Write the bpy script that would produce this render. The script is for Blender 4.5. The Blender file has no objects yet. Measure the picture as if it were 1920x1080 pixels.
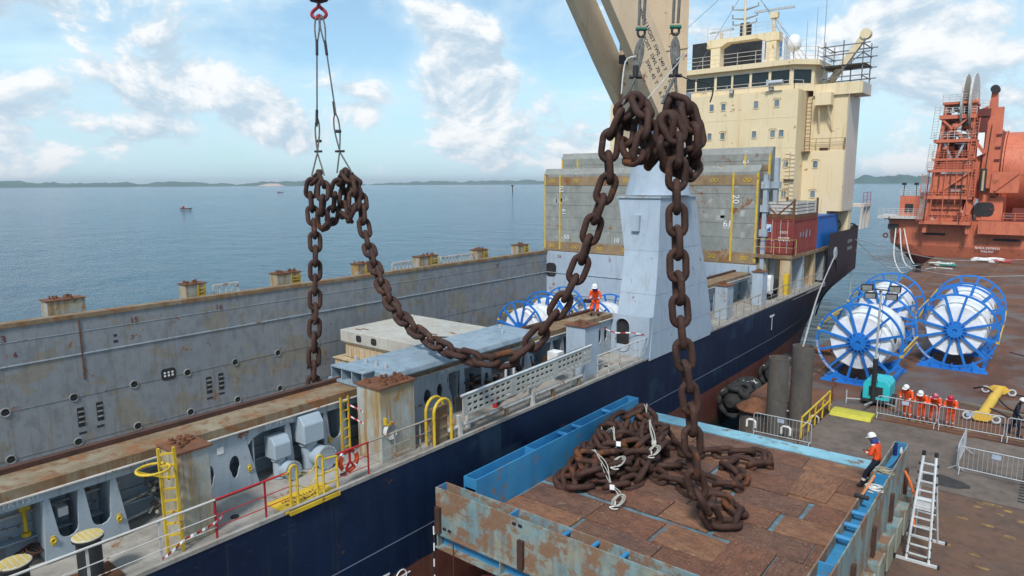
import bpy, bmesh, math, random
import numpy as np
from mathutils import Vector, Matrix
from mathutils.geometry import tessellate_polygon
R = math.radians
random.seed(7)
scene = bpy.context.scene
C = scene.collection

# ------------------------------------------------------------------ camera
cam_d = bpy.data.cameras.new('camera'); cam = bpy.data.objects.new('camera', cam_d); C.objects.link(cam)
YAW, PITCH, ROLL = R(38.74), R(8.76), R(0.29)
_f = Vector((-math.sin(YAW)*math.cos(PITCH), math.cos(YAW)*math.cos(PITCH), -math.sin(PITCH)))
_r = Vector((math.cos(YAW), math.sin(YAW), 0)); _u = _r.cross(_f)
_r2 = _r*math.cos(ROLL) - _u*math.sin(ROLL); _u2 = _u*math.cos(ROLL) + _r*math.sin(ROLL)
cam.matrix_world = Matrix(((_r2.x,_u2.x,-_f.x,0),(_r2.y,_u2.y,-_f.y,0),(_r2.z,_u2.z,-_f.z,11.5),(0,0,0,1)))
cam_d.sensor_width = 36; cam_d.lens = 24.0; cam_d.clip_start = 0.1; cam_d.clip_end = 40000
scene.camera = cam

# ------------------------------------------------------------------ world: sky with cumulus
SUN_EL, SUN_AZ = R(50), R(160)      # azimuth measured from +Y clockwise
wld = bpy.data.worlds.new('World'); scene.world = wld; wld.use_nodes = True
nt = wld.node_tree; nt.nodes.clear()
class G:
    """tiny node-graph helper"""
    def __init__(s, nt): s.nt = nt
    def n(s, t, **kw):
        nd = s.nt.nodes.new(t)
        for k, v in kw.items(): setattr(nd, k, v)
        return nd
    def link(s, a, b): s.nt.links.new(a, b)
    def sock(s, x, inp):
        if isinstance(x, (int, float)): inp.default_value = x
        elif isinstance(x, (tuple, list)):
            inp.default_value = tuple(x) if len(inp.default_value) == len(x) else tuple(x)+(1,)
        else: s.link(x, inp)
    def m(s, op, a, b=None, c=None, clamp=False):
        nd = s.n('ShaderNodeMath', operation=op); nd.use_clamp = clamp
        s.sock(a, nd.inputs[0])
        if b is not None: s.sock(b, nd.inputs[1])
        if c is not None: s.sock(c, nd.inputs[2])
        return nd.outputs[0]
    def mix(s, f, a, b, blend='MIX'):
        nd = s.n('ShaderNodeMix', data_type='RGBA', blend_type=blend)
        s.sock(f, nd.inputs[0]); s.sock(a, nd.inputs[6]); s.sock(b, nd.inputs[7]); return nd.outputs[2]
    def noise(s, vec, scale, detail=4, rough=0.55, dist=0.0):
        nd = s.n('ShaderNodeTexNoise'); s.link(vec, nd.inputs['Vector'])
        nd.inputs['Scale'].default_value = scale; nd.inputs['Detail'].default_value = detail
        nd.inputs['Roughness'].default_value = rough; nd.inputs['Distortion'].default_value = dist
        return nd.outputs['Fac']
    def ramp(s, x, a, b):   # smoothstep a..b
        nd = s.n('ShaderNodeMapRange', interpolation_type='SMOOTHSTEP'); s.sock(x, nd.inputs[0])
        nd.inputs[1].default_value = a; nd.inputs[2].default_value = b
        return nd.outputs[0]
    def vmul(s, v, k):
        nd = s.n('ShaderNodeVectorMath', operation='MULTIPLY'); s.link(v, nd.inputs[0]); nd.inputs[1].default_value = k; return nd.outputs[0]
    def vadd(s, v, k):
        nd = s.n('ShaderNodeVectorMath', operation='ADD'); s.link(v, nd.inputs[0]); s.sock(k, nd.inputs[1]); return nd.outputs[0]
g = G(nt)
out = g.n('ShaderNodeOutputWorld'); bg = g.n('ShaderNodeBackground')
sky = g.n('ShaderNodeTexSky', sky_type='NISHITA'); sky.sun_disc = False
sky.sun_elevation = SUN_EL; sky.sun_rotation = SUN_AZ; sky.altitude = 10
sky.air_density = 1.0; sky.dust_density = 0.6; sky.ozone_density = 1.6
tc = g.n('ShaderNodeTexCoord'); sp = g.n('ShaderNodeSeparateXYZ'); g.link(tc.outputs['Generated'], sp.inputs[0])
el = g.m('MULTIPLY', g.m('ARCSINE', sp.outputs[2]), 57.2958)                 # degrees
az = g.m('MULTIPLY', g.m('ARCTAN2', sp.outputs[0], sp.outputs[1]), 57.2958)  # 0 along the ship, negative to the left
cb = g.n('ShaderNodeCombineXYZ'); g.link(g.m('MULTIPLY', az, 0.1), cb.inputs[0]); g.link(g.m('MULTIPLY', el, 0.145), cb.inputs[1])
cb.inputs[2].default_value = 3.7
P = cb.outputs[0]
n1 = g.noise(P, 1.3, 10, 0.62, 0.3)
nup = g.noise(g.vadd(P, (-0.08, 0.14, 0)), 1.3, 8, 0.62, 0.3)
n2 = g.noise(g.vmul(P, (0.35, 1.5, 1)), 0.9, 6, 0.62, 0.5)       # stretched high cloud
# banks of cumulus: (azimuth, elevation, width, height, strength)
BL = [(-42.5,8.0,4.2,6.0,.30),(-40,3.6,9,2.6,.14),(-64,7.5,4.5,4.0,.27),(-58.5,4.8,4.5,3.0,.24),(-76,14,9,4.2,.30),(-77,4.5,11,4.0,.22),(-68,3.2,12,2.2,.20),
      (-51,6.2,3.6,3.2,.25),(-9,8.5,5.5,9,.30),(-3,3.5,8,4.5,.22),(-22,7.5,6,4.5,.24),(-33,3.0,4,3.4,.20),(-60,15.5,8,3.4,.16),(12,7,12,6,.22),(40,8,16,7,.22),(-110,8,18,6,.22),(-150,8,22,7,.22),(90,7,22,6,.22),(140,9,25,7,.22)]
bias = 0.0
for a0, e0, w, h, st in BL:
    dx = g.m('MULTIPLY', g.m('SUBTRACT', az, a0), 1.0/w); dy = g.m('MULTIPLY', g.m('SUBTRACT', el, e0), 1.0/h)
    d2 = g.m('ADD', g.m('MULTIPLY', dx, dx), g.m('MULTIPLY', dy, dy))
    gs = g.m('MULTIPLY', g.m('POWER', 2.718, g.m('MULTIPLY', d2, -1.0)), st)
    bias = gs if bias == 0.0 else g.m('MAXIMUM', bias, gs)
band = g.m('MULTIPLY', g.m('POWER', 2.718, g.m('MULTIPLY', g.m('POWER', g.m('MULTIPLY', g.m('SUBTRACT', el, 4.6), 0.30), 2.0), -1.0)), 0.125)
dens = g.m('ADD', n1, g.m('MAXIMUM', bias, band))
mask = g.ramp(dens, 0.60, 0.70)
soft = g.ramp(dens, 0.44, 0.68)
lit = g.ramp(g.m('SUBTRACT', n1, nup), -0.09, 0.11)
litb = g.m('MAXIMUM', lit, g.ramp(el, 40, 60))
ccol = g.mix(litb, (0.52, 0.66, 0.78), (1.0, 1.0, 1.0))
veil = g.m('MULTIPLY', g.ramp(n2, 0.42, 0.74), 0.50)
skc = g.mix(1.0, sky.outputs[0], (0.92, 1.16, 1.22), 'MULTIPLY')
STR = 0.10
s1 = g.mix(g.m('ADD', veil, 0.20), skc, (6.6, 8.7, 9.6))
hz = g.m('MULTIPLY', g.ramp(el, 8, 0.2), 0.60)
s1 = g.mix(hz, s1, (4.3, 6.5, 7.7))
s1 = g.mix(g.m('MULTIPLY', soft, 0.60), s1, (5.6, 7.2, 8.2))
cc = g.mix(1.0, ccol, (8.3, 8.35, 8.4), 'MULTIPLY')
s2 = g.mix(g.m('MULTIPLY', mask, 0.93), s1, cc)
g.link(s2, bg.inputs[0]); bg.inputs[1].default_value = STR
g.link(bg.outputs[0], out.inputs[0])

# ------------------------------------------------------------------ sun (veiled by cloud: soft)
sd = bpy.data.lights.new('sun', 'SUN'); sd.energy = 3.0; sd.angle = R(10); sd.color = (1.0, 0.96, 0.9)
so = bpy.data.objects.new('sun', sd); C.objects.link(so)
sdir = Vector((math.sin(SUN_AZ)*math.cos(SUN_EL), math.cos(SUN_AZ)*math.cos(SUN_EL), math.sin(SUN_EL)))
so.rotation_euler = sdir.to_track_quat('Z', 'Y').to_euler(); so.location = (0, 0, 60)
scene.view_settings.view_transform = 'Standard'; scene.view_settings.look = 'None'
scene.view_settings.exposure = 0.32; scene.view_settings.gamma = 1.0

# ------------------------------------------------------------------ materials
MATS = {}
def pm(name, base, base2=None, var=0.35, vscale=0.6, rust=0.0, rscale=0.9, rcol=(0.13,0.05,0.022), rcol2=(0.30,0.13,0.045), streak=0.0, scol=(0.16,0.075,0.03),
       patch=0.0, pcol=(0.30,0.29,0.25), pscale=0.5, rough=0.6, metal=0.0, bump=0.15, bscale=14.0, dirt=0.0, local=False, spec=0.4):
    if name in MATS: return MATS[name]
    m = bpy.data.materials.new(name); m.use_nodes = True; nt = m.node_tree; g = G(nt)
    bs = nt.nodes['Principled BSDF']
    if local: co = g.n('ShaderNodeTexCoord').outputs['Object']
    else: co = g.n('ShaderNodeNewGeometry').outputs['Position']
    col = base
    big = g.noise(co, vscale, 6, 0.6)
    b2 = base2 if base2 else tuple(c*(1-var) for c in base)
    col = g.mix(g.ramp(big, 0.32, 0.68), base, b2)
    if patch > 0:
        vo = g.n('ShaderNodeTexNoise'); wv = g.vadd(g.vmul(co, (1, 1, 1.4)), (13, 5, 2)); g.link(wv, vo.inputs['Vector'])
        vo.inputs['Scale'].default_value = pscale; vo.inputs['Detail'].default_value = 3.5; vo.inputs['Roughness'].default_value = 0.7
        pmk = g.m('MULTIPLY', g.ramp(vo.outputs['Fac'], 0.66-0.2*patch, 0.69-0.2*patch), 0.8)
        col = g.mix(pmk, col, pcol)
    if dirt > 0:
        dn = g.noise(g.vmul(co, (1, 1, 0.6)), 2.3, 8, 0.7)
        col = g.mix(g.m('MULTIPLY', g.ramp(dn, 0.42, 0.68), dirt), col, tuple(c*0.35 for c in base))
    if streak > 0:
        st = g.noise(g.vmul(co, (2.2, 2.2, 0.16)), 1.5, 5, 0.65)
        stm = g.m('MULTIPLY', g.ramp(st, 0.57-0.12*streak, 0.69-0.08*streak), min(1, streak*1.25))
        col = g.mix(stm, col, scol)
    rf = rough
    if rust > 0:
        rn = g.noise(co, rscale, 10, 0.72, 0.2)
        rm = g.ramp(rn, 0.635-0.26*rust, 0.675-0.2*rust)
        rc = g.mix(g.noise(co, 6.0, 5, 0.7), rcol, rcol2)
        col = g.mix(rm, col, rc)
        rf = g.m('ADD', g.m('MULTIPLY', rm, 0.85-rough), rough)
    fine = g.noise(co, 22.0, 3, 0.6)
    col = g.mix(g.m('MULTIPLY', g.ramp(fine, 0.35, 0.7), 0.18), col, tuple(c*0.55 for c in base))
    g.link(col, bs.inputs['Base Color']); g.sock(rf, bs.inputs['Roughness']); bs.inputs['Metallic'].default_value = metal
    bs.inputs['Specular IOR Level'].default_value = spec
    if bump > 0:
        bn = g.n('ShaderNodeBump'); bn.inputs['Strength'].default_value = bump; bn.inputs['Distance'].default_value = 0.03
        g.link(g.noise(co, bscale, 5, 0.65), bn.inputs['Height']); g.link(bn.outputs[0], bs.inputs['Normal'])
    MATS[name] = m; return m
def flat(name, col, rough=0.5, metal=0.0, emit=None):
    if name in MATS: return MATS[name]
    return pm(name, col, var=0.22, vscale=2.5, rough=rough, metal=metal, bump=0.06)

def hull_mat():
    m = bpy.data.materials.new('hull_navy_and_boot'); m.use_nodes = True; g = G(m.node_tree); bs = m.node_tree.nodes['Principled BSDF']
    co = g.n('ShaderNodeNewGeometry').outputs['Position']; s = g.n('ShaderNodeSeparateXYZ'); g.link(co, s.inputs[0])
    navy = g.mix(g.ramp(g.noise(co, 0.35, 5, 0.6), 0.3, 0.7), (0.0030, 0.0105, 0.034), (0.0055, 0.018, 0.052))
    navy = g.mix(g.ramp(s.outputs[1], 38, 62), navy, (0.016, 0.018, 0.030))                        # faded paint toward the end
    br = g.n('ShaderNodeTexBrick'); cbn = g.n('ShaderNodeCombineXYZ'); g.link(s.outputs[1], cbn.inputs[0]); g.link(s.outputs[2], cbn.inputs[1]); g.link(cbn.outputs[0], br.inputs['Vector'])
    br.inputs['Scale'].default_value = 1.0; br.inputs['Brick Width'].default_value = 2.3; br.inputs['Row Height'].default_value = 1.2; br.inputs['Mortar Size'].default_value = 0.004
    br.inputs['Color1'].default_value = (0,0,0,1); br.inputs['Color2'].default_value = (1,1,1,1); br.inputs['Mortar'].default_value = (0.5,0.5,0.5,1)
    pk = g.m('MULTIPLY', g.ramp(br.outputs['Color'], 0.78, 0.8), g.ramp(g.noise(co, 0.8, 3), 0.45, 0.55))
    navy = g.mix(g.m('MULTIPLY', pk, 0.8), navy, (0.016, 0.036, 0.068))
    st = g.noise(g.vmul(co, (2.5, 2.5, 0.22)), 1.6, 6, 0.7)
    navy = g.mix(g.m('MULTIPLY', g.ramp(st, 0.52, 0.74), 0.55), navy, (0.040, 0.042, 0.042))
    sc = g.noise(g.vmul(co, (1.5, 1.5, 9)), 2.4, 4, 0.7)
    navy = g.mix(g.m('MULTIPLY', g.ramp(sc, 0.62, 0.70), 0.4), navy, (0.075, 0.085, 0.10))
    red = g.mix(g.ramp(g.noise(co, 0.7, 8, 0.7), 0.35, 0.68), (0.115, 0.034, 0.030), (0.155, 0.060, 0.036))
    red = g.mix(g.m('MULTIPLY', g.ramp(st, 0.5, 0.75), 0.5), red, (0.20, 0.13, 0.10))
    edge = g.m('ADD', s.outputs[2], g.m('MULTIPLY', g.m('SUBTRACT', g.noise(co, 3, 4), 0.5), 0.12))
    col = g.mix(g.ramp(edge, 0.10, 0.14), red, navy)
    wet = g.ramp(edge, -2.1, -1.5)
    col = g.mix(wet, (0.03, 0.035, 0.022), col)
    # thin scribed draught lines
    ln = g.m('LESS_THAN', g.m('ABSOLUTE', g.m('SUBTRACT', s.outputs[2], 1.12)), 0.016)
    col = g.mix(g.m('MULTIPLY', ln, 0.7), col, (0.30, 0.33, 0.40))
    rn = g.noise(co, 1.1, 9, 0.7); rm = g.m('MULTIPLY', g.ramp(rn, 0.66, 0.70), 0.8)
    col = g.mix(rm, col, (0.10, 0.05, 0.028))
    g.link(col, bs.inputs['Base Color']); bs.inputs['Roughness'].default_value = 0.55; bs.inputs['Specular IOR Level'].default_value = 0.3
    bn = g.n('ShaderNodeBump'); bn.inputs['Strength'].default_value = 0.3; bn.inputs['Distance'].default_value = 0.06
    g.link(g.m('ADD', g.noise(g.vmul(co, (0.5, 0.5, 0.8)), 1.2, 4), g.m('MULTIPLY', g.m('ABSOLUTE', g.m('SINE', g.m('MULTIPLY', s.outputs[1], 3.9))), 0.45)), bn.inputs['Height']); g.link(bn.outputs[0], bs.inputs['Normal'])
    return m
HULL = hull_mat()
HOLD = pm('hold_grey', (0.205,0.225,0.248), (0.235,0.250,0.268), vscale=0.35, patch=0.55, pcol=(0.235,0.215,0.170), pscale=0.40, streak=0.34, scol=(0.16,0.135,0.10), dirt=0.42, rust=0.10, rscale=1.6, bump=0.2, bscale=5, rough=0.65)
PALE = pm('ship_pale_grey', (0.36,0.42,0.47), (0.31,0.37,0.43), vscale=0.5, rust=0.12, rscale=1.3, streak=0.35, dirt=0.22, rough=0.55, bump=0.12, bscale=6)
PED = pm('pedestal_blue_grey', (0.375,0.445,0.525), (0.335,0.405,0.485), vscale=0.3, streak=0.28, scol=(0.25,0.25,0.25), rust=.05, rscale=1.2, dirt=0.16, rough=0.5, bump=0.1, bscale=2)
POSTG = pm('post_stained', (0.38,0.41,0.40), (0.33,0.27,0.15), vscale=1.1, rust=0.24, rscale=0.9, rcol=(0.24,0.12,0.04), rcol2=(0.34,0.19,0.05), streak=0.8, scol=(0.30,0.16,0.045), dirt=0.35)
RIM = pm('rusty_rim', (0.26,0.22,0.15), (0.20,0.115,0.055), vscale=0.9, rust=0.42, rscale=1.3, streak=0.7, dirt=0.4, rough=0.8)
RUST = pm('rust_scale', (0.12,0.048,0.026), (0.19,0.078,0.036), vscale=2.0, rough=0.9, bump=0.5, dirt=0.4)
DARKRUST = pm('dark_rust', (0.050,0.026,0.020), (0.085,0.036,0.024), vscale=2.0, rough=0.85, bump=0.4)
DECK = pm('side_deck_dirty', (0.36,0.34,0.31), (0.29,0.26,0.23), vscale=0.8, rust=0.20, rscale=0.9, dirt=0.5, rough=0.85, bump=0.25)
CREAM = pm('cream_paint', (0.74,0.61,0.40), (0.70,0.57,0.36), vscale=0.15, streak=0.34, scol=(0.50,0.33,0.14), rust=0.08, rscale=0.7, rcol2=(0.4,0.2,0.06), dirt=0.06, rough=0.5, bump=0.06, bscale=2)
CREAMW = pm('cream_grey_side', (0.58,0.52,0.45), vscale=0.2, var=0.1, streak=0.2, dirt=0.06, rough=0.5, bump=0.05, bscale=2)
CRANE = pm('crane_beige', (0.62,0.48,0.33), (0.56,0.42,0.28), vscale=0.4, streak=0.2, rust=0.07, rscale=1.2, dirt=0.12, rough=0.5, bump=0.08, bscale=3)
COVER = pm('hatch_cover_grey', (0.27,0.28,0.26), (0.23,0.235,0.22), vscale=0.5, rust=0.17, rscale=1.0, streak=0.15, dirt=0.35, patch=0.15, pcol=(0.36,0.37,0.36), pscale=0.9, rough=0.7)
COVERR = pm('hatch_cover_rust_band', (0.30,0.21,0.12), (0.22,0.14,0.08), vscale=0.8, rust=0.3, dirt=0.3, rough=0.8)
BEIGE = pm('pontoon_beige', (0.46,0.36,0.22), (0.50,0.42,0.30), vscale=1.0, streak=0.7, scol=(0.36,0.17,0.05), dirt=0.2, rough=0.7)
PGREY = pm('pontoon_top_grey', (0.47,0.46,0.42), (0.42,0.39,0.34), vscale=0.7, rust=0.10, dirt=0.3, rough=0.75)
CHAIN = pm('chain_rust_brown', (0.040,0.0175,0.0125), (0.064,0.0275,0.019), vscale=2.2, rust=0.20, rscale=0.8, rcol=(0.085,0.030,0.014), rcol2=(0.17,0.058,0.018), patch=.22, pcol=(0.085,0.058,0.046), pscale=3.0, dirt=0.35, rough=0.75, bump=0.7, bscale=20, spec=0.35)
BLUE = pm('cradle_blue', (0.026,0.195,0.41), (0.05,0.25,0.45), vscale=0.8, rust=0.22, rscale=1.1, rcol=(0.16,0.10,0.06), rcol2=(0.26,0.16,0.10), dirt=0.15, streak=0.1, rough=0.5)
WORN = pm('cradle_worn', (0.17,0.29,0.32), (0.27,0.26,0.20), vscale=1.2, rust=0.62, rscale=1.15, rcol=(0.15,0.066,0.033), rcol2=(0.27,0.16,0.09), streak=0.4, scol=(0.17,0.08,0.04), dirt=0.5, rough=0.8, bump=0.3)
PALEBLUE = pm('cradle_pale_blue', (0.24,0.47,0.56), (0.19,0.40,0.50), vscale=1.0, rust=0.20, rscale=1.4, rcol=(0.10,0.07,0.06), rcol2=(0.22,0.16,0.12), dirt=0.35, rough=0.7)
YEL = pm('yellow_paint', (0.66,0.45,0.03), (0.55,0.36,0.03), vscale=2, dirt=.3, rust=0.14, rscale=2.5, rough=0.5, bump=0.05)
REDP = pm('red_paint', (0.42,0.018,0.025), (0.36,0.02,0.025), vscale=2, rust=0.06, rough=0.5, bump=0.05)
WHITEP = pm('white_worn_paint', (0.55,0.54,0.51), (0.45,0.42,0.38), vscale=2, rust=0.25, rscale=3, rough=0.6)
REELB = pm('reel_blue', (0.012,0.150,0.52), (0.018,0.19,0.60), vscale=0.8, dirt=.25, streak=.18, scol=(0.03,0.08,0.2), rust=.03, rscale=2, rough=0.5, bump=0.08)
WRAP = pm('white_wrap', (0.82,0.83,0.84), (0.70,0.72,0.76), vscale=1.5, rough=0.38, bump=1.0, bscale=4.5, dirt=0.06)
GALV = pm('galvanised', (0.52,0.54,0.56), (0.44,0.46,0.48), vscale=4, rough=0.4, metal=0.35, bump=0.05)
ALU = flat('aluminium', (0.72,0.74,0.75), 0.35, 0.3)
BLACK = pm('black_paint', (0.016,0.016,0.018), (0.03,0.03,0.032), vscale=2, rough=0.6, bump=0.1)
RUBBER = pm('rubber', (0.018,0.018,0.019), (0.032,0.031,0.03), vscale=3, rough=0.8, bump=0.4, dirt=0.2)
GLASS = flat('dark_glass', (0.012,0.022,0.026), 0.08)
PANE = pm('window_glass', (0.10,0.14,0.18), (0.20,0.25,0.30), vscale=1.3, rough=0.08, bump=0)
WIRE = pm('wire_rope', (0.10,0.10,0.095), (0.16,0.16,0.15), vscale=6, rough=0.55, metal=0.3, bump=0.5, bscale=60)
WHITE = flat('white', (0.80,0.80,0.80), 0.5)
ROPE = pm('white_rope', (0.66,0.65,0.62), (0.52,0.51,0.48), vscale=6, rough=0.8, bump=0.5, bscale=40)
CYAN = pm('turquoise_paint', (0.03,0.50,0.55), (0.03,0.42,0.47), vscale=1.5, rough=0.4, bump=0.03, dirt=0.1)
VRED = pm('vessel_orange', (0.62,0.175,0.092), (0.53,0.140,0.075), vscale=0.25, streak=0.40, scol=(0.25,0.06,0.035), rust=0.10, rscale=0.5, dirt=0.22, rough=0.55, bump=0.05, bscale=1.5)
VDARK = pm('vessel_dark_red', (0.17,0.035,0.028), (0.11,0.03,0.025), vscale=0.4, rough=0.7, dirt=0.3)
LBEAM = pm('beam_pale_blue', (0.27,0.34,0.40), (0.21,0.28,0.34), vscale=0.9, rust=0.12, rscale=1.5, rcol=(0.10,0.09,0.08), rcol2=(0.2,0.16,0.13), dirt=0.45, rough=0.6)
VENT = pm('vent_grey', (0.34,0.41,0.47), (0.31,0.38,0.44), vscale=1, var=.1, dirt=0.1, rough=0.5, bump=0.03)

# ------------------------------------------------------------------ mesh helpers
OFF = {}
class MB:
    def __init__(s): s.v = []; s.f = []; s.fm = []; s.mi = 0
    def add(s, vs, fs):
        o = len(s.v); s.v += [tuple(p) for p in vs]
        for f in fs: s.f.append(tuple(i+o for i in f)); s.fm.append(s.mi)
        return s
    def box(s, x0, x1, y0, y1, z0, z1):
        vs = [(x0,y0,z0),(x1,y0,z0),(x1,y1,z0),(x0,y1,z0),(x0,y0,z1),(x1,y0,z1),(x1,y1,z1),(x0,y1,z1)]
        return s.add(vs, [(3,2,1,0),(4,5,6,7),(0,1,5,4),(1,2,6,5),(2,3,7,6),(3,0,4,7)])
    def bar(s, a, b, w, h=None, up=(0,0,1)):
        """square bar from a to b, width w (sideways) and h (along up)"""
        a = Vector(a); b = Vector(b); h = h or w; d = (b-a).normalized(); up = Vector(up)
        if abs(d.dot(up)) > 0.98: up = Vector((1,0,0))
        sx = d.cross(up).normalized(); sz = sx.cross(d).normalized()
        vs = []
        for p in (a, b):
            for i, j in ((-1,-1),(1,-1),(1,1),(-1,1)): vs.append(p + sx*(w/2*i) + sz*(h/2*j))
        return s.add(vs, [(3,2,1,0),(4,5,6,7),(0,1,5,4),(1,2,6,5),(2,3,7,6),(3,0,4,7)])
    def tube(s, pts, r, n=8, closed=False, r2=None):
        pts = [Vector(p) for p in pts]; m = len(pts); vs = []; ref = None
        for i, p in enumerate(pts):
            if closed: t = (pts[(i+1) % m]-pts[i-1])
            else: t = pts[min(i+1, m-1)]-pts[max(i-1, 0)]
            if t.length < 1e-9: t = Vector((0,0,1))
            t.normalize()
            if ref is None:
                ref = Vector((0,0,1)) if abs(t.z) < 0.9 else Vector((1,0,0))
            a = (ref - t*ref.dot(t)); a.normalize(); ref = a; b = t.cross(a)
            rr = r if r2 is None else r + (r2-r)*i/max(1, m-1)
            for k in range(n):
                th = 2*math.pi*k/n; vs.append(p + a*(rr*math.cos(th)) + b*(rr*math.sin(th)))
        fs = []
        for i in range(m if closed else m-1):
            j = (i+1) % m
            for k in range(n): fs.append((i*n+k, i*n+(k+1)%n, j*n+(k+1)%n, j*n+k))
        if not closed: fs += [tuple(range(n-1,-1,-1)), tuple((m-1)*n+k for k in range(n))]
        return s.add(vs, fs)
    def cyl(s, a, b, r, n=16, r2=None): return s.tube([a, b], r, n, False, r2)
    def ring(s, c, ax, R_, r, n=40, k=8):
        ax = Vector(ax).normalized(); u = ax.orthogonal().normalized(); w = ax.cross(u); c = Vector(c)
        return s.tube([c + u*(R_*math.cos(2*math.pi*i/n)) + w*(R_*math.sin(2*math.pi*i/n)) for i in range(n)], r, k, True)
    def lathe(s, c, ax, prof, n=32):
        """prof: list of (radius, offset along axis)"""
        ax = Vector(ax).normalized(); u = ax.orthogonal().normalized(); w = ax.cross(u); c = Vector(c); vs = []; fs = []
        for r, h in prof:
            for i in range(n):
                th = 2*math.pi*i/n; vs.append(c + ax*h + u*(r*math.cos(th)) + w*(r*math.sin(th)))
        for j in range(len(prof)-1):
            for i in range(n): fs.append((j*n+i, j*n+(i+1)%n, (j+1)*n+(i+1)%n, (j+1)*n+i))
        fs += [tuple(range(n-1,-1,-1)), tuple((len(prof)-1)*n+i for i in range(n))]
        return s.add(vs, fs)
    def plate(s, outer, holes, o, u, w, th):
        """flat plate with holes: 2-D loops in the (u, w) frame at origin o, extruded th along u x w"""
        o = Vector(o); u = Vector(u); w = Vector(w); nrm = u.cross(w).normalized()
        loops = [outer]+list(holes); flatp = [p for l in loops for p in l]
        tris = tessellate_polygon([[Vector((p[0], p[1], 0)) for p in l] for l in loops])
        N = len(flatp); vs = [o+u*p[0]+w*p[1]+nrm*(th/2) for p in flatp]+[o+u*p[0]+w*p[1]-nrm*(th/2) for p in flatp]
        fs = []
        for t in tris:
            a, b, c = (flatp[i] for i in t)
            ccw = (b[0]-a[0])*(c[1]-a[1])-(b[1]-a[1])*(c[0]-a[0]) > 0
            t = tuple(t) if ccw else tuple(reversed(t))
            fs.append(t); fs.append(tuple(i+N for i in reversed(t)))
        k = 0
        for l in loops:
            n = len(l)
            for i in range(n):
                a = k+i; b = k+(i+1) % n; fs.append((a, a+N, b+N, b))
            k += n
        return s.add(vs, fs)
    def prism(s, poly, o, u, w, th): return s.plate(poly, [], o, u, w, th)
    def build(s, name, mat, parent=None, smooth=False, bevel=0.0, kind=None):
        me = bpy.data.meshes.new(name)
        off = OFF.get(parent.name, Vector((0,0,0))) if parent else Vector((0,0,0))
        me.from_pydata([Vector(p)-off for p in s.v], [], s.f)
        for mm in (mat if isinstance(mat, (list, tuple)) else [mat]): me.materials.append(mm)
        if isinstance(mat, (list, tuple)): me.polygons.foreach_set('material_index', s.fm)
        bm = bmesh.new(); bm.from_mesh(me); bmesh.ops.recalc_face_normals(bm, faces=bm.faces)
        bm.to_mesh(me); bm.free()
        if smooth:
            me.polygons.foreach_set('use_smooth', [True]*len(me.polygons))
            me.set_sharp_from_angle(angle=R(40))
        ob = bpy.data.objects.new(name, me); C.objects.link(ob)
        if parent: ob.parent = parent; OFF[ob.name] = off
        if bevel > 0:
            bv = ob.modifiers.new('bevel', 'BEVEL'); bv.width = bevel; bv.segments = 2; bv.limit_method = 'ANGLE'
        if kind: ob['kind'] = kind
        return ob
def tag(o, label, cat, group=None):
    o['label'] = label; o['category'] = cat
    if group: o['group'] = group
    return o
def thing(name, label, cat, loc=(0,0,0), group=None, world=True, rz=0.0):
    """world=True: parts are written in world coordinates and moved to the thing's base"""
    o = bpy.data.objects.new(name, None); C.objects.link(o); o.location = loc; o.rotation_euler = (0,0,rz); o.empty_display_size = 0.3
    OFF[o.name] = Vector(loc) if world else Vector((0,0,0))
    return tag(o, label, cat, group)
def struct(o): o['kind'] = 'structure'; return o
def dup(root, loc, rz=0.0, label=None):
    r = root.copy(); C.objects.link(r); r.location = loc; r.rotation_euler = (0,0,rz)
    if label: r['label'] = label
    for ch in root.children:
        c = ch.copy(); C.objects.link(c); c.parent = r
        for gch in ch.children:
            d = gch.copy(); C.objects.link(d); d.parent = c
    return r
def child_copy(src, parent, mat4):
    c = src.copy(); C.objects.link(c); c.parent = parent; c.matrix_local = mat4; return c
def text(s, name, mat, parent, o, u, w, size, depth=0.006, align='CENTER'):
    """raised lettering: baseline along u, up along w, at world point o"""
    cu = bpy.data.curves.new('t', 'FONT'); cu.body = s; cu.size = size; cu.extrude = depth/2; cu.align_x = align; cu.align_y = 'CENTER'; cu.resolution_u = 2
    tmp = bpy.data.objects.new('t', cu); me = bpy.data.meshes.new_from_object(tmp); bpy.data.objects.remove(tmp); bpy.data.curves.remove(cu)
    u = Vector(u).normalized(); w = Vector(w).normalized(); n = u.cross(w); o = Vector(o)
    off = OFF.get(parent.name, Vector((0,0,0))) if parent else Vector((0,0,0))
    for v in me.vertices: v.co = o + u*v.co.x + w*v.co.y + n*v.co.z - off
    me.materials.clear(); me.materials.append(mat); me.name = name
    ob = bpy.data.objects.new(name, me); C.objects.link(ob)
    if parent: ob.parent = parent; OFF[ob.name] = off
    return ob
def worn_marks(name, mat, parent, o, u, w, width, rows, h, seed, gap=.45):
    """lettering worn past reading: rows of short painted strokes"""
    rr = random.Random(seed); o = Vector(o); u = Vector(u); w = Vector(w); m_ = MB()
    for r in range(rows):
        x = -width/2
        while x < width/2-.02:
            s = rr.uniform(.35,.7)*h; c = o+u*(x+s/2)+w*((rows-1)/2-r)*h*1.5; a = rr.uniform(.5,1)*h/2
            m_.add([c-u*s*.5-w*a, c+u*s*.5-w*a*.7, c+u*s*.45+w*a, c-u*s*.4+w*a*.8], [(0,1,2,3)]); x += s+h*gap*rr.uniform(.6,1.2)
    ob = m_.build(name, mat, parent); ob['kind'] = 'stuff'; return ob
def ell(cx, cy, rx, ry, n=20): return [(cx+rx*math.cos(2*math.pi*i/n), cy+ry*math.sin(2*math.pi*i/n)) for i in range(n)]
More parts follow.
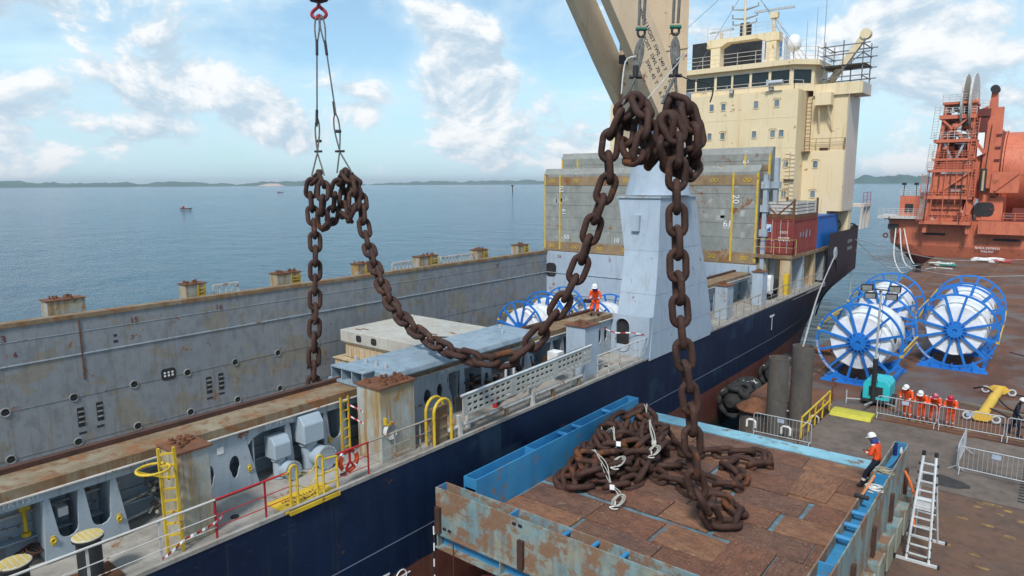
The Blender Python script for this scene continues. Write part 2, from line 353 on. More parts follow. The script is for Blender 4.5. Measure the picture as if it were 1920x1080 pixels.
def rrect(cx, cy, w, h, r, n=4):
    out = []
    for sx, sy, a0 in ((1,1,0),(-1,1,90),(-1,-1,180),(1,-1,270)):
        for i in range(n+1):
            a = R(a0+90*i/n); out.append((cx+sx*(w/2-r)+r*math.cos(a), cy+sy*(h/2-r)+r*math.sin(a)))
    return out
def smooth_path(pts, n=6, closed=False):
    """Catmull-Rom"""
    P_ = [Vector(p) for p in pts]; out = []; m = len(P_)
    for i in range(m if closed else m-1):
        if closed: p0,p1,p2,p3 = P_[i-1],P_[i],P_[(i+1)%m],P_[(i+2)%m]
        else: p0,p1,p2,p3 = P_[max(i-1,0)],P_[i],P_[i+1],P_[min(i+2,m-1)]
        for k in range(n):
            t = k/n
            out.append(0.5*((2*p1)+(p2-p0)*t+(2*p0-5*p1+4*p2-p3)*t*t+(3*p1-p0-3*p2+p3)*t*t*t))
    if not closed: out.append(P_[-1])
    return out
EX, EY, EZ = Vector((1,0,0)), Vector((0,1,0)), Vector((0,0,1))
# ================================================================== SETTING
def sea_mat():
    m = bpy.data.materials.new('sea_water'); m.use_nodes = True; g = G(m.node_tree); bs = m.node_tree.nodes['Principled BSDF']
    co = g.n('ShaderNodeNewGeometry').outputs['Position']
    big = g.noise(g.vmul(co, (0.004, 0.0015, 0)), 1.0, 4, 0.6)
    col = g.mix(g.ramp(big, 0.3, 0.7), (0.026, 0.112, 0.185), (0.040, 0.138, 0.215))
    g.link(col, bs.inputs['Base Color']); bs.inputs['Roughness'].default_value = 0.10; bs.inputs['Specular IOR Level'].default_value = 0.5; bs.inputs['IOR'].default_value = 1.33
    h = g.m('ADD', g.m('MULTIPLY', g.noise(g.vmul(co, (1.0, 1.7, 1)), 0.42, 9, 0.66, 0.35), 1.0), g.m('MULTIPLY', g.noise(g.vmul(co, (1, 1.8, 1)), 0.075, 5, 0.62), 3.4))
    bn = g.n('ShaderNodeBump'); bn.inputs['Strength'].default_value = 1.0; bn.inputs['Distance'].default_value = 1.6
    g.link(h, bn.inputs['Height']); g.link(bn.outputs[0], bs.inputs['Normal'])
    return m
mb = MB(); S_ = 18000; WZ = -2.45
mb.add([(-S_,-800,WZ),(S_,-800,WZ),(S_,S_,WZ),(-S_,S_,WZ)], [(0,1,2,3)])
struct(mb.build('sea', sea_mat()))

# far shore: low wooded hills as ridged terrain strips
HILL = pm('hill_woods', (0.040,0.085,0.080), (0.065,0.120,0.105), vscale=0.01, rough=0.95, bump=0, spec=0.1)
def hills(name, az0, az1, dist, hmax, seed, depth=500, n=140):
    rnd = random.Random(seed); mb = MB(); ph = [rnd.uniform(0,6.28) for _ in range(7)]
    prof = [(0,0.0),(0.12,0.55),(0.3,0.85),(0.55,1.0),(1.0,0.7)]; vs = []
    for i in range(n+1):
        t = i/n; a = R(az0+(az1-az0)*t)
        hh = sum(math.sin(t*(3+2.7*k*k*0.6)*2+ph[k])/(1+k*0.7) for k in range(7))
        hh = hmax*(0.55+0.2*hh)*min(1, 14*t+.12, 14*(1-t)+.12) + rnd.uniform(-0.05,0.05)*hmax; hh = max(2.5, hh)
        for q, z in prof:
            d = dist+depth*q; vs.append((math.sin(a)*d, math.cos(a)*d, WZ+hh*z*(1+rnd.uniform(-.06,.06))))
    k = len(prof); fs = [(i*k+j, i*k+j+1, (i+1)*k+j+1, (i+1)*k+j) for i in range(n) for j in range(k-1)]
    mb.add(vs, fs); return struct(mb.build(name, HILL, smooth=True))
hills('far_hills', -84, -53, 5200, 62, 3)
hills('far_hills', -55.5, -34, 6000, 52, 11)
hills('far_hills', -16, 10, 4300, 92, 5)
mb = MB(); cl = [(-58.9,2),(-58.6,9),(-58.3,15),(-58.0,19),(-57.7,16),(-57.4,18),(-57.2,9),(-56.9,2)]
mb.add([(math.sin(R(a))*5150, math.cos(R(a))*5150, WZ) for a,_ in cl]+[(math.sin(R(a))*5180, math.cos(R(a))*5180, WZ+h) for a,h in cl]+[(math.sin(R(a))*5400, math.cos(R(a))*5400, WZ+h*.9) for a,h in cl], [(r*8+i,r*8+i+1,(r+1)*8+i+1,(r+1)*8+i) for r in (0,1) for i in range(7)])
struct(mb.build('bare_cliff', flat('bare_earth', (0.55,0.40,0.33), 0.9)))

def deck_mat():
    m = bpy.data.materials.new('rusty_steel_deck'); m.use_nodes = True; g = G(m.node_tree); bs = m.node_tree.nodes['Principled BSDF']
    co = g.n('ShaderNodeNewGeometry').outputs['Position']
    a = g.noise(g.vmul(co, (0.55, 0.30, 1)), 0.55, 9, 0.68, 0.6); b = g.noise(co, 0.22, 6, 0.6, 0.4); c = g.noise(co, 3.0, 8, 0.72)
    col = g.mix(g.ramp(a, 0.34, 0.66), (0.085, 0.037, 0.023), (0.155, 0.066, 0.034))
    col = g.mix(g.m('MULTIPLY', g.ramp(b, 0.47, 0.62), 0.85), col, (0.115, 0.100, 0.090))
    st = g.noise(g.vmul(co, (0.25, 2.2, 1)), 0.9, 7, 0.65)
    col = g.mix(g.m('MULTIPLY', g.ramp(st, 0.56, 0.72), 0.6), col, (0.060, 0.030, 0.020))
    col = g.mix(g.m('MULTIPLY', g.ramp(a, 0.58, 0.75), 0.6), col, (0.23, 0.105, 0.045))
    col = g.mix(g.m('MULTIPLY', g.ramp(c, 0.5, 0.72), 0.35), col, (0.045, 0.030, 0.026))
    g.link(col, bs.inputs['Base Color']); g.link(g.m('SUBTRACT', 0.85, g.m('MULTIPLY', g.ramp(b, 0.4, 0.62), 0.32)), bs.inputs['Roughness'])
    bn = g.n('ShaderNodeBump'); bn.inputs['Strength'].default_value = 0.35; bn.inputs['Distance'].default_value = 0.03
    g.link(c, bn.inputs['Height']); g.link(bn.outputs[0], bs.inputs['Normal']); return m
RDECK = deck_mat()
CONC = pm('stained_concrete', (0.165,0.128,0.106), (0.112,0.088,0.074), vscale=0.5, dirt=0.5, rust=0.13, rscale=0.5, rcol=(0.07,0.05,0.04), rcol2=(0.10,0.07,0.05), rough=0.85, bump=0.3)
BROWNC = pm('brown_stained_ground', (0.150,0.080,0.052), (0.105,0.072,0.056), vscale=0.45, dirt=0.5, rust=0.30, rscale=0.5, rcol=(0.09,0.055,0.035), rcol2=(0.16,0.09,0.05), rough=0.85, bump=0.3)
def slab(name, poly, z0, z1, mat):
    mb = MB(); mb.prism([(p[0], p[1]) for p in poly], (0,0,(z0+z1)/2), EX, EY, z1-z0); return struct(mb.build(name, mat))
# floating pontoon with the rusty deck (its edge line runs along the ship), fixed concrete quay nearer
slab('pontoon_deck', [(-12.4,36.25),(40,36.25),(40,122),(-14.6,122),(-14.5,99),(-12.6,60)], -3.2, 0.0, RDECK)
slab('quay_apron', [(-8.25,29.0),(40,29.0),(40,36.1),(-8.25,36.1)], -3.2, -0.03, CONC)
slab('quay_ground', [(-11.6,-6),(40,-6),(40,28.96),(-11.6,28.96)], -3.2, -0.05, BROWNC)
slab('quay_step', [(-12.4,30.0),(-8.3,30.0),(-8.3,36.2),(-12.4,36.2)], -3.2, -2.3, CONC)
# welded seam beads on the pontoon deck
SEAM = pm('seam_bead', (0.30,0.15,0.06), (0.17,0.08,0.04), vscale=3, rough=0.9)
for x0, y0, x1, y1 in ((-10.75,36.6,-10.75,52),(-11.9,62,-11.9,112),(2.2,36.6,2.2,120),(-12.3,76,38,76),(-12.9,99,38,99),(-6,88,-6,120)):
    m_ = MB(); m_.bar((x0,y0,0.006),(x1,y1,0.006), 0.09, 0.012); struct(m_.build('deck_seam', SEAM))
# painted yellow dashes and slots on the ground
YP = pm('ground_yellow', (0.34,0.21,0.06), (0.17,0.10,0.05), vscale=5, dirt=0.6, rust=.6, rscale=4, rcol=(0.09,0.06,0.045), rcol2=(0.14,0.08,0.05), rough=0.8)
for x0,x1,y0,y1 in ((-6.0,-3.2,36.72,36.84),(-3.1,-2.2,36.72,36.84),(-1.7,-0.4,36.7,36.82),(-6.0,-5.4,38.3,38.42),(-7.9,-6.9,37.3,37.4)):
    m_ = MB(); m_.box(x0,x1,y0,y1,0.002,0.008); struct(m_.build('yellow_line', YP))
# worn yellow footprints on the ground beside the ladder
rnd = random.Random(5)
for x,y,w,h in ((-1.0,29.6-.8,.62,.22),(-1.4,28.3,.3,.2),(-.75,28.1,.34,.2),(-.15,27.9,.34,.22),(-1.75,27.0,.4,.18),(-1.0,26.9,.4,.18),(-.35,26.4,.34,.25),(-1.95,24.6,.34,.24),(-1.15,24.4,.34,.22),(-.9,23.7,.4,.18),(-1.35,29.0-.3,.3,.2),(-.5,28.55,.3,.2)):
    m_ = MB(); m_.prism(ell(x,y,w/2,h/2,10), (0,0,-0.045), EX, EY, 0.006); struct(m_.build('yellow_mark', YP))
m_ = MB()
for k in range(16):
    m_.box(-0.3+0.0, 1.9, 29.6+0.3*k, 29.72+0.3*k, -0.028, -0.02)
struct(m_.build('drain_grating', BLACK))

# ================================================================== CARGO SHIP
ship = thing('cargo_ship', 'long navy hulled cargo ship with open hold and cream bridge house', 'ship', (-26.4, 38, WZ))
HX, FX = -14.35, -38.45; DZ = 3.4; PX = -16.4; HW = -17.2; FWX = -36.2; CT = 5.32
def xside(Y, t):
    """near side of the hull: t=0 waterline, 1 deck"""
    top = np.interp(Y, [60,66,70,74,78,82,86], [HX,HX,-14.7,-15.9,-18.0,-21.2,-26.0])
    wl = np.interp(Y, [40,46,52,57,62,67,72,78,86], [HX,-14.42,-14.95,-15.9,-17.3,-19.2,-21.6,-24.5,-26.3])
    s = t**1.5; return float(wl+(top-wl)*s)
ys = [-8,6,20,30,40,46,50,54,58.2,58.6,61,64,66,68,70,72,74,76,78,80,82,84,86]
def topz(Y): return DZ+0.02 if Y < 58.4 else 7.35
mb = MB()
for side in (0, 1):
    rows = []
    for Y in ys:
        row = []
        for i in range(9):
            t = i/8; z = -3.2+(topz(Y)+3.2)*t; x = xside(Y, min(1.0, (z+3.2)/6.6)); row.append((x if side == 0 else -52.8-x, Y, z))
        rows.append(row)
    o = len(rows[0]); mb.add([p for r in rows for p in r], [(i*o+j, (i+1)*o+j, (i+1)*o+j+1, i*o+j+1) for i in range(len(rows)-1) for j in range(o-1)])
mb.add([(HX,-8,-3.2),(FX,-8,-3.2),(FX,-8,DZ),(HX,-8,DZ)], [(0,1,2,3)])
hull = mb.build('hull', HULL, ship, smooth=True)
mb = MB(); mb.bar((HX-0.03,-8,DZ+0.03),(HX-0.03,27.9,DZ+0.03),0.10,0.10); mb.bar((HX-0.03,34.9,DZ+0.03),(HX-0.03,58.2,DZ+0.03),0.10,0.10)
mb.build('deck_edge', DECK, hull)
# side decks and raised deck beneath the house
mb = MB(); mb.box(HW, HX-0.02, -8, 58.3, DZ-0.25, DZ); mb.box(FX+0.02, FWX-0.1, -8, 58.3, DZ-0.25, DZ); mb.box(-37, -16.2, 58.3, 68, DZ-0.3, DZ-0.02); mb.box(-38, -14.9, 50.6, 58.3, DZ-0.25, DZ-0.05)
mb.build('side_deck', DECK, ship)
mb = MB(); mb.box(-36.9, -15.9, 64.5, 73.5, 7.05, 7.3); mb.build('upper_deck', DECK, ship)
# hold: far wall with raised seams, end wall, near wall, floor
mb = MB(); mb.box(FWX-0.35, FWX, -8, 50.3, -3, 5.22)
fw = mb.build('hold_far_wall', HOLD, ship)
mb = MB(); mb.box(FWX-0.5, FWX+0.06, -8, 50.3, 5.22, 5.42); mb.build('coaming_rim', RIM, fw)
mb = MB(); mb.box(FWX, FWX+0.05, -8, 50.2, 3.45, 3.50); mb.box(FWX, FWX+0.02, -8, 50.2, 4.55, 4.57); mb.build('seam_ledge', PALE, fw)
m_ = MB(); m_.box(FWX, FWX+0.02, -8, 50.2, 1.40, 1.42); m_.box(FWX, FWX+0.02, -8, 50.2, -0.82, -0.80); m_.build('weld_seam', HOLD, fw)
mb = MB(); mb.box(FWX+0.001, FWX+0.05, 11.98, 12.04, 2.2, 5.1); mb.build('vertical_joint', RUST, fw)
FIX = pm('fitting_steel', (0.30,0.31,0.30), vscale=3, dirt=0.5, rough=0.6)
k = 0
for zr in (1.42, -0.80, 3.75-6.8):
    for i in range(10):
        yy = 8.72+2.75*i
        if zr < -2: continue
        m_ = MB(); m_.ring((FWX+0.02,yy,zr), EX, 0.19, 0.035, 18, 6); o = m_.build('lashing_ring', FIX, fw)
        m_ = MB(); m_.prism(ell(yy,zr,0.165,0.165,16), (FWX+0.006,0,0), EY, EZ, 0.012); m_.bar((FWX+0.03,yy-.15,zr-.02),(FWX+0.03,yy+.15,zr-.02),0.05); m_.build('ring_recess', BLACK, fw)
for yy, zz, w, h in ((11.69,.38,.30,.95),(12.54,.45,.30,.95),(18.11,.45,.30,.95),(18.82,.5,.30,.95),(11.73,-1.75,.34,.5),(12.47,-1.75,.34,.5),(18.04,-1.7,.34,.5),(18.76,-1.7,.34,.5),(11.7,-.42,.34,.1),(12.5,-.3,.34,.1),(18.1,-.3,.34,.1),(18.8,-.2,.34,.1),(13.55,4.1,.16,.12),(13.55,3.8,.2,.12),(24.6,.45,.3,.95),(25.3,.5,.3,.95),(31,.4,.3,.9),(24.6,-1.7,.34,.5)):
    m_ = MB(); m_.box(FWX-0.0, FWX+0.012, yy-w/2, yy+w/2, zz-h/2, zz+h/2)
    o = m_.build('slot', BLACK, fw)
    if h > .9:
        m_ = MB()
        for q in (-.28,-.02,.24): m_.box(FWX+0.012, FWX+0.05, yy-w/2+.03, yy+w/2-.03, zz+q, zz+q+.07)
        m_.build('slot_step', FIX, fw)
m_ = MB(); m_.prism(rrect(15.97,1.57,.75,.62,.16), (FWX+0.012,0,0), EY, EZ, 0.024); m_.build('access_plate', BLACK, fw)
m_ = MB()
for i in range(3):
    for j in range(2): m_.box(FWX+0.024, FWX+0.03, 15.72+.2*i, 15.82+.2*i, 1.45+.16*j, 1.55+.16*j)
m_.build('vent_hole', WHITE, fw)
for yy in (30.1, 32.9, 35.6, 38.4):
    m_ = MB(); m_.ring((FWX+.02,yy,.55), EX, .2, .04, 16, 6); m_.prism(ell(yy,.55,.17,.17,12), (FWX+.006,0,0), EY, EZ, .012); m_.build('lashing_ring', BLACK, fw)
m_ = MB(); m_.prism(rrect(33.9,1.0,.75,.8,.25), (FWX+0.012,0,0), EY, EZ, 0.024); m_.build('access_plate', BLACK, fw)
for yy, tx, zz, sz in ((8.85,'13',4.70,.5),(14.5,'15',4.72,.42),(19.0,'16',4.72,.42),(43.2,'25',4.7,.4),(9.35,'6',3.95,.36),(14.35,'7',3.85,.3)):
    text(tx, 'frame_number', flat('number_red', (0.16,0.025,0.03)), fw, (FWX+0.012,yy,zz), EY, EZ, sz)
mb = MB(); mb.box(FWX, HW, 50.2, 50.55, -3, 5.35); ew = mb.build('hold_end_wall', PED, ship)
m_ = MB(); m_.box(FWX, HW, 50.13, 50.2, 3.45, 3.5); m_.box(FWX,HW,50.15,50.2,1.6,1.64); m_.build('seam_ledge', PALE, ew)
m_ = MB(); m_.prism(rrect(-35.7,3.7,1.1,1.25,.35), (0,50.185,0), EX, EZ, .03); m_.build('opening', BLACK, ew)
for xx, tx in ((-34.8,'06'),(-29.6,'2'),(-26.9,'1'),(-17.9,'06')):
    text(tx, 'frame_number', flat('number_red', (0.16,0.025,0.03)), ew, (xx,50.19,4.95), EX, EZ, .45)
mb = MB(); mb.box(FWX, HW, -8, 50.3, -3.0, -2.3); mb.build('hold_floor', DECK, ship)
# timber uprights standing on the tween deck in front of the reels
for yy in (29.8,32.1,34.3,36.2):
    m_ = MB(); m_.box(-33.6,-33.3,yy-.14,yy+.14,-2.3,.3); m_.build('upright', RUST, ship)
# ---- near coaming: recessed wall, stiffener plate with cut-outs, rim
mb = MB(); mb.box(HW-0.2, HW, -8, 27.9, -3, 4.9); mb.box(HW-0.2, HW, 34.9, 50.4, -3, 4.9); nc = mb.build('hold_near_wall', PALE, ship)
for y0, y1 in ((-8, 27.95), (34.85, 46.5)):
    m_ = MB(); m_.box(HW-0.25, PX+0.10, y0, y1, 5.08, CT); m_.build('coaming_rim', RIM, nc)
    m_ = MB(); m_.box(HW-0.30, HW-0.12, y0, y1, CT, CT+0.12); m_.build('seal_bar', DARKRUST, nc)
    m_ = MB(); m_.tube([(PX+0.12,y0,5.085),(PX+0.12,y1,5.085)], 0.028, 6); m_.build('edge_pipe', WHITEP, nc)
    m_ = MB(); m_.box(PX-0.03, PX+0.03, y0, y1, 4.86, 5.08); m_.build('frame_band', PALE, nc)
    m_ = MB(); m_.box(HW, HW+0.06, y0, y1, 4.12, 4.17); m_.box(HW, HW+0.28, y0, y1, 3.88, 3.91); m_.build('stiffener_ledge', PALE, nc)
def uplate(y0, towers, y1, zb=3.44, zt=4.88, zu=3.95, ru=None):
    """plate parallel to the ship's side with U cut-outs between towers [(foot-left, tip, foot-right)]"""
    out = [(y0, zb)]
    for i, (a, t, b) in enumerate(towers):
        out += [(a, zu+0.22 if i else zb+.6), (t-0.07, zt-0.06), (t, zt), (t+0.06, zt-0.05)]
        if i < len(towers)-1:
            a2 = towers[i+1][0]; c = (b+a2)/2; r = (a2-b)/2
            out += [(c-r*math.cos(R(q)), zu+0.13-0.22*math.sin(R(q))) for q in (0,30,60,90,120,150,180)]
    out.append((y1, zb)); return out
def cplate(poly, holes=()):
    m_ = MB(); m_.plate(poly, holes, (PX,0,0), EY, EZ, 0.05); return m_.build('coaming_bracket', PALE, nc)
def pear(cy, cz, r, h): return [(cy+r*math.cos(R(a))*(0.75 if math.sin(R(a)) < 0 else 1.0), cz+h*math.sin(R(a))) for a in range(0,360,20)]
cplate(uplate(4.33, [(4.38,4.47,4.63),(5.03,5.14,5.29),(5.70,5.80,5.95)], 6.06))
cplate([(7.6,3.42),(9.40,3.42),(9.12,4.60),(9.10,4.9),(7.6,4.9)], [pear(8.05,4.10,.12,.30), pear(8.72,4.14,.155,.31)])
cplate([(9.14,4.62),(9.25,4.75),(9.45,4.83),(9.7,4.88),(9.06,4.9)])
cplate([(10.26,3.46),(10.52,3.46),(10.42,4.80),(10.37,4.88),(10.31,4.88),(10.26,4.80)])
cplate(uplate(11.50, [(11.52,11.6,11.72),(12.14,12.22,12.3)], 12.50, zu=4.05))
cplate([(13.8,3.42),(17.05,3.42),(16.95,4.0),(16.72,4.6),(16.78,4.9),(13.8,4.9)], [pear(14.75,4.15,.16,.32), pear(15.75,4.20,.17,.34), pear(16.35,4.32,.14,.28)])
cplate([(17.35,3.42),(17.75,3.42),(17.6,4.9),(17.4,4.9)])
cplate([(18.6,3.42),(19.2,3.42),(19.1,4.9),(18.55,4.9)], [pear(18.85,4.2,.12,.25)])
cplate(uplate(20.2, [(20.25,20.4,20.6),(21.2,21.35,21.5)], 21.9, zu=4.1))
cplate(uplate(22.9, [(22.95,23.1,23.3),(23.75,23.9,24.05),(24.45,24.6,24.75)], 25.3, zu=3.9))
cplate([(26.2,3.42),(27.95,3.42),(27.95,4.9),(26.2,4.9)], [ell(26.95,4.35,.16,.34,18), ell(27.5,4.4,.15,.33,18)])
for y0 in (-5.2,-1.9,1.2): cplate(uplate(y0, [(y0+.05,y0+.15,y0+.32),(y0+.75,y0+.85,y0+1.0),(y0+1.4,y0+1.5,y0+1.65)], y0+1.8))
cplate([(36.2,3.42),(37.2,3.42),(37.2,4.9),(36.2,4.9)], [ell(36.6,4.5,.13,.22,14), ell(36.6,3.95,.13,.22,14)])
for yy in (37.6,38.1,38.6,40.4): cplate([(yy,3.42),(yy+.28,3.42),(yy+.16,4.9),(yy+.08,4.9)])
for yy in (4.4,5.1,5.75,9.3,10.35,11.55,12.25,17.3,20.4,23.1,23.9,24.6,16.85,21.35,38.0,2.1,2.8):     # transverse webs behind the plate
    m_ = MB(); m_.box(HW+.001, PX-0.03, yy-.02, yy+.02, 3.42, 4.86); m_.build('web', PALE, nc)
for yy, zz in ((4.51,3.91),(5.84,3.89),(9.12,3.98),(11.72,3.98)):
    m_ = MB(); m_.ring((PX+.06,yy,zz), EX, .048, .02, 14, 6); m_.box(PX+.02,PX+.045,yy-.035,yy+.035,zz-.11,zz+.10); m_.build('lashing_eye', YEL, nc)
for tx, yy, sz in (('FR115',3.95,.20),('11',4.28,.17),('12',6.5,.17),('13',9.74,.17),('FR105',10.25,.20),('15',16.47,.17),('FR95',16.95,.20)):
    text(tx, 'frame_number', WHITE, nc, (PX+0.034,yy,4.985), EY, EZ, sz)
for yy in (8.35,):
    m_ = MB(); m_.box(PX+.03,PX+.04,yy-.09,yy+.09,4.62,4.80); o = m_.build('sign', WHITE, nc)
m_ = MB(); m_.box(PX+.03,PX+.04,14.42,14.72,4.50,4.84); m_.build('safety_sign', WHITE, nc)
m_ = MB(); m_.box(PX+.04,PX+.045,14.45,14.69,4.53,4.66); m_.build('safety_sign_print', REDP, nc)
m_ = MB(); m_.box(PX+.04,PX+.045,14.45,14.58,4.69,4.81); m_.build('safety_sign_print', flat('sign_blue',(0.03,0.06,0.3)), nc)
# pipes, valves inside the recess
m_ = MB(); rnd = random.Random(3)
for i in range(46):
    p = Vector((rnd.uniform(HW+.15,PX-.05), rnd.uniform(6.75,7.2), rnd.uniform(3.55,4.75))); d = Vector((rnd.uniform(-.12,.12),rnd.uniform(-.16,.16),rnd.uniform(-.14,.14)))
    m_.cyl(p, p+d, rnd.uniform(.02,.06), 8)
m_.build('valve_cluster', pm('valve_mixed', (0.06,0.05,0.045), (0.32,0.30,0.26), vscale=7, rust=0.3, rscale=5, rough=0.6), nc)
m_ = MB(); m_.tube([(-16.9,6.1,3.95),(-16.9,7.3,4.12)],.035,8); m_.tube([(-16.9,6.1,3.5),(-16.9,7.3,3.66)],.03,8); m_.tube([(-17.05,2.5,4.45),(-17.05,6.2,4.45)],.03,6); m_.build('pipe', WHITEP, nc)
m_ = MB(); m_.cyl((-16.85,4.17,4.95),(-16.85,4.17,4.1),.045,8); m_.cyl((-16.85,4.17,4.08),(-16.85,4.17,4.0),.09,8); m_.box(-16.95,-16.75,4.07,4.27,4.6,4.85); m_.build('valve_spindle', YEL, nc)
m_ = MB()
for a in range(5): m_.ring((-16.75+.02*a,4.05+.05*a,3.62+.03*a), (0.3,0.2,1), .17, .02, 16, 5)
m_.build('hose_coil', DARKRUST, nc)
m_ = MB(); m_.box(-16.95,-16.6,4.72,4.92,4.28,4.48); m_.build('junction_box', ALU, nc)
# clutter of pipes, boxes and frames in the bays beside the gangway
rnd = random.Random(14)
FITM = [BLACK, DARKRUST, RUST, PALE, WHITEP, VENT]
for i in range(34):
    y = rnd.uniform(17.2,22.8); x = rnd.uniform(-17.0,-15.5); h = rnd.uniform(.25,1.1); w = rnd.uniform(.05,.22); m_ = MB()
    if i % 3 == 0: m_.cyl((x,y,DZ),(x,y,DZ+h),w*.6,10); m_.cyl((x,y,DZ+h),(x,y,DZ+h+.05),w*.95,10)
    elif i % 3 == 1: m_.box(x-w,x+w,y-w*.8,y+w*.8,DZ,DZ+h*.8)
    else: m_.tube([(x,y-.4,DZ+.1),(x,y-.4,DZ+h),(x,y-.3,DZ+h+.08),(x,y+.3,DZ+h+.08),(x,y+.4,DZ+h),(x,y+.4,DZ+.1)],w*.22+.015,8)
    m_.build('deck_fitting', FITM[i % 6], ship)
m_ = MB(); m_.plate([(19.2,3.5),(19.75,3.5),(19.75,4.85),(19.2,4.85)],[[(19.27,3.6),(19.68,3.6),(19.68,4.75),(19.27,4.75)]],(-15.75,0,0),EY,EZ,.06); m_.build('notice_frame', WHITE, ship)
m_ = MB(); m_.cyl((-15.5,18.3,DZ),(-15.5,18.3,DZ+.55),.09,12); m_.build('fire_extinguisher', REDP, ship)
m_ = MB(); m_.box(-15.75,-15.25,21.9,22.35,4.25,4.75); m_.build('cabinet', WHITE, ship)
for y, x in ((2.9,-15.6),(8.0,-15.2),(11.2,-15.1),(17.0,-15.1),(25.6,-15.2)):     # small mooring eyes and drain covers on the side deck
    m_ = MB(); m_.lathe((x,y,DZ), EZ, [(.10,0),(.10,.03),(.05,.035)], 10); m_.build('deck_socket', BLACK, ship)
# ---- hatch posts on both sides
def hpost(x0, x1, y0, y1, z1, mat=POSTG, lip=True, bits=7, seed=1):
    m_ = MB(); m_.box(x0,x1,y0,y1,DZ,z1); p = m_.build('hatch_post', mat, ship, bevel=0.02)
    m_ = MB(); m_.box(x0-.06,x1+.06,y0-.06,y1+.06,z1,z1+.045); m_.build('post_cap', RUST, p)
    rr = random.Random(seed)
    for i in range(bits):
        m_ = MB(); cx, cy = rr.uniform(x0+.15,x1-.15), rr.uniform(y0+.15,y1-.12); s = rr.uniform(.06,.11)
        m_.lathe((cx,cy,z1+.045), EZ, [(s,0),(s,.05),(s*.6,.06),(s*.6,rr.uniform(.1,.18))], 10); m_.build('cone_fitting', RUST, p, smooth=True)
    return p
hpost(-15.75,-14.85,6.62,7.32,5.55,seed=1); p2 = hpost(-15.9,-14.85,12.4,13.75,5.62,bits=14,seed=2); hpost(-15.9,-14.95,25.35-1.9,26.3-1.75,5.55,PED,bits=4,seed=3)
hpost(-15.9,-14.95,0.6,1.3,5.55,seed=4); hpost(-15.7,-14.95,38.9,39.9,5.4,PALE,seed=8); hpost(-15.6,-14.9,44.8,45.8,5.6,PED,bits=3,seed=9)
for i,(y0,y1) in enumerate(((11.1,12.75),(17.75,18.9),(23.4,25.1),(29.65,30.75),(35.45,37.4),(41.95,43.3),(47.4,48.9))):
    p = hpost(-38.1,-37.3,y0,y1,6.0,seed=20+i,bits=9)
    if i: 
        m_ = MB()
        for q in (.3,.5,.7,.9): m_.bar((-37.24,y0+.55*(y1-y0),5.1+q-.25),(-37.24,y1-.05,5.1+q-.25),.05)
        m_.bar((-37.24,y0+.58*(y1-y0),5.0),(-37.24,y0+.58*(y1-y0),5.95),.05); m_.bar((-37.24,y1-.1,5.0),(-37.24,y1-.1,5.95),.05); m_.build('post_ladder', YEL, p)
for y0,y1 in ((19.5,21),(33.0,34.8),(38.0,41.7)):
    m_ = MB(); m_.bar((-37.6,y0,5.75),(-37.6,y1,5.75),.12)
    n_ = int((y1-y0)/.35)
    for i in range(n_+1): m_.bar((-37.6,y0+(y1-y0)*i/n_,3.4),(-37.6,y0+(y1-y0)*i/n_,5.75),.09)
    m_.build('far_rail', WHITEP, ship)
# cable coil and hook on the second post
m_ = MB()
for a in range(6): m_.ring((-14.82+.012*a,12.62+.02*a,4.35-.01*a), (1,0.1,0), .17+.012*a, .011, 20, 5)
m_.build('cable_coil', ROPE, p2)
m_ = MB(); m_.box(-14.85,-14.74,12.5,12.56,4.55,4.75); m_.box(-14.85,-14.72,12.56,12.82,4.52,4.57); m_.build('hook', YEL, p2)
# ---- ladders
def ladder(name, a, b, w, dirw, mat, parent, n, r=.022):
    a = Vector(a); b = Vector(b); d = Vector(dirw)*w/2; m_ = MB()
    for s in (-1,1): m_.bar(a+d*s, b+d*s, r*2.2)
    for i in range(n): 
        p = a+(b-a)*((i+.5)/n); m_.bar(p-d, p+d, r*1.6)
    return m_.build(name, mat, parent)
ld = ladder('ladder', (-14.72,6.33,3.42), (-14.72,6.30,5.85), .30, (0.55,0.85,0), YEL, ship, 9, .026)
m_ = MB(); m_.tube([(-14.75+.32*math.cos(R(a)),6.02+.33*math.sin(R(a)),5.45) for a in range(0,360,18)], .03, 8, True); m_.bar((-14.75,6.33,5.45),(-14.75,6.33,5.1),.04); m_.bar((-14.85,5.75,5.45),(-14.72,6.3,5.15),.03); m_.build('safety_hoop', YEL, ld)
ladder('ladder', (-16.25,12.2,3.5), (-16.25,12.2,5.2), .28, (0,1,0), YEL, ship, 6)
ladder('ladder', (-15.3,24.75,3.5), (-15.3,24.75,5.4), .28, (0,1,0), YEL, ship, 6)
# ---- ventilator heads beside the coaming
def vent(y, s, label):
    v = MB(); x = -16.35
    v.lathe((x,y,3.42), EZ, [(.16*s,0),(.16*s,.5*s),(.2*s,.52*s),(.2*s,.6*s)], 20); o = v.build('ventilator', VENT, ship, smooth=True)
    v = MB(); v.prism([(-.26*s,0),(.26*s,0),(.26*s,.42*s),(.12*s,.6*s),(-.26*s,.6*s)], (x,y,3.42+.62*s), EX, EZ, .52*s); v.build('ventilator_head', VENT, o, bevel=.03)
    v = MB(); v.cyl((x,y+.12*s,3.42+.26*s),(x+.42*s,y+.16*s,3.42+.26*s), .23*s, 24); v.build('duct', VENT, o, smooth=True)
    v = MB(); v.cyl((x+.42*s,y+.16*s,3.42+.26*s),(x+.46*s,y+.164*s,3.42+.26*s), .27*s, 28)
    for a in range(16): 
        q = Vector((x+.46*s, y+.164*s+.24*s*math.cos(R(22.5*a)), 3.42+.26*s+.24*s*math.sin(R(22.5*a)))); v.cyl(q, q+Vector((.02,0,0)), .018*s, 6)
    v.build('blank_flange', pm('flange_grey', (0.40,0.46,0.50), rust=.12, rscale=3, rough=.5), o, smooth=True)
    return o
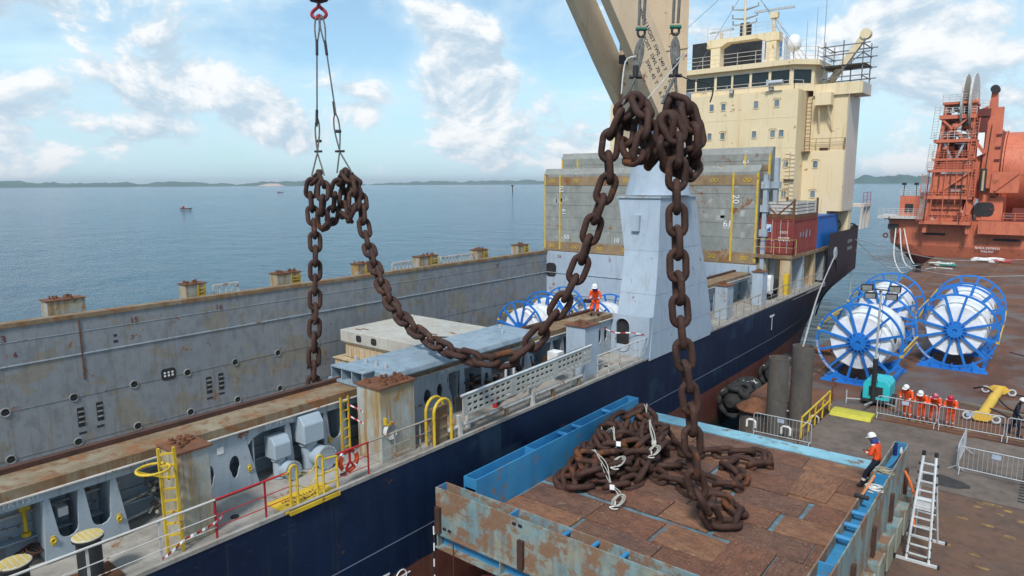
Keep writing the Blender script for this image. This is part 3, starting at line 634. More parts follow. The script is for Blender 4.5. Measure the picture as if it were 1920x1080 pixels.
vent(9.98, 1.0, 'a'); v2 = vent(10.95, 1.3, 'b')
# ---- bollard posts with striped caps
def bollard(y, x=-14.95):
    v = MB(); v.lathe((x,y,DZ), EZ, [(.27,0),(.23,.06),(.23,.92),(.29,.95),(.29,1.0)], 28); o = v.build('bollard', BLACK, ship, smooth=True)
    v = MB(); v.lathe((x,y,DZ+1.0), EZ, [(.29,0),(.29,.02),(.27,.03)], 28); v.build('cap', pm('cap_cream', (0.55,0.50,0.36), rust=.15, rscale=4), o)
    for i in range(5):
        q = -.20+.10*i; h = math.sqrt(.255**2-q*q); v = MB(); v.box(x-h,x+h,y+q-.03,y+q+.03,DZ+1.031,DZ+1.036); v.build('stripe', pm('cap_yellow', (0.62,0.45,0.12), dirt=.2, rough=.6) , o)
    return o
bollard(4.72); bollard(3.45)
m_ = MB(); m_.box(-15.4,-14.6,3.0,5.2,DZ,DZ+.08); m_.build('bollard_base', RUST, ship)
# ---- railings
def railing(name, x, y0, y1, mat, posts, zs=(.33,.62,.90), top=1.0, parent=ship, r=.017):
    m_ = MB(); m_.tube([(x,y0,DZ+top),(x,y1,DZ+top)], r*1.7, 8)
    for z in zs[:-1] if len(zs) > 2 else zs: m_.tube([(x,y0,DZ+z),(x,y1,DZ+z)], r*.75, 6)
    o = m_.build(name, mat, parent)
    for p in posts:
        m_ = MB(); m_.bar((x-.01,p,DZ+.02),(x-.01,p,DZ+top), .05, .02); m_.build('stanchion', mat, o)
    return o
RWH = WHITEP
railing('railing', -14.45, -8, 7.16, RWH, (-2,-.5,1,2.9,4.52,5.92))
railing('railing', -14.45, 7.16, 9.1, REDP, (7.16,8.41)); railing('railing', -14.45, 10.5, 11.6, REDP, (11.58,))
railing('railing', -14.45, 11.6, 14.0, pm('rail_stained', (0.36,0.31,0.25), rust=.35, rscale=2.5, rough=.8), (12.57,13.57,13.95))
railing('railing', -14.45, 23.64, 27.95, RWH, (23.7,24.6,25.5,27.1))
railing('railing', -14.45, 34.9, 58, pm('rail_stained', (0.36,0.31,0.25)), [35.4+1.25*i for i in range(18)])
m_ = MB(); m_.tube([(-14.55,14.9,3.75),(-14.55,22.6,3.80)], .065, 10); pr = m_.build('pipe_rail', WHITEP, ship)
for yy in (15.1,17.8,20.6,22.4): 
    m_ = MB(); m_.bar((-14.55,yy,DZ),(-14.55,yy,3.78),.1,.12); m_.build('bracket', RIM, pr)
for yy in (15.3,19.2):
    m_ = MB(); m_.prism([(0,0),(.12,0),(.03,.75),(-.09,.75)], (-14.5,yy,DZ), EY, EZ, .16); m_.build('raker', WHITEP, pr)
# ---- yellow embarkation platform with gate hoops and chain
m_ = MB(); m_.box(-15.15,HX+.06,8.85,10.45,DZ+.005,DZ+.05); m_.box(HX+.0,HX+.10,8.95,10.45,DZ-.06,DZ+.05); plat = m_.build('embarkation_platform', YEL, ship)
worn_marks('worn_stencil', RUST, plat, (-14.75,9.55,DZ+.053), (0,1,0), (-1,0,0), .95, 2, .13, 3, .25)
m_ = MB()
for y0 in (9.10,9.88):
    m_.tube([(-14.45,y0,DZ+.05),(-14.45,y0,DZ+1.0)]+[(-14.45,y0+.10-.10*math.cos(R(a)),DZ+1.02+.12*math.sin(R(a))) for a in (0,30,60,90,120,150,180)]+[(-14.45,y0+.2,DZ+1.0),(-14.45,y0+.2,DZ+.05)], .034, 8)
    for q in (.3,.6): m_.bar((-14.45,y0,DZ+q),(-14.45,y0+.2,DZ+q),.03)
m_.tube([(-14.45,10.1,DZ+1.0),(-14.45,10.52,DZ+.96),(-14.45,10.52,DZ+.05)], .034, 8)
for q in (.3,.6): m_.bar((-14.45,10.1,DZ+q),(-14.45,10.52,DZ+q),.03)
m_.tube([(-14.45,8.85,DZ+.98),(-14.45,9.1,DZ+1.0)], .034, 8)
m_.build('gate_hoops', YEL, plat)
m_ = MB()
for z0 in (.95,.6,.35): m_.tube([(-14.45,9.3+.58*i/8,DZ+z0-.18*math.sin(math.pi*i/8)) for i in range(9)], .012, 5)
m_.build('gate_chain', YEL, plat)
# yellow hooped gate by the gangway
m_ = MB()
for x in (-14.5,-14.85):
    m_.tube([(x,14.2,DZ)]+[(x,14.2,DZ+.9)]+[(x,14.58-.38*math.cos(R(a)),DZ+1.05+.42*math.sin(R(a))) for a in range(10,175,20)]+[(x,14.96,DZ+.9),(x,14.96,DZ)], .05, 8)
hg = m_.build('hoop_gate', YEL, ship)
m_ = MB()
for q in (.2,.5,.85,1.15): m_.bar((-14.67,14.28,DZ+q),(-14.67,14.9,DZ+q),.2,.05)
m_.box(-14.7,-14.62,14.3,14.9,DZ,DZ+1.2); m_.build('gate_panel', RIM, hg)
# ---- crane pedestal on the ship's side with doorway
mb = MB()
sec = [(3.3,-16.25,-14.3,28.0,35.0),(5.0,-16.25,-14.34,28.3,34.9),(7.0,-16.25,-14.42,28.75,34.3),(8.3,-16.30,-14.5,29.0,33.8),(10.75,-16.85,-14.62,29.3,33.2)]
vs = [p for z,x0,x1,y0,y1 in sec for p in ((x0,y0,z),(x1,y0,z),(x1,y1,z),(x0,y1,z))]
fs = [(i*4+j,i*4+(j+1)%4,(i+1)*4+(j+1)%4,(i+1)*4+j) for i in range(len(sec)-1) for j in range(4)]+[(3,2,1,0),(16,17,18,19)]
mb.add(vs,fs); ped = mb.build('crane_pedestal', PED, ship)
m_ = MB(); m_.box(-16.92,-14.56,29.22,33.28,10.75,10.83); m_.build('collar', PALE, ped)
mb = MB(); pc = (-15.75,31.25)
mb.lathe((pc[0],pc[1],10.87), EZ, [(1.6,0),(1.32,1.3),(1.2,2.6),(1.2,4.4),(1.45,4.5),(1.45,4.8)], 40); mb.build('pedestal_neck', PED, ped, smooth=True)
m_ = MB(); m_.box(-15.95,-15.55,28.95,29.25,9.2,9.95); m_.build('wall_box', PED, ped)
for zz in (4.55,6.3,8.3):
    i0 = [s for s in sec if s[0] <= zz][-1]; t = 0
    x1 = np.interp(zz,[s[0] for s in sec],[s[2] for s in sec]); y0 = np.interp(zz,[s[0] for s in sec],[s[3] for s in sec]); y1 = np.interp(zz,[s[0] for s in sec],[s[4] for s in sec]); x0 = np.interp(zz,[s[0] for s in sec],[s[1] for s in sec])
    m_ = MB(); m_.bar((x1+.003,y0,zz),(x1+.003,y1,zz),.014); m_.bar((x0,y0-.003,zz),(x1,y0-.003,zz),.014); m_.build('weld_seam', PALE, ped)
# bulwark side wing with doorway that joins the pedestal
m_ = MB(); m_.plate([(-17.2,3.4),(-14.36,3.4),(-14.36,5.32),(-17.2,5.32)], [rrect(-15.75,4.35,.72,1.55,.34)], (0,28.05,0), EX, EZ, .08); wg = m_.build('pedestal_wing', PED, ship)
m_ = MB(); m_.box(-16.12,-15.38,28.1,28.25,3.5,5.2); m_.build('doorway', BLACK, wg)
m_ = MB(); m_.ring((0,0,0),EY,.1,.01) if False else m_.tube([(-15.75+p[0],28.0,4.35+p[1]) for p in [(q[0],q[1]) for q in rrect(0,0,.76,1.6,.36)]],.035,6,True); m_.build('door_rim', PALE, wg)
m_ = MB(); m_.add([(HX,26.9,3.4),(HX,27.35,3.5),(HX,27.7,3.8),(HX,27.95,4.3),(HX,28.05,5.3),(HX,28.4,5.3),(HX,28.4,3.4)],[(0,1,2,3,4,5,6)]); m_.build('bulwark_fillet', PED, ped); m_ = MB(); m_.add([(HX,34.5,5.3),(HX,34.95,5.0),(HX,35.05,4.3),(HX,35.3,3.8),(HX,35.7,3.5),(HX,36.1,3.4),(HX,34.5,3.4)],[(0,1,2,3,4,5,6)]); m_.build('bulwark_fillet', PED, ped)
for yy, w in ((45.4,.55),): text('T','tug_mark',WHITE,hull,(xside(yy,.86)+.02,yy,2.2),EY,EZ,1.5,.012)
text('E','draught_mark',WHITE,hull,(HX+.006,11.95,.0),EY,EZ,.75,.012)
m_ = MB(); m_.ring((HX+.01,12.55,-.05),EX,.2,.022,24,6); m_.bar((HX+.012,12.25,-.05),(HX+.012,12.9,-.05),.03); m_.build('load_line_disc', WHITE, hull)
# ---- bridge house
mb = MB(); mb.box(-35.6,-17.8,60.0,66.2,DZ,19.05); hs = mb.build('superstructure', CREAM, ship)
mb = MB(); mb.box(-17.79,-14.5,62.15,66.2,9.0,14.05); mb.box(-17.79,-15.6,62.15,63.0,DZ,9.0); mb.box(-16.2,-14.55,65.2,66.2,DZ,9.0); lw = mb.build('house_wing', CREAM, ship)
mb = MB(); mb.box(-17.78,-14.52,62.6,66.0,14.05,18.6); mb.build('house_wing_upper', CREAM, lw)
mb = MB(); mb.box(-14.499,-14.47,62.4,66.2,9.0,18.6); mb.build('wing_side_plate', CREAMW, lw)
mb = MB(); mb.prism([(-34.2,61.0),(-18.7,61.0),(-17.3,62.4),(-17.3,66.4),(-35.4,66.4),(-35.4,62.4)], (0,0,20.1), EX, EY, 2.08); br = mb.build('wheelhouse', CREAM, hs)
mb = MB(); mb.prism([(-34.5,60.6),(-18.5,60.6),(-16.9,62.2),(-16.9,66.9),(-35.8,66.9),(-35.8,62.2)], (0,0,21.35), EX, EY, .42); mb.build('wheelhouse_roof', CREAM, br)
def window(x, z, yface, w=.40, h=.60, parent=hs, brow=True):
    m_ = MB(); m_.plate(rrect(x,z,w+.1,h+.1,.13), [rrect(x,z,w-.02,h-.02,.09)], (0,yface-.02,0), EX, EZ, .06); o = m_.build('window', CREAM, parent)
    m_ = MB(); m_.prism(rrect(x,z,w-.02,h-.02,.09), (0,yface-.012,0), EX, EZ, .02); m_.build('pane', PANE, parent)
    if brow:
        m_ = MB(); m_.tube([(x-w*.8,yface-.05,z+h*.5),(x-w*.45,yface-.08,z+h*.68),(x+w*.45,yface-.08,z+h*.68),(x+w*.8,yface-.05,z+h*.5)], .022, 5); m_.build('window_brow', RIM, parent)
for z, xs in ((18.0,(-25.2,-24.12,-21.25,-19.5,-28.0,-29.2,-31.5,-33.2)),(15.5,(-25.3,-24.1,-21.3,-19.73,-19.02,-28.0,-29.2,-31.5,-33.2)),(12.97,(-18.5,-28.0,-31.0,-33.5)),(10.45,(-18.55,-28,-31,-33.5))):
    for i, x in enumerate(xs): window(x, z, 60.0, brow=(i % 2 == 1 or z < 14))
for z in (8.0,9.1,11.7,14.3,16.8):
    m_ = MB(); m_.box(-35.6,-17.8,59.985,60.0,z,z+.025); m_.build('plate_seam', CREAM, hs)
for x in (-20.5,-23.0,-27.0,-31.0):
    m_ = MB(); m_.box(x,x+.02,59.988,60.0,7,19); m_.build('plate_seam', CREAM, hs)
m_ = MB(); m_.cyl((-22.7,59.9,8),(-22.7,59.9,19),.06,8); m_.build('drain_pipe', CREAM, hs)
window(-16.72,12.93,62.15,parent=lw); window(-16.8,10.42,62.15,parent=lw)
for x0,x1 in ((-28.4,-27.3),(-27.13,-25.48),(-25.24,-23.92),(-23.73,-22.3),(-22.08,-20.66),(-20.43,-18.92),(-30.3,-28.7),(-32.1,-30.6),(-33.9,-32.4)):
    m_ = MB(); m_.box(x0,x1,60.985,60.998,19.68,20.78); m_.build('bridge_window', GLASS, br)
    m_ = MB(); m_.bar((x0-.05,60.97,20.82),(x1+.05,60.97,20.82),.08); m_.bar((x0-.05,60.97,19.64),(x1+.05,60.97,19.64),.06); m_.build('window_trim', CREAMW, br)
m_ = MB(); a = Vector((-18.6,61.09,0)); b = Vector((-17.5,62.19,0)); nn = Vector((1,-1,0)).normalized()*.012
m_.add([a+nn+EZ*19.68,b+nn+EZ*19.68,b+nn+EZ*20.78,a+nn+EZ*20.78],[(0,1,2,3)]); m_.build('bridge_window', GLASS, br)
def rails(name, pts, h, mat, parent, n=3, step=1.2, r=.022):
    m_ = MB()
    for i in range(len(pts)-1):
        a = Vector(pts[i]); b = Vector(pts[i+1]); L = (b-a).length
        for k in range(1,n+1): m_.bar(a+EZ*h*k/n, b+EZ*h*k/n, r*1.6)
        k = max(1, int(L/step))
        for j in range(k+1): p = a+(b-a)*j/k; m_.bar(p, p+EZ*h, r*1.8)
    return m_.build(name, mat, parent)
rails('walkway_rail', [(-35.4,60.1,19.05),(-18.2,60.1,19.05),(-17.7,60.8,19.05)], .75, CREAMW, hs, 2, 1.9)
rails('roof_rail', [(-34.5,60.8,21.55),(-18.6,60.8,21.55),(-17.1,62.3,21.55),(-17.1,66.7,21.55)], 1.05, CREAMW, br, 3, 1.5)
rails('balcony_rail', [(-17.9,62.2,14.06),(-14.6,62.2,14.06),(-14.6,62.6,14.06)], 1.0, RIM, lw, 3, .9)
m_ = MB(); m_.box(-16.5,-15.9,62.25,62.55,14.06,14.3); m_.build('deck_locker', DARKRUST, lw)
for x, y, z0, z1, mt in ((-17.55,62.35,14.1,18.5,RIM),(-18.35,59.93,9.0,14.0,CREAM),(-17.95,59.93,9.2,13.9,CREAMW)):
    ladder('ladder', (x,y,z0), (x,y,z1), .42, (1,0,0), mt, hs, 14, .018)
m_ = MB(); m_.box(-18.6,-17.75,59.75,60.0,11.65,11.72); m_.box(-18.0,-17.2,61.6,62.2,13.95,14.05); m_.build('ladder_landing', RIM, hs)
for x in (-27.5,-23.4,-20.0):      # floodlights on the front
    m_ = MB(); m_.box(x-.18,x+.18,59.75,59.95,19.05,19.35); o = m_.build('floodlight', BLACK, hs); m_ = MB(); m_.box(x-.15,x+.15,59.74,59.75,19.08,19.32); m_.build('lens', GALV, hs)
m_ = MB(); m_.cyl((-20.2,59.6,19.65),(-19.0,59.6,19.65),.2,16); m_.box(-20.3,-20.1,59.4,59.8,19.4,19.9); m_.build('searchlight', GALV, hs, smooth=True)
# bridge wing: box lamp house, platform, scaffold, provision boom
mb = MB(); mb.box(-17.3,-13.55,62.4,65.6,18.6,19.55); wp = mb.build('bridge_wing', CREAM, ship)
m_ = MB(); m_.box(-13.549,-13.52,62.5,65.5,18.62,19.53); m_.build('wing_side_plate', CREAMW, wp)
m_ = MB(); m_.box(-16.9,-15.65,61.5,62.4,17.75,18.75); m_.build('lamp_box', CREAM, wp)
m_ = MB(); m_.bar((-16.6,61.7,17.75),(-16.7,62.55,15.6),.1); m_.bar((-15.9,61.7,17.75),(-15.7,62.55,15.7),.1); m_.build('strut', CREAM, wp)
SCAF = pm('scaffold_tube', (0.16,0.17,0.19), (0.28,0.28,0.28), vscale=3, rough=.5, metal=.3)
m_ = MB()
for x in (-16.6,-15.2,-13.7):
    for y in (62.6,65.4): m_.cyl((x,y,19.5),(x,y,22.9),.05,6)
for z in (20.0,20.9,21.8,22.5):
    for y in (62.6,65.4): m_.cyl((-17.0,y,z),(-13.2,y,z+.05),.05,6)
    for x in (-16.6,-13.7): m_.cyl((x,62.2,z),(x,65.8,z),.05,6)
m_.cyl((-16.6,62.6,19.6),(-13.7,62.6,21.8),.05,6); m_.build('scaffold', SCAF, wp)
m_ = MB()
for i in range(5): m_.box(-16.9,-13.5,62.5+.55*i,63.0+.55*i,20.93,20.98)
m_.build('scaffold_board', pm('board_dark',(0.07,0.05,0.035)), wp)
m_ = MB(); m_.bar((-16.9,64.5,19.4),(-13.9,64.3,23.6),.42,.5); m_.cyl((-13.95,64.0,23.5),(-13.95,64.6,23.5),.42,14); m_.build('provision_boom', CREAM, wp)
# mast, radar, dome, funnel on the roof
mb = MB(); mb.box(-27.4,-26.5,64.5,65.5,21.5,24.0); mb.box(-22.2,-21.3,64.5,65.5,21.5,24.0); mb.prism([(-27.8,24.0),(-26.5,24.0),(-25.8,24.35),(-23.0,24.35),(-22.2,24.0),(-21.1,24.0),(-21.1,24.75),(-27.8,24.75)], (0,65,0), EX, EZ, 1.1); ma = mb.build('mast_gantry', CREAM, br)
rails('gantry_rail', [(-27.8,64.5,24.75),(-21.0,64.5,24.75)], .95, CREAMW, ma, 3, 1.0)
m_ = MB(); m_.cyl((-24.4,65,24.7),(-24.5,65,30.5),.14,10,.07); ms = m_.build('signal_mast', CREAM, br)
for z, w in ((25.75,1.15),(26.3,1.2),(27.1,1.25),(28.1,1.2),(28.6,1.1),(29.4,.8)):
    m_ = MB(); m_.prism([(-w,.18),(-.1,-.05),(.1,-.05),(w,.18),(w,.24),(.1,.1),(-.1,.1),(-w,.24)], (-24.45,65,z), EX, EZ, .12); m_.cyl((-24.45-w+.05,65,z+.2),(-24.45-w+.05,65,z+.55),.07,8); m_.cyl((-24.45+w-.05,65,z+.2),(-24.45+w-.05,65,z+.5),.06,8); m_.build('yard_arm', pm('mast_grey',(0.33,0.31,0.28)), ms)
m_ = MB(); m_.cyl((-21.75,65,24.7),(-21.75,65,26.3),.16,10); m_.box(-22.1,-21.4,64.75,65.25,26.0,26.5); rd = m_.build('radar_post', CREAM, br); m_ = MB(); m_.bar((-23.6,65,26.78),(-20.0,64.9,26.72),.16,.2); m_.build('radar_scanner', GALV, rd)
m_ = MB(); m_.cyl((-26.6,65,24.7),(-26.6,65,25.4),.14,10); rd = m_.build('radar_post', CREAM, br); m_ = MB(); m_.bar((-27.6,64.6,25.4),(-25.6,65.4,25.7),.14,.16); m_.build('radar_scanner', GALV, rd)
m_ = MB(); m_.lathe((-19.9,65,22.5), EZ, [(.08,0),(.08,.4),(.35,.5),(.56,.75),(.60,1.1),(.55,1.5),(.38,1.75),(.12,1.88)], 24); m_.build('satellite_dome', WHITE, br, smooth=True)
for x, z1 in ((-17.5,30),(-19.0,25.6),(-18.2,26.5),(-33,27)):
    m_ = MB(); m_.cyl((x,65.5,21.5),(x,65.5,z1),.035,6,.012); m_.build('whip_antenna', SCAF, br)
m_ = MB(); m_.box(-31.3,-29.1,69,72,7.3,25.5); m_.box(-28.6,-24.3,69,72,7.3,25.6); m_.cyl((-26.0,69.5,25.6),(-26.0,69.5,26.9),.55,14); fn = m_.build('funnel', BLACK, ship)
m_ = MB(); m_.box(-24.3,-22.2,69.5,71.5,7.3,25.3); m_.build('funnel_panel', WHITE, fn)
text('N', 'funnel_emblem', flat('emblem_blue',(0.05,0.2,0.45)), fn, (-23.2,69.48,24.1), EX, EZ, 2.6)
for a, b in (((-24.5,65,30.2),(-36,64,21.6)),((-24.5,65,30.2),(-19.5,66,21.6)),((-24.5,65,29.6),(-18.2,64.5,21.6)),((-24.5,65,29),(-29.5,65,21.6)),((-21.75,65,26.2),(-18.5,63,21.7))):
    m_ = MB(); m_.cyl(a,b,.022,5); m_.build('stay_wire', SCAF, ms)
m_ = MB(); m_.cyl((-31.0,60.9,21.5),(-31.0,60.9,24.1),.03,6); fl = m_.build('flag_staff', SCAF, br); m_ = MB(); m_.add([(-31,60.9,24.0),(-30.75,60.95,23.2),(-30.6,60.85,22.2),(-31.0,60.9,22.4)],[(0,1,2,3)]); m_.build('flag', REDP, fl)
# aft part: winch deck beyond the house, roller fairlead, crew platform
m_ = MB(); m_.box(-16.0,-13.6,66.3,69.4,9.25,9.5)
for y in (66.4,67.6,68.8,69.3): m_.bar((-13.8,y,7.3),(-13.75,y,9.3),.16)
cp = m_.build('crew_platform', CREAMW, ship)
rails('platform_rail', [(-13.7,66.4,9.5),(-13.7,69.3,9.5)], 1.0, REDP, cp, 3, 1.0)
m_ = MB(); m_.cyl((-15.6,63.2,7.7),(-15.6,64.9,7.7),.6,18); m_.build('mooring_winch', BLACK, ship)
m_ = MB(); m_.lathe((HX-.05,60.6,5.6), EX, [(.5,0),(.55,.1),(.4,.16),(.3,.16)], 20); m_.build('fairlead', GALV, hull, smooth=True)
worn_marks('worn_hull_name', pm('faded_lettering',(0.30,0.33,0.36)), hull, (HX+.02,65.4,6.0), EY, EZ, 1.5, 2, .42, 5, .15)
# under-container structure
m_ = MB(); m_.box(-17.6,-14.8,50.6,62.0,5.95,6.2); cs = m_.build('container_platform', RIM, ship)
for y in (51.0,54.0,57.0,60.0):
    m_ = MB(); m_.prism([(-.35,0),(.45,0),(.12,2.5),(-.3,2.5)], (-15.3,y,DZ), EY, EZ, .7); m_.build('support_column', BEIGE if int(y) % 2 else PALE, cs)
m_ = MB(); m_.box(-17.4,-16.8,51,61.5,DZ,5.95); m_.build('back_panel', BEIGE, cs)
m_ = MB(); m_.cyl((-16.4,48.6,4.2),(-15.2,48.6,4.2),.55,18); m_.box(-16.6,-15.2,47.9,49.2,DZ,3.9); m_.build('deck_winch', BLACK, ship)
m_ = MB(); m_.prism(rrect(47.2,4.5,.6,1.3,.22), (-15.3,0,0), EY, EZ, .5); m_.build('ventilator_cowl', WHITE, ship)
m_ = MB(); m_.box(-15.2,-14.9,50.2,50.6,DZ,4.9); m_.build('fire_locker', YEL, ship)
m_ = MB(); m_.tube([(-17.0,46.6,5.0),(-16.6,47.6,4.4),(-15.9,47.5,3.7)],.03,5); m_.build('hose', BLACK, ship)
rails('container_rail', [(-17.5,50.55,6.2),(-14.75,50.55,6.2),(-14.75,51.2,6.2)], 1.15, pm('rail_yellowish',(0.50,0.36,0.14),rust=.2,rscale=2), cs, 2, 1.0)
# hinge arms beside the upright covers
for x, y in ((-17.0,50.9),(-16.6,51.9)):
    m_ = MB(); m_.box(x-.15,x+.15,y-.2,y+.2,DZ,13.2 if y > 51.5 else 12.0)
    for z in (7.5,9.3,11.0): m_.box(x-.28,x+.28,y-.3,y+.3,z,z+.5)
    m_.build('cover_hinge_arm', PALE, ship)
m_ = MB(); m_.prism([(0,0),(.9,0),(.35,2.3),(.1,2.3)], (-16.9,46.8,DZ), EY, EZ, .5); m_.build('hinge_foot', PALE, ship)

# ================================================================== HATCH COVERS standing upright
def cover(label, x0, x1, y, z0, z1, band, nums):
    t = thing('hatch_cover', label, 'hatch cover', ((x0+x1)/2, y, z0), 'hatch covers standing on end')
    m_ = MB(); m_.box(x0,x1,y,y+.75,z0,z1-.75); m_.prism([(0,z1-.75),(.75,z1-.75),(.75,z1),(.28,z1),(0,z1-.5)], ((x0+x1)/2,y,0), EY, EZ, x1-x0); b = m_.build('panel', COVER, t)
    for za, zb_ in band:
        m_ = MB(); m_.box(x0+.01,x1-.01,y-.035,y,za,zb_); m_.build('edge_band', COVERR, t)
    for i in range(6):
        z = z0+.9+(z1-z0-1.9)*i/5; m_ = MB(); m_.bar((x0,y-.008,z),(x1,y-.008,z),.03,.016); m_.build('weld_seam', COVER, t)
    for x in (x0+.12,x0+1.75,x1-.12,x1-1.95):
        m_ = MB(); m_.box(x-.07,x+.07,y-.045,y-.003,z0+.2,z1-.55); m_.build('yellow_line', YEL, t)
    sock = [(x0+.9+(x1-x0-1.8)*i/7, zz) for i in range(8) for zz in ((band[0][0]+band[0][1])/2, (band[-1][0]+band[-1][1])/2)]
    for sx, sz in sock:
        for q in (-.16,.16):
            m_ = MB(); m_.ring((sx+q,y-.05,sz), EY, .12, .028, 10, 5); m_.build('lashing_socket', YEL, t)
    for tx, x, z, s, rot in nums:
        u, w = ((1,0,0),(0,0,1)) if not rot else (((0,0,-1),(1,0,0)) if rot == 1 else ((-1,0,0),(0,0,-1)))
        text(tx,'cover_number',WHITE,t,(x,y-.05,z),u,w,s)
    rr = random.Random(int(x0*10))
    for i in range(14):
        w, h = rr.uniform(.3,.7), rr.uniform(.3,.6); cx, cz = rr.choice((x0+1+rr.random()*1.2, x1-1-rr.random()*2, rr.uniform(x0+1,x1-1))), rr.uniform(z0+1,z1-1.3)
        m_ = MB(); m_.box(cx-w/2,cx+w/2,y-.006,y-.002,cz-h/2,cz+h/2); m_.build('bare_patch', pm('primer_patch',(0.42,0.43,0.42),dirt=.2), t)
    return t
cover('large grey upright hatch cover with yellow lines standing behind the blue grey crane pedestal', -36.9,-17.45,50.75,5.35,12.72,((5.4,6.25),(11.25,12.0)),
      (('02',-35.0,10.9,.6,1),('61',-34.7,8.9,.55,1),('50',-34.4,6.65,.6,0),('10',-29.3,6.6,.6,0),('20',-19.15,10.2,.7,1),('19',-19.7,8.4,.7,2)))
cover('second grey upright hatch cover rising behind the larger numbered cover', -35.7,-17.0,51.75,5.35,14.05,((5.4,6.2),(12.3,12.75)), (('2',-18.9,12.95,.6,1),))

# ================================================================== FLAT PONTOONS stacked in the hold
def pontoon(label, x0,x1,y0,y1,z0,z1,mat,lugs=True):
    t = thing('hatch_pontoon', label, 'hatch pontoon', ((x0+x1)/2,(y0+y1)/2,z0), 'pontoons stacked in the hold')
    m_ = MB(); m_.box(x0,x1,y0,y1,z0,z1); m_.build('body', mat, t, bevel=.04)
    if mat is not PGREY:
        for i in range(24):
            x = x0+(x1-x0)*(i+.5)/24; m_ = MB(); m_.box(x-.03,x+.03,y0-.05,y0,z0+.06,z1-.08); m_.build('rib', mat, t)
        m_ = MB(); m_.box(x0-.05,x1+.05,y0-.12,y1,z1-.07,z1-.002); m_.build('flange', mat, t)
    else:
        for x in (x0+1.8,x0+3.2,x0+8):
            m_ = MB(); m_.prism(rrect(x,(z0+z1)/2,.5,.42,.14), (0,y0-.005,0), EX, EZ, .012); m_.build('lifting_slot', BLACK, t)
        rr = random.Random(2)
        for i in range(12):
            x, y = rr.uniform(x0+.6,x1-.6), rr.uniform(y0+.5,y1-.5); m_ = MB(); m_.box(x-.3,x+.3,y-.08,y+.08,z1+.001,z1+.012); m_.build('deck_slot', RUST, t)
    return t
pontoon('pale grey pontoon lying topmost of the stack in the hold', -34.6,-21.5,25.9,32.0,1.75,2.5,PGREY)
pontoon('beige ribbed pontoon directly under the pale grey one', -34.4,-21.5,26.1,32.0,.75,1.73,BEIGE)
pontoon('lowest beige ribbed pontoon of the stack in the hold', -35.0,-21.2,25.7,32.0,-.45,.73,BEIGE)
pontoon('beige pontoon on the hold floor carrying the stack', -34.7,-21.2,25.9,32.0,-1.6,-.47,BEIGE)
m_ = MB(); rr = random.Random(9)
pts = [(-28.6,27.6,2.53),(-27.4,28.2,2.56),(-26,28.4,2.55),(-25,29.4,2.6),(-24.4,30.4,2.9),(-23.4,30.6,3.05),(-22.6,29.8,2.8),(-23.2,28.8,2.56),(-24.5,28.3,2.54),(-25.5,29,2.56),(-26.6,28.1,2.55)]
m_.tube(smooth_path(pts,6), .035, 6); tag(m_.build('wire_rope', BLACK), 'black wire rope lying in loops on the pale grey pontoon', 'rope')

# ---- pale blue spreader beam lying along the coaming
t = thing('spreader_beam', 'pale blue steel spreader beam lying along the rusty coaming', 'beam', (-16.4,16.5,CT+.06))
m_ = MB(); z0 = CT+.08; prof = [(-17.45,z0+.08),(-16.3,z0),(-15.75,z0+.03),(-15.5,z0+.17),(-15.55,z0+.34),(-15.8,z0+.43),(-17.35,z0+.46),(-17.5,z0+.36)]
m_.prism(prof, (0,17.0,0), EX, EZ, 7.6); m_.build('beam_body', LBEAM, t, bevel=.03)
m_ = MB(); m_.box(-17.75,-16.0,12.75,13.19,z0-.05,z0+.03); m_.box(-17.6,-16.0,12.75,13.19,z0+.40,z0+.445); m_.build('end_flange', LBEAM, t)
for x in (-17.6,-17.1,-16.6,-16.1): 
    m_ = MB(); m_.box(x-.02,x+.02,12.78,13.19,z0+.03,z0+.4); m_.build('end_stiffener', LBEAM, t)
for x,y in ((-17.4,13.6),(-16.9,13.6),(-16.4,13.6),(-15.95,13.6),(-16.9,17.0),(-16.2,19.6),(-16.9,20.3)):
    m_ = MB(); m_.cyl((x,y,z0+.4),(x,y,z0+.58),.05,8); m_.build('pin', GALV, t)

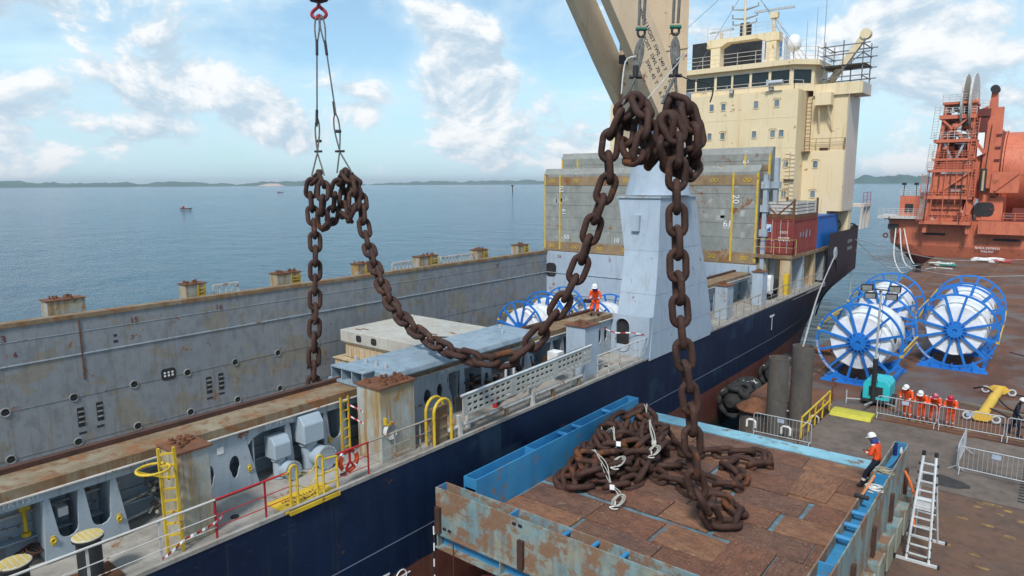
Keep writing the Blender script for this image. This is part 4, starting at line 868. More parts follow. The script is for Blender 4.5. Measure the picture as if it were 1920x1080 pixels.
# ================================================================== CONTAINERS
def container(label, x0, y0, z0, mat, L=6.06, W=2.44, Hh=2.59, doors=True):
    t = thing('shipping_container', label, 'container', (x0+W/2,y0+L/2,z0))
    m_ = MB(); n = 26
    pts = []
    for i in range(n+1):
        y = y0+.12+(L-.24)*i/n; d = .0 if i % 2 else .045; pts.append((x0+W-.05+d-.02, y))
    vs = []; 
    for sx in (0,1):
        for (x,y) in pts: 
            xx = x if sx else 2*x0+W-x; vs += [(xx,y,z0+.15),(xx,y,z0+Hh-.1)]
    fs = []
    for s in (0,1):
        o = s*2*(n+1)
        for i in range(n): fs.append((o+2*i,o+2*i+2,o+2*i+3,o+2*i+1))
    m_.add(vs,fs); m_.build('side_wall', mat, t)
    m_ = MB(); m_.box(x0+.03,x0+W-.03,y0+.03,y0+L-.03,z0+Hh-.1,z0+Hh-.03); m_.build('roof', mat, t)
    m_ = MB(); m_.box(x0+.03,x0+W-.03,y0+L-.08,y0+L-.03,z0+.1,z0+Hh-.1); m_.build('end_wall', mat, t)
    m_ = MB()
    for x in (x0+.06,x0+W-.06):
        for y in (y0+.06,y0+L-.06): m_.bar((x,y,z0),(x,y,z0+Hh),.13)
        for z in (z0+.07,z0+Hh-.06): m_.bar((x,y0+.1,z),(x,y0+L-.1,z),.12)
    for y in (y0+.06,y0+L-.06):
        for z in (z0+.07,z0+Hh-.06): m_.bar((x0+.1,y,z),(x0+W-.1,y,z),.12)
    m_.build('corner_frame', mat, t)
    for s in (0,1):
        m_ = MB(); xa = x0+.13+s*(W/2-.12); m_.box(xa,xa+W/2-.14,y0+.04,y0+.09,z0+.14,z0+Hh-.13)
        for z in (.5,.95,1.4,1.85): m_.box(xa+.06,xa+W/2-.2,y0+.025,y0+.04,z0+z,z0+z+.28)
        d = m_.build('door', mat, t)
        for q in (.28,.78):
            m_ = MB(); m_.cyl((xa+q,y0+.015,z0+.1),(xa+q,y0+.015,z0+Hh-.08),.022,6); m_.box(xa+q-.05,xa+q+.2,y0-.01,y0+.015,z0+1.0,z0+1.05); m_.build('lock_rod', GALV, d)
    return t
CRED = pm('container_red', (0.20,0.030,0.028), (0.25,0.045,0.035), vscale=.9, rust=.12, rscale=1.6, streak=.25, dirt=.2, rough=.6)
CBLU = pm('container_blue', (0.012,0.10,0.34), (0.015,0.12,0.38), vscale=.9, rough=.5, dirt=.1)
c1 = container('weathered dark red shipping container with closed doors under the rusty frame', -17.35,50.95,6.21,CRED)
c2 = container('bright blue shipping container end to end with the red one', -17.35,57.2,6.21,CBLU)
m_ = MB(); m_.box(-17.0,-16.5,50.93,50.95,7.85,8.4); m_.build('logo_panel', flat('logo_pale',(0.55,0.62,0.7)), c1); m_ = MB(); m_.prism([(0,0),(.42,0),(.42,.34)],(-16.97,50.925,7.9),EX,EZ,.008); m_.build('logo_mark', flat('logo_blue',(0.03,0.10,0.35)), c1)
text('22G1','container_code',WHITE,c1,(-15.6,50.94,7.85),EX,EZ,.26); worn_marks('worn_container_print', WHITE, c1, (-15.6,50.94,7.35), EX, EZ, .7, 2, .13, 8)
worn_marks('worn_side_lettering', flat('brand_grey',(0.26,0.28,0.34)), c1, (-14.925,54.0,7.6), EY, EZ, 2.9, 1, .75, 4, .6)
t = thing('flat_rack', 'rusty open flat rack frame on top of the red container', 'flat rack', (-16.1,53.9,8.82))
m_ = MB(); m_.box(-17.35,-14.91,50.95,57.0,8.82,9.08); m_.build('base', RUST, t)
for y in (51.0,56.9):
    for x in (-17.28,-14.98): m_ = MB(); m_.bar((x,y,9.05),(x,y,10.25),.14); m_.build('corner_post', RUST, t)
m_ = MB(); m_.bar((-17.28,51.0,10.1),(-16.2,51.0,9.1),.1); m_.bar((-14.98,51.0,10.1),(-16.1,51.0,9.1),.1); m_.build('brace', RUST, t)
for i,(y0,lab) in enumerate(((51.6,'white slatted crate in the rusty flat rack next to its open end'),(54.3,'white slatted crate in the rusty flat rack next to the blue container'))):
    cr = thing('slatted_crate', lab, 'crate', (-16.0,y0+1.1,9.09))
    m_ = MB(); m_.box(-16.9,-15.1,y0+.05,y0+2.35,9.09,10.0); m_.build('load', pm('crate_load',(0.06,0.10,0.08)), cr)
    for k in range(4):
        m_ = MB(); z = 9.12+.24*k; m_.box(-17.0,-15.0,y0-.02,y0+.05,z,z+.18); m_.build('slat', WHITEP, cr)
        m_ = MB(); m_.box(-15.1,-14.97,y0+.06,y0+2.4,z,z+.18); m_.build('slat', WHITEP, cr)

# ================================================================== SHIP CRANE
cr = thing('ship_crane', 'beige ship crane with two legged jib raised over the hold', 'crane', (-15.75,31.9,15.6))
mb = MB(); mb.prism([(-17.4,30.45),(-14.05,30.45),(-15.7,34.0),(-17.2,34.0)], (0,0,20.4), EX, EY, 14.2); h_ = mb.build('crane_house', CRANE, cr, bevel=.03)
m_ = MB(); m_.box(-17.43,-14.02,30.41,30.45,17.55,17.62); m_.build('house_seam', CRANE, h_)
m_ = MB(); m_.plate([(-15.0,17.75),(-14.55,17.75),(-14.55,18.35),(-15.0,18.35)],[[(-14.96,17.79),(-14.59,17.79),(-14.59,18.31),(-14.96,18.31)]],(0,30.43,0),EX,EZ,.04); m_.build('access_frame', CRANE, h_)
m_ = MB(); m_.bar((-15.05,30.42,16.5),(-15.05,30.42,17.1),.07); m_.bar((-14.65,30.42,16.5),(-14.65,30.42,17.1),.07); m_.bar((-15.05,30.42,16.5),(-14.65,30.42,16.5),.07); m_.build('bracket', RIM, h_)
jd = Vector((-.447,-.894,0)); je = R(60); ax = jd*math.cos(je)+EZ*math.sin(je); jt = (-jd*math.sin(je)+EZ*math.cos(je)); jn = Vector((.894,-.447,0))
prof = [(-.05,-.62),(-.05,.15),(.95,.85),(3,.98),(16,1.1),(16,-.75),(3,-.66)]
legs = []
profA = [(-.05,-.50),(-.05,.05),(.95,.50),(3,.60),(16,.62),(16,-.55),(3,-.58)]
for pf, org in ((prof,(-14.5,29.72,14.4)),(profA,(-17.55,31.5,15.0))):
    m_ = MB(); m_.prism(pf, org, ax, jt, .62); legs.append(m_.build('jib_leg', CRANE, cr, bevel=.02))
    m_ = MB(); m_.cyl(Vector(org)+ax*.35-jn*.5, Vector(org)+ax*.35+jn*.5, .28, 16); m_.build('pivot_pin', GALV, legs[-1])
    for s in (2.9,6.2):
        m_ = MB(); m_.bar(Vector(org)+ax*s-jt*.5+jn*.315, Vector(org)+ax*s+jt*.55+jn*.315, .02); m_.build('weld_seam', CRANE, legs[-1])
o = Vector((-14.5,29.72,14.4))
m_ = MB(); 
for s in (9.5,15): m_.bar(o+ax*s, Vector((-17.55,31.5,15.0))+ax*s, .7, .9)
m_.build('jib_crossbeam', CRANE, cr)
for q, tx, sA in ((.55,'MAIN HOIST',4.15),(.55,'SWL 240 T',2.65),(.55,'5.0 - 11 M',1.05),(.20,'HOIST',3.55),(.20,'SWL 70 T',2.45),(.20,'0.0 - 33 M',.90),(-.15,'SWL 45 T',2.3),(-.15,'6.7 - 36.5 M',.72)):
    text(tx,'load_plate_lettering',BLACK,legs[0],o+ax*sA+jt*q+jn*.318,-ax,jt,.27)
# cab behind the jib with pale glazing
m_ = MB(); m_.box(-17.9,-17.0,30.9,32.2,17.6,19.7); cb_ = m_.build('operator_cab', CRANE, cr, bevel=.05)
m_ = MB(); m_.box(-17.85,-17.1,30.87,30.9,18.0,19.5); m_.build('cab_window', PANE, cb_); m_ = MB(); m_.box(-17.93,-17.9,31.0,32.1,18.0,19.5); m_.build('cab_window', PANE, cb_)
m_ = MB(); m_.box(-17.5,-16.9,30.2,30.5,17.2,17.6); m_.build('cab_lamp', BLACK, cb_)
# ================================================================== BLUE STEEL CRADLE with boarded floor
tr = thing('steel_cradle', 'large worn blue steel cradle with boarded floor beside the ship', 'cradle', (-8.2,19.4,0))
m_ = MB(); m_.box(-13.12,-3.3,13.2,25.85,1.55,1.70); fl = m_.build('floor_plate', pm('cradle_floor_dirty',(0.14,0.24,0.29),(0.09,0.10,0.11),vscale=1.3,rust=.3,rscale=1.3,dirt=.5,rough=.8), tr)
m_ = MB(); m_.box(-13.1,-3.66,24.98,25.83,1.701,1.722); m_.build('sill_plate', PALEBLUE, tr)
def trough(name, x0, x1, y0, y1, z0, z1, zf, along, outer, inner, cross, holes=()):
    """double-skinned wall with an open channel along its top"""
    w = .035; o = None
    m_ = MB()
    if along == 'y': m_.box(x0,x0+w,y0,y1,z0,z1); o = m_.build(name, outer[0], tr); m_ = MB(); m_.box(x1-w,x1,y0,y1,z0,z1); m_.build('skin_plate', outer[1], o)
    else: m_.box(x0,x1,y0,y0+w,z0,z1); o = m_.build(name, outer[0], tr); m_ = MB(); m_.box(x0,x1,y1-w,y1,z0,z1); m_.build('skin_plate', outer[1], o)
    m_ = MB()
    if along == 'y': m_.box(x0+w,x1-w,y0+.001,y1-.001,zf-.03,zf)
    else: m_.box(x0+.001,x1-.001,y0+w,y1-w,zf-.03,zf)
    m_.build('channel_floor', inner, o)
    for c, r in cross:
        m_ = MB()
        if along == 'y':
            if r: m_.cyl((x0+w,c,z1-.09),(x1-w,c,z1-.09),.07,10)
            else: m_.box(x0+w,x1-w,c-.02,c+.02,zf,z1-.004)
        else:
            if r: m_.cyl((c,y0+w,z1-.09),(c,y1-w,z1-.09),.055,10)
            else: m_.box(c-.02,c+.02,y0+w,y1-w,zf,z1-.004)
        m_.build('channel_stiffener', inner, o)
    return o
lw_ = trough('left_wall', -13.15,-12.65,14.05,23.9,1.3,2.9,2.62,'y',(BLUE,BLUE),BLUE,((14.07,0),(17.0,0),(18.9,1),(19.8,1),(21.9,1),(23.88,0)))
fw_ = trough('front_wall', -13.28,-3.25,13.0,13.45,1.56,2.9,2.60,'x',(WORN,WORN),BLUE,((-13.26,0),(-10.6,0),(-8.95,1),(-8.1,1),(-7.3,1),(-5.6,0),(-4.6,1)))
rw_ = trough('right_wall', -3.66,-3.24,13.45,25.0,1.2,2.9,2.58,'y',(WORN,WORN),BLUE,((15.7,0),(17.3,1),(18.1,1),(18.9,1),(20.4,0),(21.8,0),(24.98,0)))
m_ = MB(); m_.box(-13.2,-3.3,13.2,13.32,1.10,1.55); m_.build('front_girder_web', BLUE, tr)
m_ = MB(); m_.box(-13.3,-3.2,12.95,13.5,1.50,1.555); m_.box(-13.3,-3.2,12.95,13.5,1.06,1.10); m_.build('front_girder_flange', WORN, tr)
for x in (-13.25,-10.9,-8.3,-5.8,-3.4):
    m_ = MB(); m_.box(x-.02,x+.02,13.0,13.2,1.10,1.50); m_.build('web_stiffener', WORN, tr)
for x in (-13.15,-10.15,-7.1,-4.2):
    m_ = MB(); m_.box(x-.09,x+.09,12.90,12.998,1.56,2.35); m_.build('stake_pocket', DARKRUST, tr)
for y in (15.0,17.3,19.7,22.2,24.6):
    m_ = MB(); m_.box(-3.238,-3.14,y-.09,y+.09,1.35,2.2); m_.build('stake_pocket', DARKRUST, tr)
for i in range(9):
    y = 14.2+1.28*i; m_ = MB(); m_.box(-4.4,-2.98,y,y+.75,.75,1.32); b_ = m_.build('cross_bearer', WORN, tr)
    m_ = MB(); m_.box(-2.98,-2.93,y-.02,y+.77,.55,1.34); m_.build('bearer_end', pm('bearer_pale',(0.33,0.36,0.30),(0.25,0.24,0.18),rust=.25,rscale=2.5,dirt=.4), b_)
m_ = MB(); m_.box(-13.0,-4.4,14,25.6,.9,1.5); m_.build('under_frame', DARKRUST, tr)
for x in (-11.5,-8.5,-5.2):
    for y in (15.0,20,24.5): m_ = MB(); m_.box(x-.3,x+.3,y-.3,y+.3,-.05,.95); m_.build('support_block', DARKRUST, tr)
for x in (-12.95,-12.75,-10.4,-10.2,-6.0,-5.8):      # drain slots in the outer face
    m_ = MB(); m_.prism(rrect(x,1.72 if x < -12 or x > -7 else 2.72,.14,.09,.04), (0,12.996,0), EX, EZ, .012); m_.build('drain_slot', BLACK, fw_)
# plywood boards
PLY = [pm('plywood_a',(0.215,0.088,0.048),(0.135,0.056,0.036),vscale=1.4,streak=0,dirt=.45,patch=.12,pcol=(0.30,0.19,0.11),pscale=1.6,rough=.75,bump=.3),
       pm('plywood_b',(0.29,0.135,0.070),(0.20,0.088,0.048),vscale=1.1,dirt=.35,patch=.2,pcol=(0.33,0.21,0.12),pscale=1.9,rough=.75,bump=.3),
       pm('plywood_c',(0.125,0.062,0.045),(0.19,0.090,0.056),vscale=1.7,dirt=.5,patch=.08,pcol=(0.25,0.17,0.11),pscale=1.4,rough=.75,bump=.3)]
def grain(m):
    g_ = G(m.node_tree); bs = m.node_tree.nodes['Principled BSDF']; src = bs.inputs['Base Color'].links[0].from_socket
    co = g_.n('ShaderNodeTexCoord').outputs['Object']; n_ = g_.noise(g_.vmul(co,(1.2,14,1)),1.6,5,.7,.8)
    n2_ = g_.noise(g_.vmul(co,(3,5,1)),2.2,6,.75,2.5)
    c_ = g_.mix(g_.m('MULTIPLY',g_.ramp(n_,.43,.62),.7),src,(0.05,0.028,0.022)); c_ = g_.mix(g_.m('MULTIPLY',g_.ramp(n2_,.57,.63),.7),c_,(0.40,0.26,0.15)); g_.link(c_,bs.inputs['Base Color'])
for m in PLY: grain(m)
rr = random.Random(21); boards = []
yrow = 13.55; k = 0
while yrow < 24.75:
    h = 1.19 if yrow+1.19 < 24.95 else 24.95-yrow; gap = rr.choice((.035,.045,.10,.22)); x = -12.6+rr.choice((0,.0,.05)); first = rr.choice((1.5,2.4,.9))
    while x < -3.75:
        L = min(first if first else rr.choice((2.42,2.42,2.0,1.5,2.9)), -3.72-x); first = None
        if L > .25: boards.append((x,x+L,yrow,yrow+h))
        x += L+rr.choice((.03,.035,.04,.16))
    yrow += h+gap; k += 1
boards = [b for b in boards if not (b[0] > -6.3 and 15 < b[2] < 17.3)]
boards += [(-5.0,-3.75,14.95,17.3),(-6.25,-5.05,15.1,17.45),(-6.0,-4.8,21.3,23.4)]
meshc = {}
for i,(x0,x1,y0,y1) in enumerate(boards):
    hx, hy = (x1-x0)/2, (y1-y0)/2; vert = hy > hx
    if vert: hx, hy = hy, hx
    key = (round(hx,2),round(hy,2),i % 3); zc = 1.70+.024+(.03 if i >= len(boards)-3 else 0)+.0025*(i % 7)
    if key not in meshc:
        m_ = MB(); m_.box(-hx,hx,-hy,hy,-.018,.018); o = m_.build('board', PLY[i % 3]); meshc[key] = o.data
    else: o = bpy.data.objects.new('board', meshc[key]); C.objects.link(o)
    o.parent = fl; o.location = Vector(((x0+x1)/2,(y0+y1)/2,zc))-OFF[fl.name]; o.rotation_euler = (rr.uniform(-.003,.003),rr.uniform(-.003,.003),(math.pi/2 if vert else 0)+rr.choice((1,1,1.6))*rr.uniform(-.022,.022))

# ================================================================== MOORING CHAIN
CD = 0.195; PITCH_ = 0.61
CHAIN_PTS= [(-24.03, 16.37, 1.53), (-24.2, 16.67, 3.77), (-24.35, 16.95, 5.78), (-24.52, 17.21, 7.8), (-24.65, 17.38, 9.14), (-25.18, 17.69, 10.24), (-25.35, 17.76, 11.33), (-24.82, 17.8, 11.96), (-24.14, 17.57, 11.34), (-24.12, 17.39, 10.32), (-24.17, 17.59, 9.6), (-24.41, 18.12, 9.97), (-24.59, 18.42, 10.92), (-24.3, 18.55, 11.71), (-23.9, 18.54, 12.0), (-23.28, 18.42, 11.48), (-23.05, 18.29, 10.54), (-23.57, 18.28, 9.99), (-24.4, 18.62, 10.46), (-24.43, 18.92, 11.48), (-23.97, 18.97, 11.82), (-23.39, 18.9, 11.1), (-22.96, 18.57, 10.31), (-22.46, 18.36, 9.18), (-20.96, 17.54, 8.14), (-19.42, 16.79, 7.23), (-17.81, 16.15, 6.66), (-16.24, 15.66, 6.35), (-14.69, 15.31, 6.19), (-13.55, 15.3, 6.12), (-12.91, 15.43, 6.14), (-12.37, 15.65, 6.35), (-11.92, 15.99, 6.89), (-11.44, 16.27, 7.64), (-11.03, 16.49, 8.45), (-10.7, 16.68, 9.39), (-10.47, 16.79, 10.32), (-10.22, 16.88, 11.08), (-10.0, 16.94, 11.79), (-10.07, 16.87, 12.38), (-9.96, 16.96, 13.02), (-9.7, 17.14, 13.57), (-9.37, 17.19, 13.78), (-8.92, 16.91, 13.19), (-8.9, 16.65, 12.43), (-9.13, 16.76, 11.92), (-9.76, 17.27, 12.49), (-9.89, 17.72, 13.3), (-9.54, 17.81, 13.64), (-9.28, 17.87, 12.94), (-9.13, 17.44, 12.11), (-8.8, 17.38, 11.78), (-8.76, 17.69, 12.51), (-8.7, 17.79, 13.43), (-8.41, 17.73, 13.89), (-8.01, 17.56, 13.41), (-7.83, 17.56, 12.67), (-7.98, 17.69, 11.97), (-8.51, 17.89, 11.84), (-8.95, 18.03, 12.41), (-9.0, 18.29, 13.24), (-8.53, 18.22, 13.63), (-8.17, 18.38, 12.98), (-8.05, 18.18, 12.1), (-8.13, 17.51, 11.66), (-8.39, 16.9, 12.29), (-8.29, 16.73, 12.96), (-8.16, 16.92, 13.37), (-7.99, 16.9, 12.62), (-8.02, 16.94, 11.66), (-8.01, 17.02, 10.67), (-7.93, 16.99, 9.54), (-7.84, 16.96, 8.39), (-7.7, 16.98, 7.23), (-7.59, 17.02, 6.35), (-7.42, 17.08, 5.31), (-7.35, 17.06, 4.26), (-7.24, 17.08, 3.27), (-7.05, 17.23, 2.56)]
def link_mesh():
    mb = MB(); r = CD/2; hw = .212; hl = .402; st = hl-hw; path = []
    for i in range(9): a = math.pi*i/8; path.append((hw*math.cos(a), st+hw*math.sin(a), 0))
    path.append((-hw,0,0))
    for i in range(9): a = math.pi+math.pi*i/8; path.append((hw*math.cos(a), -st+hw*math.sin(a), 0))
    path.append((hw,0,0))
    mb.tube(path, r, 10, True); o = mb.build('link', CHAIN, smooth=True); me = o.data; bpy.data.objects.remove(o); return me
LINK = link_mesh()
def resample(pts, step):
    out = [pts[0].copy()]; cur = pts[0].copy(); i = 1
    while i < len(pts):
        d = pts[i]-cur
        if d.length >= step: cur = cur + d.normalized()*step; out.append(cur.copy())
        else: i += 1
    return out
def relax(nodes, pinned, mind, iters=80, floor=None, grav=0.0, walls=None):
    P_ = np.array([list(p) for p in nodes]); N = len(P_); pin = np.zeros(N,bool); pin[list(pinned)] = True; P0 = P_.copy()
    ii, jj = np.triu_indices(N, 2)
    for it in range(iters):
        mid = P_
        if grav: P_[~pin,2] -= grav
        d = P_[ii]-P_[jj]; L = np.linalg.norm(d,axis=1); bad = L < mind
        if bad.any():
            a, b = ii[bad], jj[bad]; dv = d[bad]/np.maximum(L[bad],1e-6)[:,None]; mv = ((mind-L[bad])*.22)[:,None]*dv
            np.add.at(P_, a, mv); np.add.at(P_, b, -mv)
        for s in range(6):
            for par in (0,1):
                a = np.arange(par,N-1,2); e = P_[a+1]-P_[a]; l = np.linalg.norm(e,axis=1); c = (e*((l-PITCH_)/np.maximum(l,1e-6)*.5)[:,None]); P_[a] += c; P_[a+1] -= c
            P_[pin] = P0[pin]
        if floor is not None: P_[:,2] = np.maximum(P_[:,2], floor)
        if walls: P_[:,0] = np.maximum(P_[:,0], walls[0])
    return [Vector(p) for p in P_]
def lay_links(nodes, parent, seed=0, flatten=False):
    rr = random.Random(seed); off = OFF[parent.name]; ref = Vector((.5,-.8,.2))
    for i in range(len(nodes)-1):
        a, b = nodes[i], nodes[i+1]; t = (b-a).normalized(); c = (a+b)/2
        ref = ref - t*ref.dot(t)
        if ref.length < 1e-3: ref = t.orthogonal()
        ref.normalize(); n = ref
        if flatten:
            up = EZ - t*EZ.dot(t)
            if up.length > .2:
                up.normalize(); n = ref.lerp(up, .35); n = n - t*n.dot(t); n.normalize(); ref = n
        ang = (math.pi/2 if i % 2 else 0) + rr.uniform(-.22,.22) + (R(40) if flatten else R(28))
        w = t.cross(n); nz = n*math.cos(ang)+w*math.sin(ang); x = t.cross(nz)
        o = bpy.data.objects.new('link', LINK); C.objects.link(o); o.parent = parent
        o.matrix_local = Matrix(((x.x,t.x,nz.x,c.x-off.x),(x.y,t.y,nz.y,c.y-off.y),(x.z,t.z,nz.z,c.z-off.z),(0,0,0,1)))
FZ = 1.755+CD/2+.015
lay = [Vector(p) for p in ((-6.86,17.75,FZ),(-6.4,18.1,FZ),(-6.6,18.9,FZ+.05),(-7.3,19.15,FZ+.12),(-7.7,18.6,FZ+.15),(-7.2,18.1,FZ+.3),(-6.9,18.5,FZ+.32))]
cp = smooth_path([Vector(p) for p in CHAIN_PTS], 8)+smooth_path(lay, 6)
nodes = resample(cp, PITCH_)
pins = [0]+[i for i,n in enumerate(nodes) if (n.z < 9.2 and n.x < -9.9) or (3.2 < n.z < 11.2 and n.x > -9.9) or n.z > 13.55 or (n.z > 11.75 and n.x < -20)]
nodes = relax(nodes, pins, .40, 40, FZ)
ch = thing('mooring_chain', 'giant rusty brown chain hanging in a slack curve between two pairs of slings', 'chain', (-9,17,1.8))
lay_links(nodes, ch, 3)
# heap on the boards: coils dropped in layers and settled
rr = random.Random(12); hp = []
def coil(cx, cy, ax_, ay_, z, a0, turns, wob):
    n_ = int(turns*20)
    for i in range(n_):
        a = a0+2*math.pi*i/20; q = 1+wob*math.sin(3*a+z*7)+rr.uniform(-.10,.10)
        hp.append(Vector((cx+ax_*q*math.cos(a), cy+ay_*q*math.sin(a), z+.22*math.sin(2.3*a+z)+rr.uniform(-.08,.08))))
coil(-11.2,19.6,1.1,2.4,2.05,-2.2,1.1,.18); coil(-11.2,19.9,.6,1.5,2.25,1.0,1.0,.25); coil(-11.35,20.0,1.0,2.0,2.6,0.4,1.0,.2); coil(-11.3,20.3,.9,1.9,2.85,3.0,1.0,.22); coil(-11.3,20.6,.65,1.5,3.0,2.2,1.05,.25); coil(-11.5,21.0,.6,1.1,3.3,.4,1.0,.2)
hp += [Vector(p) for p in ((-11.0,22.3,3.1),(-10.7,22.6,2.5),(-10.2,22.3,2.1),(-9.5,22.1,FZ),(-8.9,22.7,FZ+.1),(-8.2,23.3,FZ+.1),(-7.5,23.6,FZ+.1),(-7.0,23.1,FZ+.15),(-7.2,22.4,FZ+.1),(-7.9,22.5,FZ+.3),(-8.5,22.2,FZ+.25),(-8.1,21.6,FZ+.1),(-7.5,21.4,FZ),(-7.1,20.7,FZ),(-7.6,20.2,FZ),(-8.4,20.3,FZ),(-9.0,20.7,FZ),(-9.8,20.6,FZ+.05),(-10.2,20.0,FZ+.1),(-9.6,19.5,FZ+.1),(-8.9,19.6,FZ),(-8.3,19.3,FZ),(-7.9,18.9,FZ+.05))]
hn = resample(smooth_path(hp,4), PITCH_)
hn = relax(hn, [len(hn)-1], .47, 130, FZ, .004, (-12.36,))
hc = thing('mooring_chain', 'tangled heap of rusty chain piled on the brown boards against the blue wall', 'chain', (-10.8,20,1.77))
lay_links(hn, hc, 8, True)

# ---- slings
def sling(label, strands, r, ferr=(), name='wire_sling'):
    t = thing(name, label, 'sling', strands[0][-1])
    for s in strands: m_ = MB(); m_.tube([Vector(p) for p in s], r, 7); m_.build('wire_strand', WIRE, t, smooth=True)
    for a, b, q in ferr: m_ = MB(); m_.cyl(a, b, q, 8); m_.build('ferrule', BLACK, t)
    return t
def dbl(a, b, w, n=6):      # an eye: two strands bowing apart between a and b
    a = Vector(a); b = Vector(b); s = Vector((.78,.62,0))*w; return [[a+(b-a)*i/n+s*k*math.sin(math.pi*min(1,i/n*1.0)**.7) for i in range(n+1)] for k in (-1,1)]
s_ = dbl((-25.48,18.62,18.6),(-25.34,18.42,17.3),.10)+[[(-25.36,18.45,17.5),(-25.05,18.03,13.9)]]+dbl((-25.1,18.1,14.3),(-24.95,17.92,12.85),.09)+[[(-24.93,17.9,12.8),(-24.84,17.5,11.85)],[(-24.93,17.9,12.8),(-24.45,17.85,11.85)]]
sling('thin wire sling hanging straight down from the red hook to the chain over the hold', s_, .035, [((-25.37,18.46,17.55),(-25.3,18.38,16.9),.06),((-25.1,18.1,14.6),(-25.05,18.02,14.0),.06),((-25.05,17.85,12.86),(-24.75,18.0,12.86),.05),((-25.1,18.0,13.3),(-24.9,18.1,13.3),.06)])
s_ = dbl((-25.33,18.7,18.6),(-25.08,18.66,17.3),.10)+[[(-25.11,18.67,17.5),(-24.45,18.58,14.4)]]+dbl((-24.5,18.58,14.5),(-24.2,18.5,12.9),.12)+[[(-24.18,18.48,12.85),(-24.05,18.2,11.95)],[(-24.18,18.48,12.85),(-23.55,18.6,11.95)]]
sling('wire sling slanting from the red hook to the second loop of chain over the hold', s_, .035, [((-25.1,18.67,17.5),(-24.98,18.65,16.9),.06),((-24.6,18.6,14.95),(-24.5,18.58,14.4),.06),((-24.35,18.4,12.86),(-23.95,18.55,12.86),.05),((-24.4,18.5,13.7),(-24.2,18.6,13.7),.07)])
def sling2(label, x0, y0, xb, yb):
    top = Vector((x0-.1,y0+.35,24.0)); sh = Vector((x0,y0,15.65)); mid = Vector((xb,yb,14.35))
    st = [[top,sh+Vector((-.06,-.03,.1))],[top+Vector((.2,.15,0)),sh+Vector((.05,.04,.1))]]+dbl(sh-EZ*.25,mid,.10)+dbl(sh-EZ*.3,mid+EZ*.1,.05)+[[mid,mid+Vector((-.22,-.30,-.75))],[mid,mid+Vector((.06,.05,-.8))]]
    t = sling(label, st, .042, [(mid+Vector((-.14,-.1,0)),mid+Vector((.14,.1,0)),.05),(mid,mid+EZ*.3,.08)])
    m_ = MB(); m_.tube([sh+Vector((.1*math.cos(R(a))*.78,.1*math.cos(R(a))*.62,.12*math.sin(R(a))-.1)) for a in range(0,360,30)], .035, 7, True); m_.build('shackle', BLACK, t); m_ = MB(); m_.cyl(sh+Vector((-.12,-.09,.0)),sh+Vector((.12,.09,0)),.055,8); m_.build('shackle_pin', flat('pin_green',(0.02,0.14,0.10)), t); return t
sa = sling2('heavy wire sling holding the chain loop in front of the jib lettering', -9.45,17.5,-9.46,17.25)
sb = sling2('heavy wire sling holding the chain loop in front of the cream bridge house', -8.62,17.88,-8.52,17.74)
m_ = MB(); m_.tube(smooth_path([(-8.5,17.75,14.75),(-8.2,17.7,14.9),(-8.62,17.6,14.4),(-9.1,17.3,13.75)],5), .016, 5); m_.build('tag_line', ROPE, sb)
m_ = MB(); m_.tube(smooth_path([(-8.5,17.75,14.4),(-8.1,17.8,14.2),(-7.7,17.95,14.1),(-7.55,18.0,13.9),(-7.62,18.0,13.6)],5), .02, 5); m_.build('loose_end', BLACK, sb)
m_ = MB(); m_.tube(smooth_path([(-9.46,17.25,14.9),(-9.7,17.1,14.75),(-9.75,17.0,13.9)],5), .02, 5); m_.build('tag_line', ROPE, sa)
# red hook and block
hk = thing('crane_hook', 'red ramshorn crane hook under a dark block above the hold', 'hook', (-25.42,18.66,18.6))
m_ = MB(); m_.tube(smooth_path([(-25.43,18.66,19.15),(-25.43,18.66,18.95),(-25.62,18.52,18.75),(-25.66,18.48,18.58),(-25.5,18.6,18.45),(-25.38,18.68,18.6)],4), .075, 8); m_.build('hook', flat('hook_red',(0.35,0.02,0.035)), hk)
m_ = MB(); m_.tube(smooth_path([(-25.4,18.68,19.15),(-25.4,18.68,18.95),(-25.22,18.82,18.75),(-25.18,18.85,18.58),(-25.33,18.74,18.45),(-25.44,18.65,18.6)],4), .075, 8); m_.build('hook', flat('hook_red',(0.35,0.02,0.035)), hk)
m_ = MB(); m_.box(-25.7,-25.1,18.4,18.95,19.12,19.9); m_.build('block', BLACK, hk, bevel=.06); m_ = MB(); m_.cyl((-25.75,18.35,19.5),(-25.05,18.98,19.5),.3,16); m_.build('sheave', GALV, hk)
m_ = MB(); m_.cyl((-25.45,18.6,19.9),(-25.0,19.0,28),.03,6); m_.build('hoist_wire', WIRE, hk)
